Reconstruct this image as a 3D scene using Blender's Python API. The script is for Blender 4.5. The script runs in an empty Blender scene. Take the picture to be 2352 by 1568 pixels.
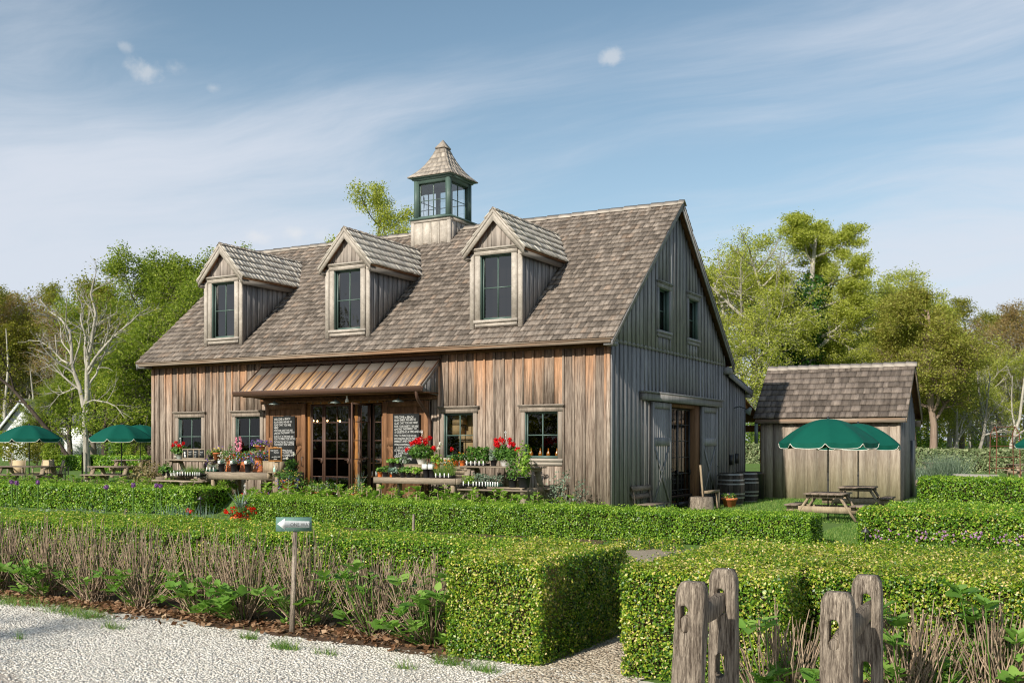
import bpy, math, random
import numpy as np
from mathutils import Vector, Matrix
R = math.radians
rng = np.random.default_rng(7)
random.seed(7)
scene = bpy.context.scene
COL = scene.collection

# ------------------------------------------------------------------ camera
F, HZ = 2346.0, 1018.0
YAW = math.atan2(1294, F)
FW = np.array([-math.sin(YAW), math.cos(YAW), 0.0]); RT = np.array([math.cos(YAW), math.sin(YAW), 0.0])
CAM = np.array([10.50, -24.31, 2.0])
cam = bpy.data.cameras.new("camera"); camo = bpy.data.objects.new("camera", cam); COL.objects.link(camo)
camo.location = CAM; camo.rotation_euler = (R(90), 0, YAW)
cam.sensor_width = 36; cam.lens = F / 2352 * 36; cam.shift_y = (HZ - 784) / 2352
cam.clip_start = 0.1; cam.clip_end = 2000
scene.camera = camo

# ------------------------------------------------------------------ sun, sky, exposure
SUN_DIR = Vector((-0.10, -1.0, 0.55)).normalized()          # towards the sun
sun = bpy.data.lights.new("sun", 'SUN'); suno = bpy.data.objects.new("sun", sun); COL.objects.link(suno)
sun.energy = 4.6; sun.angle = R(0.53); sun.color = (1.0, 0.925, 0.81)
suno.rotation_euler = SUN_DIR.to_track_quat('Z', 'Y').to_euler()
scene.view_settings.view_transform = 'Standard'; scene.view_settings.look = 'None'
scene.view_settings.exposure = 0.24
try: scene.cycles.filter_width = 1.15
except Exception: pass; scene.view_settings.gamma = 1

class G:
    """small helper for node trees"""
    def __init__(s, tree): s.t = tree; tree.nodes.clear()
    def n(s, typ, ins=None, **kw):
        nd = s.t.nodes.new(typ)
        for k, v in kw.items(): setattr(nd, k, v)
        for k, v in (ins or {}).items():
            sock = nd.inputs[k]
            if isinstance(v, bpy.types.NodeSocket): s.t.links.new(v, sock)
            else: sock.default_value = v
        return nd
    def math(s, op, a, b=0.0, clamp=False):
        return s.n('ShaderNodeMath', {0: a, 1: b}, operation=op, use_clamp=clamp).outputs[0]
    def ramp(s, fac, stops, interp='LINEAR'):
        nd = s.n('ShaderNodeValToRGB', {0: fac}); cr = nd.color_ramp; cr.interpolation = interp
        while len(cr.elements) < len(stops): cr.elements.new(0.5)
        for e, (p, c) in zip(cr.elements, stops):
            e.position = p; e.color = (c[0], c[1], c[2], 1) if not isinstance(c, (int, float)) else (c, c, c, 1)
        return nd.outputs[0]
    def mix(s, fac, a, b, blend='MIX'):
        nd = s.n('ShaderNodeMix', data_type='RGBA', blend_type=blend)
        for sock, v in ((nd.inputs[0], fac), (nd.inputs[6], a), (nd.inputs[7], b)):
            if isinstance(v, bpy.types.NodeSocket): s.t.links.new(v, sock)
            elif isinstance(v, (int, float)): sock.default_value = v
            else: sock.default_value = (v[0], v[1], v[2], 1)
        return nd.outputs[2]
    def noise(s, vec, scale=5, detail=3, rough=0.5, **k):
        ins = {'Scale': scale, 'Detail': detail, 'Roughness': rough}
        if vec is not None: ins['Vector'] = vec
        return s.n('ShaderNodeTexNoise', ins, **k).outputs[0]
    def mapping(s, vec, scale=(1, 1, 1), loc=(0, 0, 0), rot=(0, 0, 0)):
        return s.n('ShaderNodeMapping', {'Vector': vec, 'Scale': scale, 'Location': loc, 'Rotation': rot}).outputs[0]
    def obj(s): return s.n('ShaderNodeTexCoord').outputs['Object']
    def attr(s, name='rnd'): return s.n('ShaderNodeAttribute', attribute_name=name).outputs['Fac']

world = bpy.data.worlds.new("World"); scene.world = world; world.use_nodes = True
g = G(world.node_tree)
sky = g.n('ShaderNodeTexSky', sky_type='NISHITA'); sky.sun_disc = False
sky.sun_elevation = math.asin(SUN_DIR.z); sky.sun_rotation = math.atan2(SUN_DIR.x, SUN_DIR.y)
sky.air_density = 1.0; sky.dust_density = 0.6; sky.ozone_density = 1.0
tc = g.n('ShaderNodeTexCoord').outputs['Generated']
sep = g.n('ShaderNodeSeparateXYZ', {0: tc})
zc = g.math('MAXIMUM', sep.outputs[2], 0.04)
px = g.math('DIVIDE', sep.outputs[0], g.math('ADD', zc, 0.12)); py = g.math('DIVIDE', sep.outputs[1], g.math('ADD', zc, 0.12))
pv = g.n('ShaderNodeCombineXYZ', {0: px, 1: py, 2: 0.0}).outputs[0]
warp = g.n('ShaderNodeTexNoise', {'Vector': pv, 'Scale': 0.6, 'Detail': 3.0}).outputs[1]
pv2 = g.n('ShaderNodeVectorMath', {0: pv, 1: g.n('ShaderNodeVectorMath', {0: warp, 1: (1.1, 1.1, 0)}, operation='MULTIPLY').outputs[0]}, operation='ADD').outputs[0]
c1 = g.noise(g.mapping(pv2, (0.34, 1.25, 1), (3.1, 0.4, 0), (0, 0, R(-38))), 1.0, 9, 0.62)
c2 = g.noise(g.mapping(pv2, (0.18, 0.22, 1), (1.7, 5.0, 0)), 1.0, 3, 0.5)
# fewer clouds overhead, a veil to the right and low down
lateral = g.n('ShaderNodeVectorMath', {0: tc, 1: (0.876, 0.483, 0.0)}, operation='DOT_PRODUCT').outputs[1]
low = g.n('ShaderNodeMapRange', {0: sep.outputs[2], 1: 0.05, 2: 0.42, 3: 0.36, 4: -0.10}).outputs[0]
side = g.n('ShaderNodeMapRange', {0: g.math('ABSOLUTE', g.math('SUBTRACT', lateral, 0.05)), 1: 0.05, 2: 0.45, 3: -0.05, 4: 0.14}).outputs[0]
cl = g.math('ADD', g.math('ADD', g.math('MULTIPLY', c1, 0.9), g.math('MULTIPLY', c2, 0.35)), g.math('ADD', low, side))
cf = g.n('ShaderNodeMapRange', {0: cl, 1: 0.58, 2: 0.98, 3: 0.0, 4: 0.88}, interpolation_type='SMOOTHSTEP').outputs[0]
hz = g.n('ShaderNodeMapRange', {0: sep.outputs[2], 1: 0.0, 2: 0.5, 3: 0.42, 4: 0.0}, interpolation_type='SMOOTHSTEP').outputs[0]
# small fluffy cumulus puffs: centre direction, radius
puffs = None
def pdir(u, v): 
    d = FW + RT * (u - 1176) / F + np.array([0, 0, 1]) * (HZ - v) / F
    return d / np.linalg.norm(d)
fl = g.noise(tc, 45, 5, 0.6)
for (u, v, rx) in ((1402, 132, 28), (342, 160, 38), (288, 108, 16), (400, 158, 26), (490, 202, 16), (680, 535, 30), (735, 540, 26), (590, 545, 30)):
    d = pdir(u, v)
    dist = g.n('ShaderNodeVectorMath', {0: g.n('ShaderNodeVectorMath', {0: g.n('ShaderNodeVectorMath', {0: tc, 1: tuple(d)}, operation='SUBTRACT').outputs[0], 1: (1, 1, 1.5)}, operation='MULTIPLY').outputs[0]}, operation='LENGTH').outputs[1]
    k = g.n('ShaderNodeMapRange', {0: g.math('ADD', dist, g.math('MULTIPLY', g.math('SUBTRACT', fl, 0.5), rx / F * 2.6)), 1: 0.0, 2: rx / F * 1.1, 3: 0.42 if rx > 27 else 0.25, 4: 0.0}, interpolation_type='SMOOTHSTEP').outputs[0]
    puffs = k if puffs is None else g.math('MAXIMUM', puffs, k)
base = g.mix(hz, g.n('ShaderNodeMix', {6: sky.outputs[0], 7: (1.06, 1.15, 1.07, 1), 0: 1.0}, data_type='RGBA', blend_type='MULTIPLY').outputs[2], (5.2, 6.5, 8.3))
veil = g.mix(cf, base, (6.5, 6.9, 7.7))
veil = g.mix(puffs, veil, (7.8, 7.7, 7.6))
g.n('ShaderNodeOutputWorld', {0: g.n('ShaderNodeBackground', {0: veil, 1: 0.094}).outputs[0]})

# ------------------------------------------------------------------ mesh building
class MB:
    def __init__(s): s.V = []; s.L = []; s.T = []; s.Rn = []; s.M = []; s.n = 0
    def add(s, verts, faces, rnd=0.5, m=0):
        verts = np.asarray(verts, float).reshape(-1, 3)
        if isinstance(faces, np.ndarray):
            k, c = faces.shape
            s.L.append((faces + s.n).ravel()); s.T.append(np.full(k, c)); 
        else:
            k = len(faces)
            s.L.append(np.array([i + s.n for f in faces for i in f])); s.T.append(np.array([len(f) for f in faces]))
        s.V.append(verts); s.n += len(verts)
        s.Rn.append(np.broadcast_to(np.asarray(rnd, float), (k,)).copy()); s.M.append(np.full(k, m))
        return s
    def merge(s, o, mtx=None):
        V = np.concatenate(o.V); 
        if mtx is not None:
            A = np.array(mtx); V = V @ A[:3, :3].T + A[:3, 3]
        s.L.append(np.concatenate(o.L) + s.n); s.T.append(np.concatenate(o.T)); s.Rn.append(np.concatenate(o.Rn)); s.M.append(np.concatenate(o.M))
        s.V.append(V); s.n += len(V); return s
    def box(s, x0, x1, y0, y1, z0, z1, rnd=None, m=0):
        v = [(x0, y0, z0), (x1, y0, z0), (x1, y1, z0), (x0, y1, z0), (x0, y0, z1), (x1, y0, z1), (x1, y1, z1), (x0, y1, z1)]
        return s.add(v, BOXF, random.random() if rnd is None else rnd, m)
    def obox(s, c, size, mtx, rnd=None, m=0):
        h = np.array(size) / 2; v = BOXU * h; A = np.array(mtx)[:3, :3]
        return s.add(v @ A.T + np.array(c), BOXF, random.random() if rnd is None else rnd, m)
    def beam(s, p0, p1, w, h, rnd=None, m=0, up=(0, 0, 1)):
        p0 = Vector(p0); p1 = Vector(p1); z = (p1 - p0); L = z.length; z.normalize(); u = Vector(up)
        x = z.cross(u)
        if x.length < 1e-4: x = z.cross(Vector((0, 1, 0)))
        x.normalize(); y = x.cross(z)
        A = np.array([[x[i], y[i], z[i]] for i in range(3)])
        return s.obox((p0 + p1) / 2, (w, h, L), A, rnd, m)
    def prism(s, pts, ext, rnd=None, m=0):
        """pts: planar polygon in 3D, ext: extrusion vector"""
        P = np.array(pts, float); n = len(P); Q = P + np.array(ext)
        fs = [tuple(range(n))[::-1], tuple(range(n, 2 * n))] + [(i, (i + 1) % n, n + (i + 1) % n, n + i) for i in range(n)]
        return s.add(np.vstack([P, Q]), fs, random.random() if rnd is None else rnd, m)
    def tube(s, path, rad, n=6, rnd=0.5, m=0, caps=True):
        P = np.array(path, float); k = len(P); rad = np.broadcast_to(np.asarray(rad, float), (k,))
        T = np.gradient(P, axis=0); T /= (np.linalg.norm(T, axis=1, keepdims=True) + 1e-9)
        ref = np.array([0, 0, 1.0]) if abs(T[:, 2]).mean() < 0.9 else np.array([1.0, 0, 0])
        X = np.cross(T, ref); X /= (np.linalg.norm(X, axis=1, keepdims=True) + 1e-9); Y = np.cross(T, X)
        a = np.arange(n) * 2 * math.pi / n
        V = (P[:, None, :] + rad[:, None, None] * (np.cos(a)[None, :, None] * X[:, None, :] + np.sin(a)[None, :, None] * Y[:, None, :])).reshape(-1, 3)
        i = np.arange(k - 1)[:, None] * n; j = np.arange(n)[None, :]; jn = (j + 1) % n
        Fq = np.stack([i + j, i + n + j, i + n + jn, i + jn], -1).reshape(-1, 4)
        s.add(V, Fq, rnd, m)
        if caps and n > 3:
            s.add(V[:n], [tuple(range(n))], rnd, m); s.add(V[-n:], [tuple(range(n))[::-1]], rnd, m)
        return s
    def lathe(s, prof, n=20, c=(0, 0, 0), rnd=0.5, m=0, sx=1, sy=1):
        P = np.array(prof, float); k = len(P); a = np.arange(n) * 2 * math.pi / n
        V = np.stack([P[:, 0:1] * np.cos(a) * sx + c[0], P[:, 0:1] * np.sin(a) * sy + c[1], np.repeat(P[:, 1:2], n, 1) + c[2]], -1).reshape(-1, 3)
        i = np.arange(k - 1)[:, None] * n; j = np.arange(n)[None, :]; jn = (j + 1) % n
        Fq = np.stack([i + j, i + jn, i + n + jn, i + n + j], -1).reshape(-1, 4)
        return s.add(V, Fq, rnd, m)
    def leaves(s, P, N, size, aspect=0.55, rnd=None, m=0, fold=False, along=None):
        """rhombus leaves at P with normals N"""
        k = len(P)
        if k == 0: return s
        P = np.asarray(P, float); N = np.asarray(N, float); N = N / (np.linalg.norm(N, axis=1, keepdims=True) + 1e-9)
        t = rng.normal(size=(k, 3)) if along is None else np.asarray(along, float)
        A = t - N * (t * N).sum(1, keepdims=True); A /= (np.linalg.norm(A, axis=1, keepdims=True) + 1e-9); B = np.cross(N, A)
        Sz = np.broadcast_to(np.asarray(size, float), (k,))[:, None]
        rnd = rng.random(k) if rnd is None else rnd
        if not fold:
            V = np.stack([P - A * Sz * .5, P + B * Sz * aspect * .5, P + A * Sz * .5, P - B * Sz * aspect * .5], 1).reshape(-1, 3)
            return s.add(V, np.arange(4 * k).reshape(k, 4), rnd, m)
        # six point leaf folded on its midrib, tip bent down
        W = Sz * aspect * .5
        v0 = P; v1 = P + A * Sz * .30 + B * W + N * Sz * .05; v2 = P + A * Sz * .68 + B * W * .72 + N * Sz * .03; v3 = P + A * Sz - N * Sz * .10
        v4 = P + A * Sz * .68 - B * W * .72 + N * Sz * .03; v5 = P + A * Sz * .30 - B * W + N * Sz * .05; mid = P + A * Sz * .45 - N * Sz * .03
        V = np.stack([v0, v1, v2, v3, v4, v5, mid], 1).reshape(-1, 3); b = (np.arange(k) * 7)[:, None]
        q = np.concatenate([b + np.array([[0, 6, 2, 1]]), b + np.array([[0, 5, 4, 6]])]); tr = np.concatenate([b + np.array([[6, 3, 2]]), b + np.array([[6, 4, 3]])])
        s.add(V, q, np.concatenate([rnd, rnd]), m)
        s.L.append((tr + s.n - len(V)).ravel()); s.T.append(np.full(len(tr), 3)); s.Rn.append(np.concatenate([rnd, rnd])); s.M.append(np.full(len(tr), m)); s.V.append(np.zeros((0, 3)))
        return s
    def mesh(s, name, mats, smooth=False):
        me = bpy.data.meshes.new(name)
        V = np.concatenate(s.V); L = np.concatenate(s.L).astype(np.int32); T = np.concatenate(s.T).astype(np.int32)
        me.vertices.add(len(V)); me.vertices.foreach_set('co', V.astype(np.float32).ravel())
        me.loops.add(len(L)); me.loops.foreach_set('vertex_index', L)
        me.polygons.add(len(T)); me.polygons.foreach_set('loop_start', (np.cumsum(T) - T).astype(np.int32)); me.polygons.foreach_set('loop_total', T)
        me.polygons.foreach_set('material_index', np.concatenate(s.M).astype(np.int32))
        if smooth: me.polygons.foreach_set('use_smooth', np.ones(len(T), bool))
        me.update(calc_edges=True)
        a = me.attributes.new('rnd', 'FLOAT', 'FACE'); a.data.foreach_set('value', np.concatenate(s.Rn).astype(np.float32))
        for mt in (mats if isinstance(mats, (list, tuple)) else [mats]): me.materials.append(mt)
        return me
BOXU = np.array([(-1, -1, -1), (1, -1, -1), (1, 1, -1), (-1, 1, -1), (-1, -1, 1), (1, -1, 1), (1, 1, 1), (-1, 1, 1)], float)
BOXF = np.array([(0, 3, 2, 1), (4, 5, 6, 7), (0, 1, 5, 4), (1, 2, 6, 5), (2, 3, 7, 6), (3, 0, 4, 7)])

def clusternoise(P, f, seed):
    r = np.random.default_rng(seed); s_ = 0
    for i in range(6):
        k_ = r.normal(size=3) * f; s_ = s_ + np.sin(P @ k_ + r.random() * 6.28)
    return s_ / 6
def tag(o, label=None, cat=None, group=None, kind=None, category=None):
    cat = cat or category
    if label: o['label'] = label
    if cat: o['category'] = cat
    if group: o['group'] = group
    if kind: o['kind'] = kind
    return o
def obj(name, mb, mats, parent=None, loc=(0, 0, 0), smooth=False, **t):
    o = bpy.data.objects.new(name, mb.mesh(name, mats, smooth) if isinstance(mb, MB) else mb); COL.objects.link(o)
    o.location = loc
    if parent: o.parent = parent
    return tag(o, **t)
def thing(name, label, cat, loc=(0, 0, 0), rz=0, group=None):
    o = bpy.data.objects.new(name, None); COL.objects.link(o); o.location = loc; o.rotation_euler = (0, 0, rz)
    o.empty_display_size = 0.2
    return tag(o, label, cat, group)
def kids(o): return [c for c in COL.objects if c.parent == o]
def dup(root, loc, rz=0, label=None, scale=1.0, group=None):
    def cp(o, par):
        c = o.copy(); COL.objects.link(c); c.parent = par
        for ch in CH.get(o.name, []): cp(ch, c)
        return c
    CH = {}
    def walk(o):
        CH[o.name] = list(o.children)
        for ch in o.children: walk(ch)
    walk(root)
    r = cp(root, None); r.location = loc; r.rotation_euler = (0, 0, rz); r.scale = (scale, scale, scale) if isinstance(scale, (int, float)) else scale
    if label: r['label'] = label
    if group: r['group'] = group
    return r

def ray(u, v): return FW + RT * (u - 1176) / F + np.array([0, 0, 1.0]) * (HZ - v) / F
def atz(u, v, z=0): r = ray(u, v); return CAM + r * ((z - CAM[2]) / r[2])
def aty(u, v, y): r = ray(u, v); return CAM + r * ((y - CAM[1]) / r[1])
def sst(x): x = np.clip(x, 0, 1); return x * x * (3 - 2 * x)
def gz(x, y):
    x = np.asarray(x, float); y = np.asarray(y, float)
    d = (x - CAM[0]) * FW[0] + (y - CAM[1]) * FW[1]
    far = 0.02 * np.maximum(0, d - 38) * sst((d - 38) / 8); far = np.minimum(far, 2.0)
    inb = sst((-0.25 - x) / 0.5) * sst((y + 2.9) / 0.9)
    return far + 0.4 * inb
def atd(u, d):
    p = CAM + ray(u, HZ) * d; return np.array([p[0], p[1], float(gz(p[0], p[1]))])

# ------------------------------------------------------------------ materials
def newmat(name):
    m = bpy.data.materials.new(name); m.use_nodes = True; return m, G(m.node_tree)
def bsdf(g, col, rough=0.8, spec=0.3, bump=None, bs=0.3, bd=0.01, **kw):
    ins = {'Base Color': col if isinstance(col, bpy.types.NodeSocket) else (*col, 1), 'Roughness': rough, 'Specular IOR Level': spec}
    ins.update(kw)
    if bump is not None: ins['Normal'] = g.n('ShaderNodeBump', {'Height': bump, 'Strength': bs, 'Distance': bd}).outputs[0]
    b = g.n('ShaderNodeBsdfPrincipled', ins); g.n('ShaderNodeOutputMaterial', {0: b.outputs[0]}); return b
def plain(name, col, rough=0.6, spec=0.4, var=0.12, scale=12, metal=0.0):
    m, g = newmat(name)
    nz = g.noise(g.obj(), scale, 4, 0.6)
    c = g.mix(nz, [x * (1 - var) for x in col], [min(1, x * (1 + var)) for x in col])
    bsdf(g, c, rough, spec, nz, 0.15, 0.004, Metallic=metal); return m
def wood(name, dark, light, scale, var=0.45, warm=None, warmfn=None, rough=0.85, moss=None, bump=0.5, contrast=1.0):
    """weathered timber; scale = noise scale per axis (small along the grain)"""
    m, g = newmat(name); o = g.obj(); r = g.attr()
    off = g.n('ShaderNodeCombineXYZ', {0: g.math('MULTIPLY', r, 37), 1: g.math('MULTIPLY', r, 91), 2: g.math('MULTIPLY', r, 53)}).outputs[0]
    v = g.n('ShaderNodeVectorMath', {0: o, 1: off}, operation='ADD').outputs[0]
    gr = g.noise(g.mapping(v, scale), 1.0, 6, 0.62)
    fine = g.noise(g.mapping(v, tuple(x * 3.1 for x in scale)), 1.0, 3, 0.6)
    big = g.noise(g.mapping(v, tuple(x * 0.22 for x in scale)), 1.0, 3, 0.5)
    f = g.math('ADD', g.math('MULTIPLY', gr, 0.6), g.math('MULTIPLY', fine, 0.4))
    f = g.n('ShaderNodeMapRange', {0: f, 1: 0.5 - 0.17 / contrast, 2: 0.5 + 0.17 / contrast}).outputs[0]
    c = g.mix(f, dark, light)
    c = g.mix(g.n('ShaderNodeMapRange', {0: big, 1: 0.35, 2: 0.7, 3: 0.0, 4: 0.5}).outputs[0], c, [x * 0.62 for x in dark])
    if warm is not None:
        w = warmfn(g, o, r, gr, big); c = g.mix(w, c, g.mix(f, [x * 0.62 for x in warm], warm))
    if moss is not None: c = g.mix(moss(g, o, big), c, (0.13, 0.13, 0.05))
    k = g.n('ShaderNodeMapRange', {0: r, 3: 1 - var, 4: 1 + var * 0.75}).outputs[0]
    c = g.mix(1.0, c, g.n('ShaderNodeCombineColor', {0: k, 1: k, 2: k}).outputs[0], 'MULTIPLY')
    bsdf(g, c, rough, 0.15, f, bump, 0.006); return m
def leafmat(name, stops, trans=0.35, rough=0.5, spec=0.35, patch=None):
    m, g = newmat(name); r = g.attr()
    c = g.ramp(r, stops)
    if patch:
        nz = g.noise(g.obj(), patch[0], 3, 0.6)
        c = g.mix(g.n('ShaderNodeMapRange', {0: nz, 1: 0.52, 2: 0.68, 3: 0, 4: patch[2]}).outputs[0], c, patch[1])
    p = g.n('ShaderNodeBsdfPrincipled', {'Base Color': c, 'Roughness': rough, 'Specular IOR Level': spec})
    t = g.n('ShaderNodeBsdfTranslucent', {0: g.mix(1.0, c, (1.25, 1.3, 0.7), 'MULTIPLY')})
    mx = g.n('ShaderNodeMixShader', {0: trans, 1: p.outputs[0], 2: t.outputs[0]})
    g.n('ShaderNodeOutputMaterial', {0: mx.outputs[0]}); return m
def glassmat(name, tint=(0.8, 0.85, 0.85), refl=0.10):
    m, g = newmat(name)
    fr = g.n('ShaderNodeFresnel', {0: 1.5}).outputs[0]
    wav = g.noise(g.obj(), 2.5, 2, 0.5)
    bp = g.n('ShaderNodeBump', {'Height': wav, 'Strength': 0.25, 'Distance': 0.02}).outputs[0]
    gl = g.n('ShaderNodeBsdfGlossy', {0: (1, 1, 1, 1), 'Roughness': 0.02, 'Normal': bp})
    tr = g.n('ShaderNodeBsdfTransparent', {0: (*tint, 1)})
    mx = g.n('ShaderNodeMixShader', {0: g.math('ADD', fr, refl), 1: tr.outputs[0], 2: gl.outputs[0]})
    g.n('ShaderNodeOutputMaterial', {0: mx.outputs[0]}); return m

def warm_front(g, o, r, gr, big):
    z = g.n('ShaderNodeSeparateXYZ', {0: o}).outputs[2]; x = g.n('ShaderNodeSeparateXYZ', {0: o}).outputs[0]
    wob = g.math('ADD', g.math('MULTIPLY', g.math('SUBTRACT', r, 0.5), 2.0), g.math('MULTIPLY', g.math('SUBTRACT', gr, 0.5), 2.6))
    t = g.n('ShaderNodeMapRange', {0: g.math('ADD', z, wob), 1: 3.0, 2: 5.3, 3: 0.04, 4: 0.80}, interpolation_type='SMOOTHSTEP').outputs[0]
    return t
def warm_low(amount):
    return lambda g, o, r, gr, big: g.n('ShaderNodeMapRange', {0: big, 1: 0.4, 2: 0.65, 3: 0.0, 4: amount}).outputs[0]
def moss_low(top, amt):
    def f(g, o, big):
        z = g.n('ShaderNodeSeparateXYZ', {0: o}).outputs[2]
        a = g.n('ShaderNodeMapRange', {0: g.math('ADD', z, g.math('MULTIPLY', big, -2.2)), 1: -1.2, 2: top - 1.2, 3: amt, 4: 0.0}).outputs[0]
        return a
    return f
M = {}
M['front'] = wood('weathered_cedar_front', (0.15, 0.112, 0.088), (0.55, 0.46, 0.375), (20, 20, 1.1), 0.34, (0.46, 0.235, 0.115), warm_front, contrast=1.7)
M['gable'] = wood('weathered_cedar_gable', (0.20, 0.195, 0.20), (0.45, 0.435, 0.43), (26, 26, 1.6), 0.22, moss=moss_low(2.4, 0.3), contrast=1.2)
M['dormer'] = wood('weathered_cedar_dormer', (0.27, 0.23, 0.20), (0.47, 0.42, 0.37), (26, 26, 1.8), 0.18)
M['trimx'] = wood('trim_along_x', (0.22, 0.17, 0.13), (0.46, 0.38, 0.30), (1.6, 26, 26), 0.15, (0.42, 0.22, 0.11), warm_low(0.6))
M['trimz'] = wood('trim_upright', (0.22, 0.18, 0.145), (0.46, 0.39, 0.32), (26, 26, 1.6), 0.15)
M['trimd'] = wood('trim_dormer', (0.36, 0.32, 0.27), (0.62, 0.56, 0.49), (9, 9, 9), 0.1)
M['trimy'] = wood('trim_along_y', (0.17, 0.15, 0.13), (0.33, 0.30, 0.27), (26, 1.6, 26), 0.15)
M['soffit'] = wood('soffit_wood', (0.12, 0.06, 0.03), (0.26, 0.14, 0.07), (8, 8, 8), 0.2)
M['shingle'] = wood('roof_shingle', (0.135, 0.11, 0.09), (0.37, 0.315, 0.265), (34, 3, 3), 0.42, (0.42, 0.24, 0.13), lambda g, o, r, gr, big: g.n('ShaderNodeMapRange', {0: g.math('FRACT', g.math('MULTIPLY', r, 7.3)), 1: 0.8, 2: 1.0, 3: 0.0, 4: 0.18}).outputs[0], bump=0.8)
M['shingle_d'] = wood('dormer_shingle', (0.50, 0.45, 0.38), (0.86, 0.80, 0.70), (3, 34, 3), 0.12, bump=0.8)  # paler than the main roof: grazing sun sheen put into the colour
M['shingle_shed'] = wood('shed_shingle', (0.13, 0.105, 0.09), (0.29, 0.24, 0.20), (34, 3, 3), 0.38, bump=0.8)
M['shingle_c'] = wood('cupola_shingle', (0.28, 0.24, 0.20), (0.58, 0.51, 0.43), (9, 9, 9), 0.22, bump=0.8)
M['cap'] = wood('ridge_cap', (0.34, 0.29, 0.24), (0.60, 0.54, 0.46), (3, 30, 30), 0.15)
M['shed'] = wood('shed_boards', (0.23, 0.18, 0.14), (0.50, 0.43, 0.35), (14, 14, 1.4), 0.2, (0.50, 0.44, 0.25), lambda g, o, r, gr, big: g.n('ShaderNodeMapRange', {0: g.n('ShaderNodeSeparateXYZ', {0: o}).outputs[2], 1: 0.1, 2: 1.6, 3: 0.55, 4: 0.0}).outputs[0])
M['door'] = wood('door_brown', (0.14, 0.07, 0.035), (0.34, 0.18, 0.095), (26, 26, 1.8), 0.2)
M['orange'] = wood('door_casing_fresh', (0.28, 0.12, 0.035), (0.50, 0.24, 0.08), (20, 20, 2), 0.15)
M['table'] = wood('table_grey_wood', (0.24, 0.19, 0.14), (0.48, 0.40, 0.30), (4, 30, 30), 0.2)
M['tabley'] = wood('table_wood_legs', (0.24, 0.18, 0.12), (0.52, 0.42, 0.29), (16, 16, 3), 0.2)
M['tabledark'] = wood('table_dark_wood', (0.15, 0.115, 0.09), (0.36, 0.29, 0.23), (6, 26, 26), 0.25)
M['oldpost'] = wood('old_split_rail', (0.085, 0.065, 0.05), (0.54, 0.455, 0.36), (70, 70, 5), 0.1, bump=1.0, contrast=1.6)
M['green'] = plain('green_frame_paint', (0.085, 0.135, 0.115), 0.45, 0.5, 0.1)
M['glass'] = glassmat('window_glass', (0.66, 0.70, 0.70), 0.0)
M['glass_d'] = glassmat('dormer_glass', (0.45, 0.47, 0.48), 0.06)
M['glass_c'] = glassmat('cupola_glass', (0.86, 0.9, 0.9), 0.08)
M['inside'] = plain('dark_interior', (0.022, 0.016, 0.012), 0.9, 0.1)  # near-black: the shade of unlit rooms is put into this colour
M['steel'] = plain('brown_steel', (0.10, 0.055, 0.038), 0.5, 0.4)
M['black'] = plain('black_plastic', (0.016, 0.016, 0.018), 0.45, 0.4)
M['darkmetal'] = plain('dark_metal', (0.05, 0.05, 0.05), 0.45, 0.5, metal=0.5)
M['enamel'] = plain('green_grey_enamel', (0.16, 0.20, 0.19), 0.35, 0.5)
M['terra'] = plain('terracotta', (0.52, 0.17, 0.07), 0.85, 0.15, 0.15)
M['orangepot'] = plain('orange_plastic', (0.62, 0.15, 0.03), 0.5, 0.4)
M['white'] = plain('white_plastic', (0.78, 0.78, 0.76), 0.5, 0.4, 0.05)
M['greypot'] = plain('grey_green_plastic', (0.42, 0.47, 0.45), 0.5, 0.4, 0.05)
M['greenpot'] = plain('green_plastic', (0.03, 0.09, 0.06), 0.5, 0.4, 0.05)
M['whitepaint'] = plain('white_siding_paint', (0.74, 0.76, 0.78), 0.7, 0.3, 0.04, 2)
M['slate'] = plain('grey_asphalt_roof', (0.10, 0.10, 0.11), 0.9, 0.2, 0.2, 8)
M['chalk'] = plain('chalkboard_black', (0.022, 0.024, 0.024), 0.8, 0.2, 0.35, 3)
M['chalkink'] = plain('chalk_white', (0.62, 0.62, 0.60), 0.9, 0.1, 0.05)
M['umb'] = plain('umbrella_green_canvas', (0.002, 0.088, 0.060), 0.75, 0.2, 0.12, 3)
M['trimw'] = plain('white_piping', (0.8, 0.78, 0.7), 0.7, 0.2, 0.03)
M['sling'] = plain('tan_sling', (0.55, 0.43, 0.27), 0.8, 0.2, 0.06)
M['chairw'] = plain('chair_teak', (0.30, 0.25, 0.18), 0.7, 0.2, 0.2)
M['rust'] = plain('rusty_iron', (0.16, 0.06, 0.035), 0.8, 0.3, 0.4, 20)
M['signgreen'] = plain('sign_green', (0.12, 0.225, 0.19), 0.5, 0.4, 0.05)
M['signwhite'] = plain('sign_white', (0.90, 0.91, 0.90), 0.5, 0.4, 0.02)
M['ink'] = plain('sign_letter_ink', (0.03, 0.035, 0.035), 0.6, 0.3, 0.02)
M['stone'] = plain('stone_grey', (0.30, 0.28, 0.25), 0.9, 0.2, 0.3, 9)
M['barrel'] = wood('barrel_stave', (0.035, 0.03, 0.026), (0.13, 0.11, 0.095), (20, 20, 2), 0.3)
M['hoop'] = plain('barrel_hoop', (0.30, 0.30, 0.29), 0.55, 0.5, 0.25, 8, 0.6)
M['cardboard'] = plain('kraft_cardboard', (0.50, 0.33, 0.17), 0.85, 0.15, 0.08, 5)
M['amber'] = plain('amber_bottle', (0.55, 0.19, 0.03), 0.15, 0.6, 0.1)
M['gel'] = plain('clear_gel_bottle', (0.35, 0.62, 0.50), 0.15, 0.6, 0.1)
M['bark'] = wood('bark_grey', (0.10, 0.085, 0.065), (0.30, 0.26, 0.21), (5, 5, 1.6), 0.25, bump=1.0)
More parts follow.
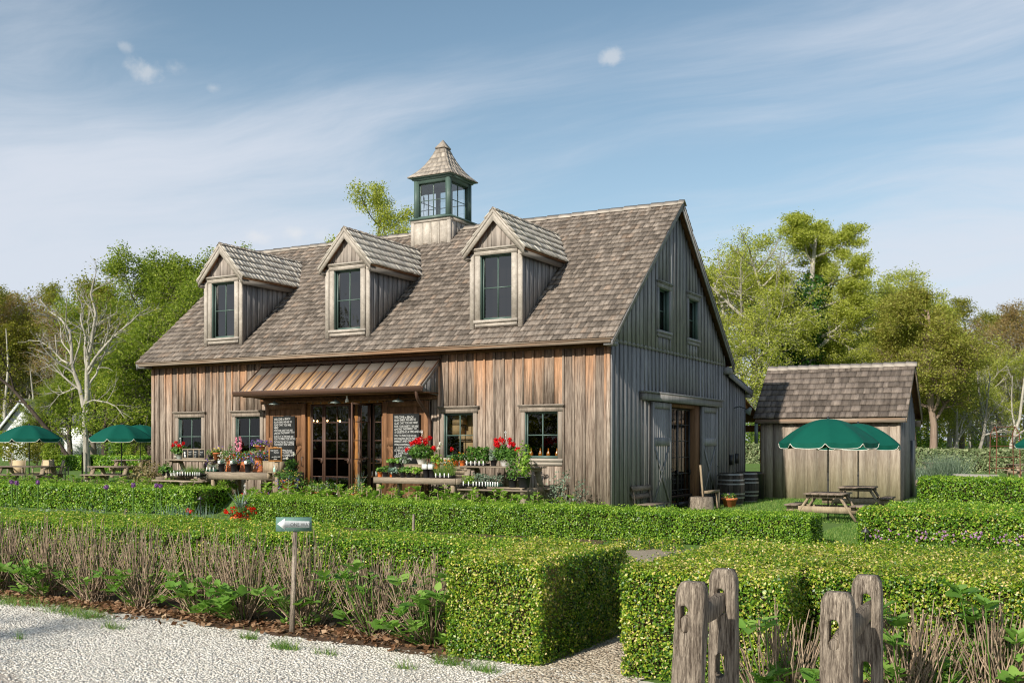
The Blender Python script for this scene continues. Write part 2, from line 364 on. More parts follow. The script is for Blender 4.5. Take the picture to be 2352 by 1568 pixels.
M['barkpale'] = wood('bark_pale_sycamore', (0.24, 0.22, 0.18), (0.62, 0.58, 0.50), (3.5, 3.5, 1.4), 0.15, bump=0.8)
M['barkdark'] = wood('bark_dark', (0.045, 0.035, 0.028), (0.13, 0.10, 0.08), (5, 5, 1.6), 0.25, bump=1.0)
M['barkcedar'] = wood('bark_cedar', (0.17, 0.115, 0.085), (0.42, 0.32, 0.25), (14, 14, 0.9), 0.2, bump=1.0)
M['stem'] = wood('dry_stem', (0.17, 0.11, 0.07), (0.64, 0.50, 0.36), (30, 30, 6), 0.5)
M['soil'] = plain('potting_soil', (0.03, 0.02, 0.015), 0.95, 0.1)
# foliage
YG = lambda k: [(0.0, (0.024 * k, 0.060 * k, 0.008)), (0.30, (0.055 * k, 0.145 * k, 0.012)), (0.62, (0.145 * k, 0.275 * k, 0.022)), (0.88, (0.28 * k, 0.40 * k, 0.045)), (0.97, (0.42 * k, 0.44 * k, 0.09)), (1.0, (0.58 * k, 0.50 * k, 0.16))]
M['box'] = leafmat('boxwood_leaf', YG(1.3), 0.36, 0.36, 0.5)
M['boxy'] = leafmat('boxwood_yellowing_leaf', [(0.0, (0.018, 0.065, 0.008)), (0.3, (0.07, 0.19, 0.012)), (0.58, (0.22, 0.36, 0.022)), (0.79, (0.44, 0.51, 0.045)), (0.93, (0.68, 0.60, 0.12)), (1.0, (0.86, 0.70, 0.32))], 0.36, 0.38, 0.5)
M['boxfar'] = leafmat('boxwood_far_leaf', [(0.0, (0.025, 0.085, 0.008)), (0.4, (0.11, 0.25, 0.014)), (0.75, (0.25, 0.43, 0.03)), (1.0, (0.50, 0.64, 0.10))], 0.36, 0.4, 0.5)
M['pale'] = leafmat('pale_variegated_leaf', [(0, (0.07, 0.11, 0.04)), (0.5, (0.20, 0.26, 0.11)), (1, (0.46, 0.50, 0.28))], 0.3)
M['core'] = plain('twig_shade_core', (0.035, 0.030, 0.014), 0.95, 0.05, 0.4)  # inner twigs plus the shade among them, as one dark colour
M['hyd'] = leafmat('hydrangea_leaf', [(0, (0.07, 0.17, 0.025)), (0.5, (0.17, 0.34, 0.055)), (1, (0.36, 0.54, 0.12))], 0.38, 0.45)
M['hydl'] = leafmat('hydrangea_light_leaf', [(0, (0.10, 0.22, 0.02)), (0.5, (0.24, 0.42, 0.05)), (1, (0.46, 0.60, 0.11))], 0.4, 0.5)
M['potg'] = leafmat('potted_green', [(0, (0.03, 0.09, 0.014)), (0.5, (0.085, 0.20, 0.03)), (1, (0.22, 0.37, 0.07))], 0.35)
M['grassy'] = leafmat('grass_green', [(0, (0.07, 0.17, 0.03)), (0.6, (0.16, 0.30, 0.055)), (1, (0.38, 0.46, 0.13))], 0.35)
M['blueg'] = leafmat('blue_green_blade', [(0, (0.07, 0.14, 0.11)), (0.5, (0.18, 0.29, 0.23)), (1, (0.38, 0.48, 0.38))], 0.25)
M['silver'] = leafmat('silver_herb', [(0, (0.07, 0.12, 0.07)), (1, (0.30, 0.38, 0.28))], 0.25)
M['red'] = leafmat('red_petal', [(0, (0.42, 0.004, 0.008)), (1, (0.82, 0.015, 0.02))], 0.25, 0.6, 0.1)
M['scarlet'] = leafmat('scarlet_petal', [(0, (0.60, 0.02, 0.01)), (1, (0.92, 0.05, 0.02))], 0.25, 0.6, 0.1)
M['yellow'] = leafmat('yellow_petal', [(0, (0.75, 0.55, 0.10)), (1, (0.9, 0.82, 0.45))], 0.25, 0.6, 0.1)
M['purple'] = leafmat('purple_petal', [(0, (0.14, 0.06, 0.38)), (1, (0.40, 0.24, 0.70))], 0.25, 0.6, 0.1)
M['blue'] = leafmat('blue_petal', [(0, (0.12, 0.13, 0.55)), (1, (0.36, 0.34, 0.80))], 0.25, 0.6, 0.1)
M['whitef'] = leafmat('white_petal', [(0, (0.7, 0.68, 0.62)), (1, (0.92, 0.9, 0.86))], 0.25, 0.6, 0.1)
M['pink'] = leafmat('pink_petal', [(0, (0.65, 0.16, 0.28)), (1, (0.88, 0.45, 0.55))], 0.25, 0.6, 0.1)
M['orangef'] = leafmat('orange_petal', [(0, (0.80, 0.26, 0.02)), (1, (0.95, 0.48, 0.05))], 0.25, 0.6, 0.1)
M['allium'] = leafmat('allium_petal', [(0, (0.16, 0.05, 0.24)), (1, (0.42, 0.20, 0.50))], 0.25, 0.6, 0.1)
M['chive'] = leafmat('chive_petal', [(0, (0.40, 0.18, 0.42)), (1, (0.72, 0.46, 0.72))], 0.25, 0.6, 0.1)
M['litter'] = leafmat('dry_leaf_litter', [(0, (0.08, 0.04, 0.02)), (0.5, (0.23, 0.12, 0.065)), (0.9, (0.40, 0.26, 0.16)), (1, (0.5, 0.36, 0.24))], 0.1, 0.8, 0.1)
def treeleaf(name, a, b, c): return leafmat(name, [(0, a), (0.5, tuple(q * 1.15 for q in b)), (1, tuple(min(.8, q * 1.2) for q in c))], 0.5, 0.55, 0.25)
M['t_fresh'] = treeleaf('tree_leaf_fresh', (0.09, 0.14, 0.016), (0.21, 0.28, 0.035), (0.40, 0.44, 0.08))
M['t_olive'] = treeleaf('tree_leaf_olive', (0.10, 0.12, 0.016), (0.22, 0.23, 0.03), (0.40, 0.36, 0.08))
M['t_brown'] = treeleaf('tree_leaf_russet', (0.15, 0.10, 0.04), (0.30, 0.21, 0.08), (0.44, 0.34, 0.16))
M['t_lime'] = treeleaf('tree_leaf_lime', (0.20, 0.24, 0.035), (0.38, 0.41, 0.07), (0.56, 0.57, 0.17))
M['t_cedar'] = treeleaf('tree_leaf_cedar', (0.13, 0.135, 0.025), (0.26, 0.25, 0.05), (0.42, 0.38, 0.10))
M['t_ivy'] = treeleaf('ivy_leaf', (0.012, 0.045, 0.010), (0.03, 0.095, 0.016), (0.08, 0.19, 0.03))
M['t_under'] = treeleaf('undergrowth_leaf', (0.07, 0.15, 0.018), (0.17, 0.28, 0.035), (0.34, 0.43, 0.08))
# ground materials
def ground_mat():
    m, g = newmat('ground'); o = g.obj()
    n1 = g.noise(o, 0.35, 4, 0.6); n2 = g.noise(o, 9, 5, 0.65); n3 = g.noise(o, 60, 3, 0.6)
    grass = g.mix(n2, (0.05, 0.12, 0.025), (0.12, 0.22, 0.045)); grass = g.mix(n3, grass, (0.18, 0.27, 0.08))
    grass = g.mix(g.n('ShaderNodeMapRange', {0: n1, 1: 0.45, 2: 0.7, 3: 0, 4: 0.5}).outputs[0], grass, (0.12, 0.17, 0.04))
    bsdf(g, grass, 0.95, 0.1, n3, 0.6, 0.03); return m
def gravel_mat(name, a, b, dark, sc=26):
    m, g = newmat(name); o = g.obj()
    vo = g.n('ShaderNodeTexVoronoi', {'Vector': o, 'Scale': float(sc), 'Randomness': 1.0})
    v2 = g.n('ShaderNodeTexVoronoi', {'Vector': o, 'Scale': float(sc) * 2.3, 'Randomness': 1.0})
    cell = g.n('ShaderNodeSeparateColor', {0: vo.outputs['Color']}).outputs[0]; cell2 = g.n('ShaderNodeSeparateColor', {0: v2.outputs['Color']}).outputs[1]
    c = g.mix(g.math('ADD', g.math('MULTIPLY', cell, .5), g.math('MULTIPLY', cell2, .5)), a, b)
    c = g.mix(g.n('ShaderNodeMapRange', {0: cell2, 1: .90, 2: 1.0, 3: 0, 4: .8}).outputs[0], c, [q * .5 for q in dark])
    gap = g.n('ShaderNodeMapRange', {0: vo.outputs['Distance'], 1: 0.42, 2: 0.70, 3: 0.0, 4: 0.5}).outputs[0]
    c = g.mix(gap, c, dark); n1 = g.noise(o, 0.55, 5, 0.65); n2 = g.noise(o, 4.0, 4, 0.65)
    c = g.mix(g.n('ShaderNodeMapRange', {0: n1, 1: 0.42, 2: 0.72, 3: 0, 4: 0.55}).outputs[0], c, dark)
    c = g.mix(g.n('ShaderNodeMapRange', {0: n2, 1: 0.52, 2: 0.75, 3: 0, 4: 0.5}).outputs[0], c, dark)
    hgt = g.math('ADD', g.math('SUBTRACT', 1.0, vo.outputs['Distance']), g.math('MULTIPLY', n2, 1.5))
    bsdf(g, c, 0.9, 0.15, hgt, 0.4, 0.010); return m
M['lawn'] = ground_mat()
M['gravel'] = gravel_mat('white_shell_gravel', (0.56, 0.53, 0.47), (0.78, 0.75, 0.68), (0.50, 0.45, 0.38), 52)
M['pathgravel'] = gravel_mat('tan_path_gravel', (0.30, 0.25, 0.18), (0.52, 0.45, 0.35), (0.18, 0.14, 0.10), 34)
M['dirt'] = gravel_mat('compacted_dirt', (0.46, 0.41, 0.35), (0.58, 0.53, 0.46), (0.38, 0.33, 0.28), 60)
m_, g_ = newmat('mulch_soil'); nn = g_.noise(g_.obj(), 22, 5, 0.7); bsdf(g_, g_.mix(nn, (0.06, 0.04, 0.028), (0.22, 0.14, 0.095)), 0.95, 0.1, nn, 1.0, 0.03); M['mulch'] = m_
def stone_mat(name, a, b, dk):
    m, g = newmat(name); c = g.ramp(g.attr(), [(0, dk), (0.035, dk), (0.10, a), (1, b)])
    bsdf(g, c, 0.85, 0.2, g.noise(g.obj(), 90, 2), 0.3, 0.003); return m
M['shell'] = stone_mat('shell_stone', (0.62, 0.58, 0.51), (0.84, 0.81, 0.75), (0.34, 0.30, 0.27))
M['pebble'] = stone_mat('tan_pebble', (0.38, 0.31, 0.23), (0.64, 0.57, 0.46), (0.2, 0.15, 0.11))

# ================================================================== SETTING
# one sheet of ground out to the horizon, raised a little towards the barn's front and far away
def grid(xs, ys, zf):
    X, Y = np.meshgrid(xs, ys, indexing='ij'); Z = zf(X, Y)
    V = np.stack([X, Y, Z], -1).reshape(-1, 3); a, b = len(xs), len(ys)
    i = np.arange(a - 1)[:, None] * b; j = np.arange(b - 1)[None, :]
    return V, np.stack([i + j, i + b + j, i + b + j + 1, i + j + 1], -1).reshape(-1, 4)
xs = np.concatenate([np.linspace(-900, -80, 12), np.linspace(-75, -20, 30), np.arange(-19.75, 16, .25), np.linspace(16, 60, 24), np.linspace(80, 900, 10)])
ys = np.concatenate([np.linspace(-300, -45, 8), np.arange(-40, -6, 2.), np.arange(-5, 1, .15), np.linspace(1, 90, 60), np.linspace(100, 1200, 12)])
mb = MB(); mb.add(*grid(xs, ys, gz)); obj('ground', mb, M['lawn'], smooth=True, kind='structure')
def sheet(name, pts, m, z, n=1, **t):
    mb = MB(); P = [(x, y, z) for x, y in pts]; mb.add(P, [tuple(range(len(P)))]); return obj(name, mb, m, **t)
def wavy(pts, amp=0.06, step=0.25, seed=1):
    r = random.Random(seed); out = []
    for (a, b) in zip(pts, pts[1:] + pts[:1]):
        n = max(1, int(math.dist(a, b) / step)) if math.dist(a, b) < 25 else 1
        for i in range(n): 
            t = i / n; out.append((a[0] + (b[0] - a[0]) * t + r.uniform(-amp, amp), a[1] + (b[1] - a[1]) * t + r.uniform(-amp, amp)))
    return out
sheet('dirt_road', [(-60, -60), (60, -60), (60, -17.4), (-60, -17.4)], M['dirt'], 0.004, kind='structure')
sheet('gravel_lot', wavy([(-40, -18.6), (0.5, -18.25), (2.2, -18.6), (4.2, -19.2), (14, -19.6), (14, -16.35), (6.3, -16.3), (1.5, -15.98), (-3.5, -15.5), (-40, -15.2)], .05), M['gravel'], 0.008, kind='structure')
sheet('garden_path', wavy([(6.35, -16.6), (7.2, -16.6), (7.15, -13.2), (7.6, -12), (7.4, -5.8), (2.6, -5.9), (2.4, -7.6), (4.6, -8.6), (6.3, -12.5)], .05), M['pathgravel'], 0.012, kind='structure')
sheet('mulch_bed', wavy([(-20, -15.65), (1.5, -16.05), (5.6, -16.36), (5.6, -14.6), (-20, -14.6)], .09, .18), M['mulch'], 0.016, kind='structure')
sheet('mulch_border', wavy([(7.8, -16.9), (14, -17.2), (14, -14.4), (7.8, -14.4)], .08, .18, 3), M['mulch'], 0.016, kind='structure')
sheet('garden_bed_soil', wavy([(-20, -14.6), (6.0, -14.3), (5.4, -9.2), (2.4, -7.4), (2.2, -5.1), (-18, -5.1)], .1, .3, 4), M['mulch'], 0.014, kind='structure')
sheet('right_bed_soil', wavy([(7.9, -13.6), (16, -13.6), (16, -6.0), (8.3, -6.0)], .1, .3, 5), M['mulch'], 0.014, kind='structure')
mb = MB(); X = np.linspace(5.3, 12, 24); V, Fq = grid(X, np.linspace(11.9, 13.2, 4), lambda x, y: gz(x, y) + 0.01); mb.add(V, Fq); obj('gravel_walk', mb, M['gravel'], kind='structure')

# loose stones on the gravel
def stones(name, n, pts_fn, size, m):
    P = pts_fn(n); k = len(P); S = size[0] + (size[1] - size[0]) * rng.random(k) ** 2
    base = BOXU * np.array([1, 0.75, 0.5]) * 0.5
    A = rng.random(k) * 6.28; c, s_ = np.cos(A), np.sin(A)
    V = base[None] * S[:, None, None] * (0.75 + 0.5 * rng.random((k, 8, 3)))
    Vx = V[..., 0] * c[:, None] - V[..., 1] * s_[:, None]; Vy = V[..., 0] * s_[:, None] + V[..., 1] * c[:, None]
    V = np.stack([Vx + P[:, 0:1], Vy + P[:, 1:2], V[..., 2] * .55 + P[:, 2:3] + S[:, None] * .06], -1)
    Fq = (np.arange(k) * 8)[:, None, None] + BOXF[None]
    mb = MB(); mb.add(V.reshape(-1, 3), Fq.reshape(-1, 4), np.repeat(rng.random(k), 6)); obj(name, mb, m, kind='stuff')
def lot_pts(n):
    x = rng.uniform(-4, 7.3, n); y = rng.uniform(-19.6, -16.2, n)
    edge = -16.08 + np.clip((1.5 - x) * .14, 0, 1); keep = (y < edge + .1 + rng.random(n) * .3) & ((y > -18.25 - (x - 1) * .25 + rng.normal(size=n) * .15) | (rng.random(n) < .10)) & ((clusternoise(np.stack([x, y, x * 0], 1), 2.5, 5) > -.35) | (rng.random(n) < .5))
    return np.stack([x, y, np.full(n, .012)], 1)[keep]
stones('loose_gravel', 170000, lot_pts, (.006, .025), M['shell'])
def path_pts(n):
    x = rng.uniform(6.2, 7.3, n); y = rng.uniform(-17.0, -12.6, n); return np.stack([x, y, np.full(n, .014)], 1)
stones('path_pebbles', 17000, path_pts, (.01, .032), M['pebble'])

# grass blades
def blades(name, P, h, m, w=.012, lean=.5):
    k = len(P); a = rng.random(k) * 6.28; H = h[0] + (h[1] - h[0]) * rng.random(k); dx = np.cos(a); dy = np.sin(a)
    ln = rng.normal(size=(k, 2)) * lean * H[:, None] * .5
    b0 = P + np.stack([dx, dy, 0 * dx], 1) * w / 2; b1 = P - np.stack([dx, dy, 0 * dx], 1) * w / 2
    tip = P + np.stack([ln[:, 0], ln[:, 1], H], 1)
    mb = MB(); mb.add(np.stack([b0, b1, tip], 1).reshape(-1, 3), np.arange(3 * k).reshape(k, 3), rng.random(k)); return mb
def patch(x0, x1, y0, y1, n):
    x = rng.uniform(x0, x1, n); y = rng.uniform(y0, y1, n); return np.stack([x, y, gz(x, y)], 1)
P = np.concatenate([patch(5.6, 8.5, -5.2, 2, 45000), patch(-.2, 6, 2, 12.6, 30000), patch(5.2, 9.5, 13.2, 24, 16000)])
obj('lawn_grass', blades('g', P, (.03, .09), M['grassy'], .02), M['grassy'], kind='stuff')
# weed tufts in the gravel
tufts = [(0, 1385, .5, 260), (60, 1392, .4, 260), (150, 1408, .35, 300), (205, 1420, .3, 240), (260, 1445, .16, 90), (650, 1492, .16, 200), (572, 1470, .10, 90), (1110, 1545, .14, 130), (1035, 1528, .18, 160), (930, 1538, .1, 60), (750, 1505, .12, 60), (45, 1470, .06, 30)]
for i, (u, v, rad, n) in enumerate(tufts):
    c = atz(u, v); q = rng.normal(size=(n, 2)) * rad * .45
    q = np.clip(q, -rad * .8, rad * .8); P = np.stack([q[:, 0] * 1.3, q[:, 1] * .5, np.full(n, 0.0)], 1)
    where = ['at the far left edge of the photo', 'left of the long weedy strip', 'in the middle of the weedy strip', 'at the right end of the weedy strip', 'small and low, in front of the second dry shrub', 'the wide bright one right of the sign post', 'just left below the sign post foot', 'small, in front of the hedge block corner', 'under the left corner of the hedge block', 'tiny, between the sign and the hedge block', 'dark small one right of the bright tuft', 'tiny dark one alone at far left'][i]
    obj('weed_tuft', blades('t', P, (.04, .13), M['grassy'], .007, 1.2), M['grassy'], loc=(c[0], c[1], .01), label='green weed tuft in white gravel, ' + where, category='weed', group='weed tufts in the gravel')
# leaf litter and twigs on the mulch
k = 5200; x = np.concatenate([rng.uniform(-7, 5.6, 4400), rng.uniform(8, 11, 800)]); y = np.where(x < 6, -15.88 + rng.normal(size=k) * .17, -15.8 + rng.normal(size=k) * .4)
mb = MB(); mb.leaves(np.stack([x, y, .025 + rng.random(k) * .03], 1), np.stack([rng.normal(size=k) * .5, rng.normal(size=k) * .5, np.ones(k)], 1), rng.uniform(.03, .09, k), .7)
obj('leaf_litter', mb, M['litter'], kind='stuff')

# ================================================================== BARN
XL, XR, YB = -16.75, 0.0, 10.3
K = .857; RZ = 9.22; RYc = 4.75
def rz_front(y): return 4.72 + K * (y + .5)
def rz_back(y): return RZ - K * (y - RYc)
barn = thing('barn', 'weathered cedar barn with shingle roof, three dormers and a cupola', 'barn')
def slabs(a0, a1, pitch, zb, ztop, openings, add, off=0.0, jitter=.0):
    """boards between a0..a1; add(aL,aR,z0,zL,zR,rnd)"""
    edges = [a0]; a = a0 + off if off else a0 + pitch
    while a < a1 - .02: edges.append(a); a += pitch
    edges.append(a1)
    for L, Rr in zip(edges, edges[1:]):
        rn = random.random(); cuts = sorted({L, Rr} | {e for o in openings for e in o[:2] if L < e < Rr})
        for l, r in zip(cuts, cuts[1:]):
            mid = (l + r) / 2; spans = [(zb, None)]
            for (oa, ob, oz0, oz1) in openings:
                if oa - 1e-6 <= mid <= ob + 1e-6:
                    new = []
                    for (s0, s1) in spans:
                        top = s1 if s1 is not None else 99
                        if oz0 >= top or oz1 <= s0: new.append((s0, s1)); continue
                        if oz0 > s0 + .01: new.append((s0, oz0))
                        if oz1 < top - .01: new.append((oz1, s1))
                    spans = new
            for (s0, s1) in spans:
                zl, zr = (ztop(l), ztop(r)) if s1 is None else (s1, s1)
                if max(zl, zr) > s0 + .02: add(l, r, s0, max(zl, s0 + .005), max(zr, s0 + .005), rn)
    return edges
def wall_x(mb, y, out, t=.035):        # wall along x, faces out (-1: towards -y)
    def add(l, r, z0, zl, zr, rn):
        y0, y1 = (y, y + t) if out < 0 else (y - t, y)
        v = [(l, y0, z0), (r, y0, z0), (r, y1, z0), (l, y1, z0), (l, y0, zl), (r, y0, zr), (r, y1, zr), (l, y1, zl)]
        mb.add(v, BOXF, rn)
    return add
def wall_y(mb, x, out, t=.035):
    def add(l, r, z0, zl, zr, rn):
        x0, x1 = (x - t, x) if out > 0 else (x, x + t)
        v = [(x0, l, z0), (x1, l, z0), (x1, r, z0), (x0, r, z0), (x0, l, zl), (x1, l, zl), (x1, r, zr), (x0, r, zr)]
        mb.add(v, BOXF, rn)
    return add
def battens_x(mb, y, xs_, zb, ztop, openings, w=.055, t=.024):
    for xc in xs_:
        slabs(xc - w / 2, xc + w / 2, 9, zb, ztop, [(o[0] - .13, o[1] + .13, o[2] - .2, o[3] + .2) for o in openings], wall_x(mb, y, 1, t))
def battens_y(mb, x, ys_, zb, ztop, openings, w=.055, t=.024, pad=.12, padz=.17):
    for yc in ys_:
        slabs(yc - w / 2, yc + w / 2, 9, zb, ztop, [(o[0] - pad, o[1] + pad, o[2] - padz, o[3] + padz) for o in openings], wall_y(mb, x, -1, t))
# front wall
WIN = [(-15.52, -14.46), (-12.98, -11.93), (-5.09, -4.12), (-2.50, -1.50)]
OPF = [(a, b, 1.60, 2.85) for a, b in WIN] + [(-9.92, -7.22, 0.0, 3.19)]
ft = lambda x: 4.66
mb = MB(); E_ = slabs(XL, XR, .302, 0, ft, OPF, wall_x(mb, 0, -1))
mbb = mb
def bfront(xs_):
    for xc in xs_:
        slabs(xc - .028, xc + .028, 9, 0, ft, [(o[0] - .13, o[1] + .13, o[2] - .2, o[3] + .22) for o in OPF[:4]] + [(-11.62, -5.40, 0, 3.2)], wall_x(mbb, -.040, -1, .0398))
bfront(E_[1:-1]); mb.box(XL - .02, XL + .1, -.042, -.0005, 0, 4.66, .5); mb.box(XR - .1, XR - .003, -.042, -.0005, 0, 4.66, .6)
obj('front_wall', mb, M['front'], barn)
# gable wall, lower and upper field
def gtop(y): return min(rz_front(y), rz_back(y)) - .12
OPG = [(4.25, 6.98, 0.0, 3.18)]; OPU = [(3.28, 4.16, 5.22, 6.47), (5.86, 6.76, 5.22, 6.47)]
mb = MB(); E2 = slabs(0.0, YB, .294, 0, lambda y: 4.75, OPG, wall_y(mb, 0, 1))
battens_y(mb, 0.0, E2[1:-1], 0, lambda y: 4.75, [(2.1, 8.8, 0, 3.3)], pad=0, padz=0)
mb.box(.001, .026, .001, .1, 0, 4.6, .4)
for yc in np.arange(2.2, 8.8, .294):        # battens behind and beside the sliding doors
    if 4.25 < yc < 6.98: continue
    mb.box(.001, .024, yc - .028, yc + .028, 0, 3.2)
obj('gable_wall_lower', mb, M['gable'], barn)
mb = MB()
sc_e = np.arange(.15, 9.9, .294)
E3 = slabs(0.15, 9.75, .294, 4.72, gtop, OPU, lambda l, r, z0, zl, zr, rn: mb.add([(.002, l, z0), (.045, l, z0), (.045, r, z0), (.002, r, z0), (.002, l, zl), (.045, l, zl), (.045, r, zr), (.002, r, zr)], BOXF, rn))
for l, r in zip(E3, E3[1:]):               # scalloped lower ends
    a = [math.pi * i / 8 for i in range(9)]; c = (l + r) / 2; h = (r - l) / 2
    mb.prism([(.002, c - h * math.cos(t), 4.7195 - .10 * math.sin(t) ** .8 if math.sin(t) > 0.01 else 4.7195) for t in a], (.043, 0, 0), .5)
battens_y(mb, .0455, E3[1:-1], 4.70, lambda y: gtop(y) - .02, OPU)
obj('gable_wall_upper', mb, M['gable'], barn)
mb = MB(); slabs(0, YB, .3, 0, gtop, [], wall_y(mb, XL, -1)); obj('gable_wall', mb, M['gable'], barn)
mb = MB(); slabs(XL, XR, .3, 0, lambda x: 4.4, [], wall_x(mb, YB, 1)); obj('back_wall', mb, M['gable'], barn)
# interior floor, ceiling, partitions
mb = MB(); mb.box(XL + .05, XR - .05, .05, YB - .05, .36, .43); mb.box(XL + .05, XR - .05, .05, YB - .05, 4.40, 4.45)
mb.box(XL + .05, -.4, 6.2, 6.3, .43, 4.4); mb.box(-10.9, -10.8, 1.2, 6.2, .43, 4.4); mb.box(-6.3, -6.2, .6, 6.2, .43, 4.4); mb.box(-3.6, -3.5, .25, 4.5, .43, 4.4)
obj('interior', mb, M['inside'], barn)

# roof planes
def shingles(mb, org, U, V, N, lu, lv, expo, keep=None, wr=(.09, .22), tb=.034, seed=1, over=1.12):
    r = random.Random(seed); org = np.array(org, float); U = np.array(U, float); V = np.array(V, float); N = np.array(N, float)
    nrow = int(math.ceil(lv / expo)); 
    for j in range(nrow):
        u = -r.uniform(0, .1); v0 = j * expo
        while u < lu - .03:
            w = r.uniform(*wr); u0 = max(u, 0); u1 = min(u + w - .006, lu); u += w
            if u1 - u0 < .02: continue
            d = r.uniform(-.012, .012); va = v0 + d; vb = min(v0 + expo * over, lv)
            if vb - va < .03: continue
            cen = org + U * (u0 + u1) / 2 + V * (va + vb) / 2
            if keep and not keep(cen): continue
            t = tb * r.uniform(.8, 1.35)
            P = [org + U * a + V * b + N * c for (a, b, c) in ((u0, va, 0), (u1, va, 0), (u1, vb, -.004), (u0, vb, -.004), (u0, va, t), (u1, va, t), (u1, vb, .006), (u0, vb, .006))]
            mb.add(P, BOXF, r.random())
ca, sa = 1 / math.hypot(1, K), K / math.hypot(1, K)
RX0, RX1 = -17.0, .30; DX = [-13.56, -8.54, -3.43]
def keep_main(c):
    for d in DX:
        if abs(c[0] - d) < .76 and .25 < c[1]:
            z = 7.28 + (0.97 - abs(c[0] - d)) * 1.175
            if c[2] < z - .1: return False
    if abs(c[0] + 8.24) < .70 and c[1] > 4.2: return False
    return True
mb = MB(); shingles(mb, (RX0, -.5, 4.68), (1, 0, 0), (0, ca, sa), (0, -sa, ca), RX1 - RX0, 5.25 / ca, .252, keep_main)
obj('front_roof_slope', mb, M['shingle'], barn)
mb = MB(); shingles(mb, (RX0, 10.0, 4.68), (1, 0, 0), (0, -ca, sa), (0, sa, ca), RX1 - RX0, 5.25 / ca, .252, None, (.3, .5), seed=2)
obj('back_roof_slope', mb, M['shingle'], barn)
mb = MB()                                   # decking with openings left under the dormers
def deck(x0, x1, y0, y1, f): mb.add([(x0, y0, f(y0) - .06), (x1, y0, f(y0) - .06), (x1, y1, f(y1) - .06), (x0, y1, f(y1) - .06), (x0, y0, f(y0) - .11), (x1, y0, f(y0) - .11), (x1, y1, f(y1) - .11), (x0, y1, f(y1) - .11)], [tuple(f_[::-1]) for f_ in BOXF.tolist()], .5)
deck(RX0 + .02, RX1 - .02, -.47, RYc, rz_front); deck(RX0 + .02, RX1 - .02, RYc, 9.97, rz_back)
obj('roof_deck', mb, M['soffit'], barn)
mb = MB(); x = RX0; i = 0
while x < RX1 - .05:                        # ridge caps
    w = min(.44, RX1 + .02 - x)
    for sgn in (-1, 1):
        h = .035 + .006 * (i % 2); dy = .17
        P = [(x, RYc, RZ + h), (x + w * 1.12, RYc, RZ + h - .02), (x + w * 1.12, RYc + sgn * dy, RZ + h - .02 - dy * K), (x, RYc + sgn * dy, RZ + h - dy * K)]
        mb.prism(P, (0, 0, -.022))
    x += w; i += 1
obj('ridge_cap', mb, M['cap'], barn)
# eaves and rakes
mb = MB(); mb.box(-16.88, .20, -.49, -.455, 4.555, 4.67, .7); mb.box(RX0 + .02, .28, -.515, -.49, 4.64, 4.672, .2)
obj('eave_fascia', mb, M['trimx'], barn)
mb = MB(); mb.box(-16.86, .18, -.45, -.04, 4.60, 4.625, .3); mb.box(-16.7, -.02, -.09, -.026, 4.5, 4.6, .3)
obj('eave_soffit', mb, M['soffit'], barn)
def rake(x, sgn, m):
    mb = MB()
    for f, ya, yb in ((rz_front, -.5, RYc), (rz_back, RYc, 10.02)):
        for (dx, t, off, w) in ((0, .03, .075, .20), (.03, .02, .055, .10)):
            za, zb = f(ya) - off, f(yb) - off
            mb.prism([(x + sgn * dx, ya, za), (x + sgn * dx, yb, zb), (x + sgn * dx, yb, zb - w), (x + sgn * dx, ya, za - w + (0 if ya < 0 else 0))], (sgn * (t - .001), 0, 0), .5)
    mb.box(min(x - sgn * .0, x - sgn * .25), max(x - sgn * .0, x - sgn * .25), 9.62, 10.0, 4.36, 4.58, .4)
    mb.box(min(x, x - sgn * .25), max(x, x - sgn * .25), -.45, -.06, 4.50, 4.60, .4)
    obj('rake_board', mb, m, barn)
rake(.24, 1, M['gable']); rake(-16.94, -1, M['gable'])
mb = MB()
for f, ya, yb in ((rz_front, -.4, RYc), (rz_back, RYc, 9.9)):
    mb.prism([(.05, ya, f(ya) - .125), (.05, yb, f(yb) - .125), (.05, yb, f(yb) - .15), (.05, ya, f(ya) - .15)], (.19, 0, 0), .5)
obj('rake_soffit', mb, M['soffit'], barn)

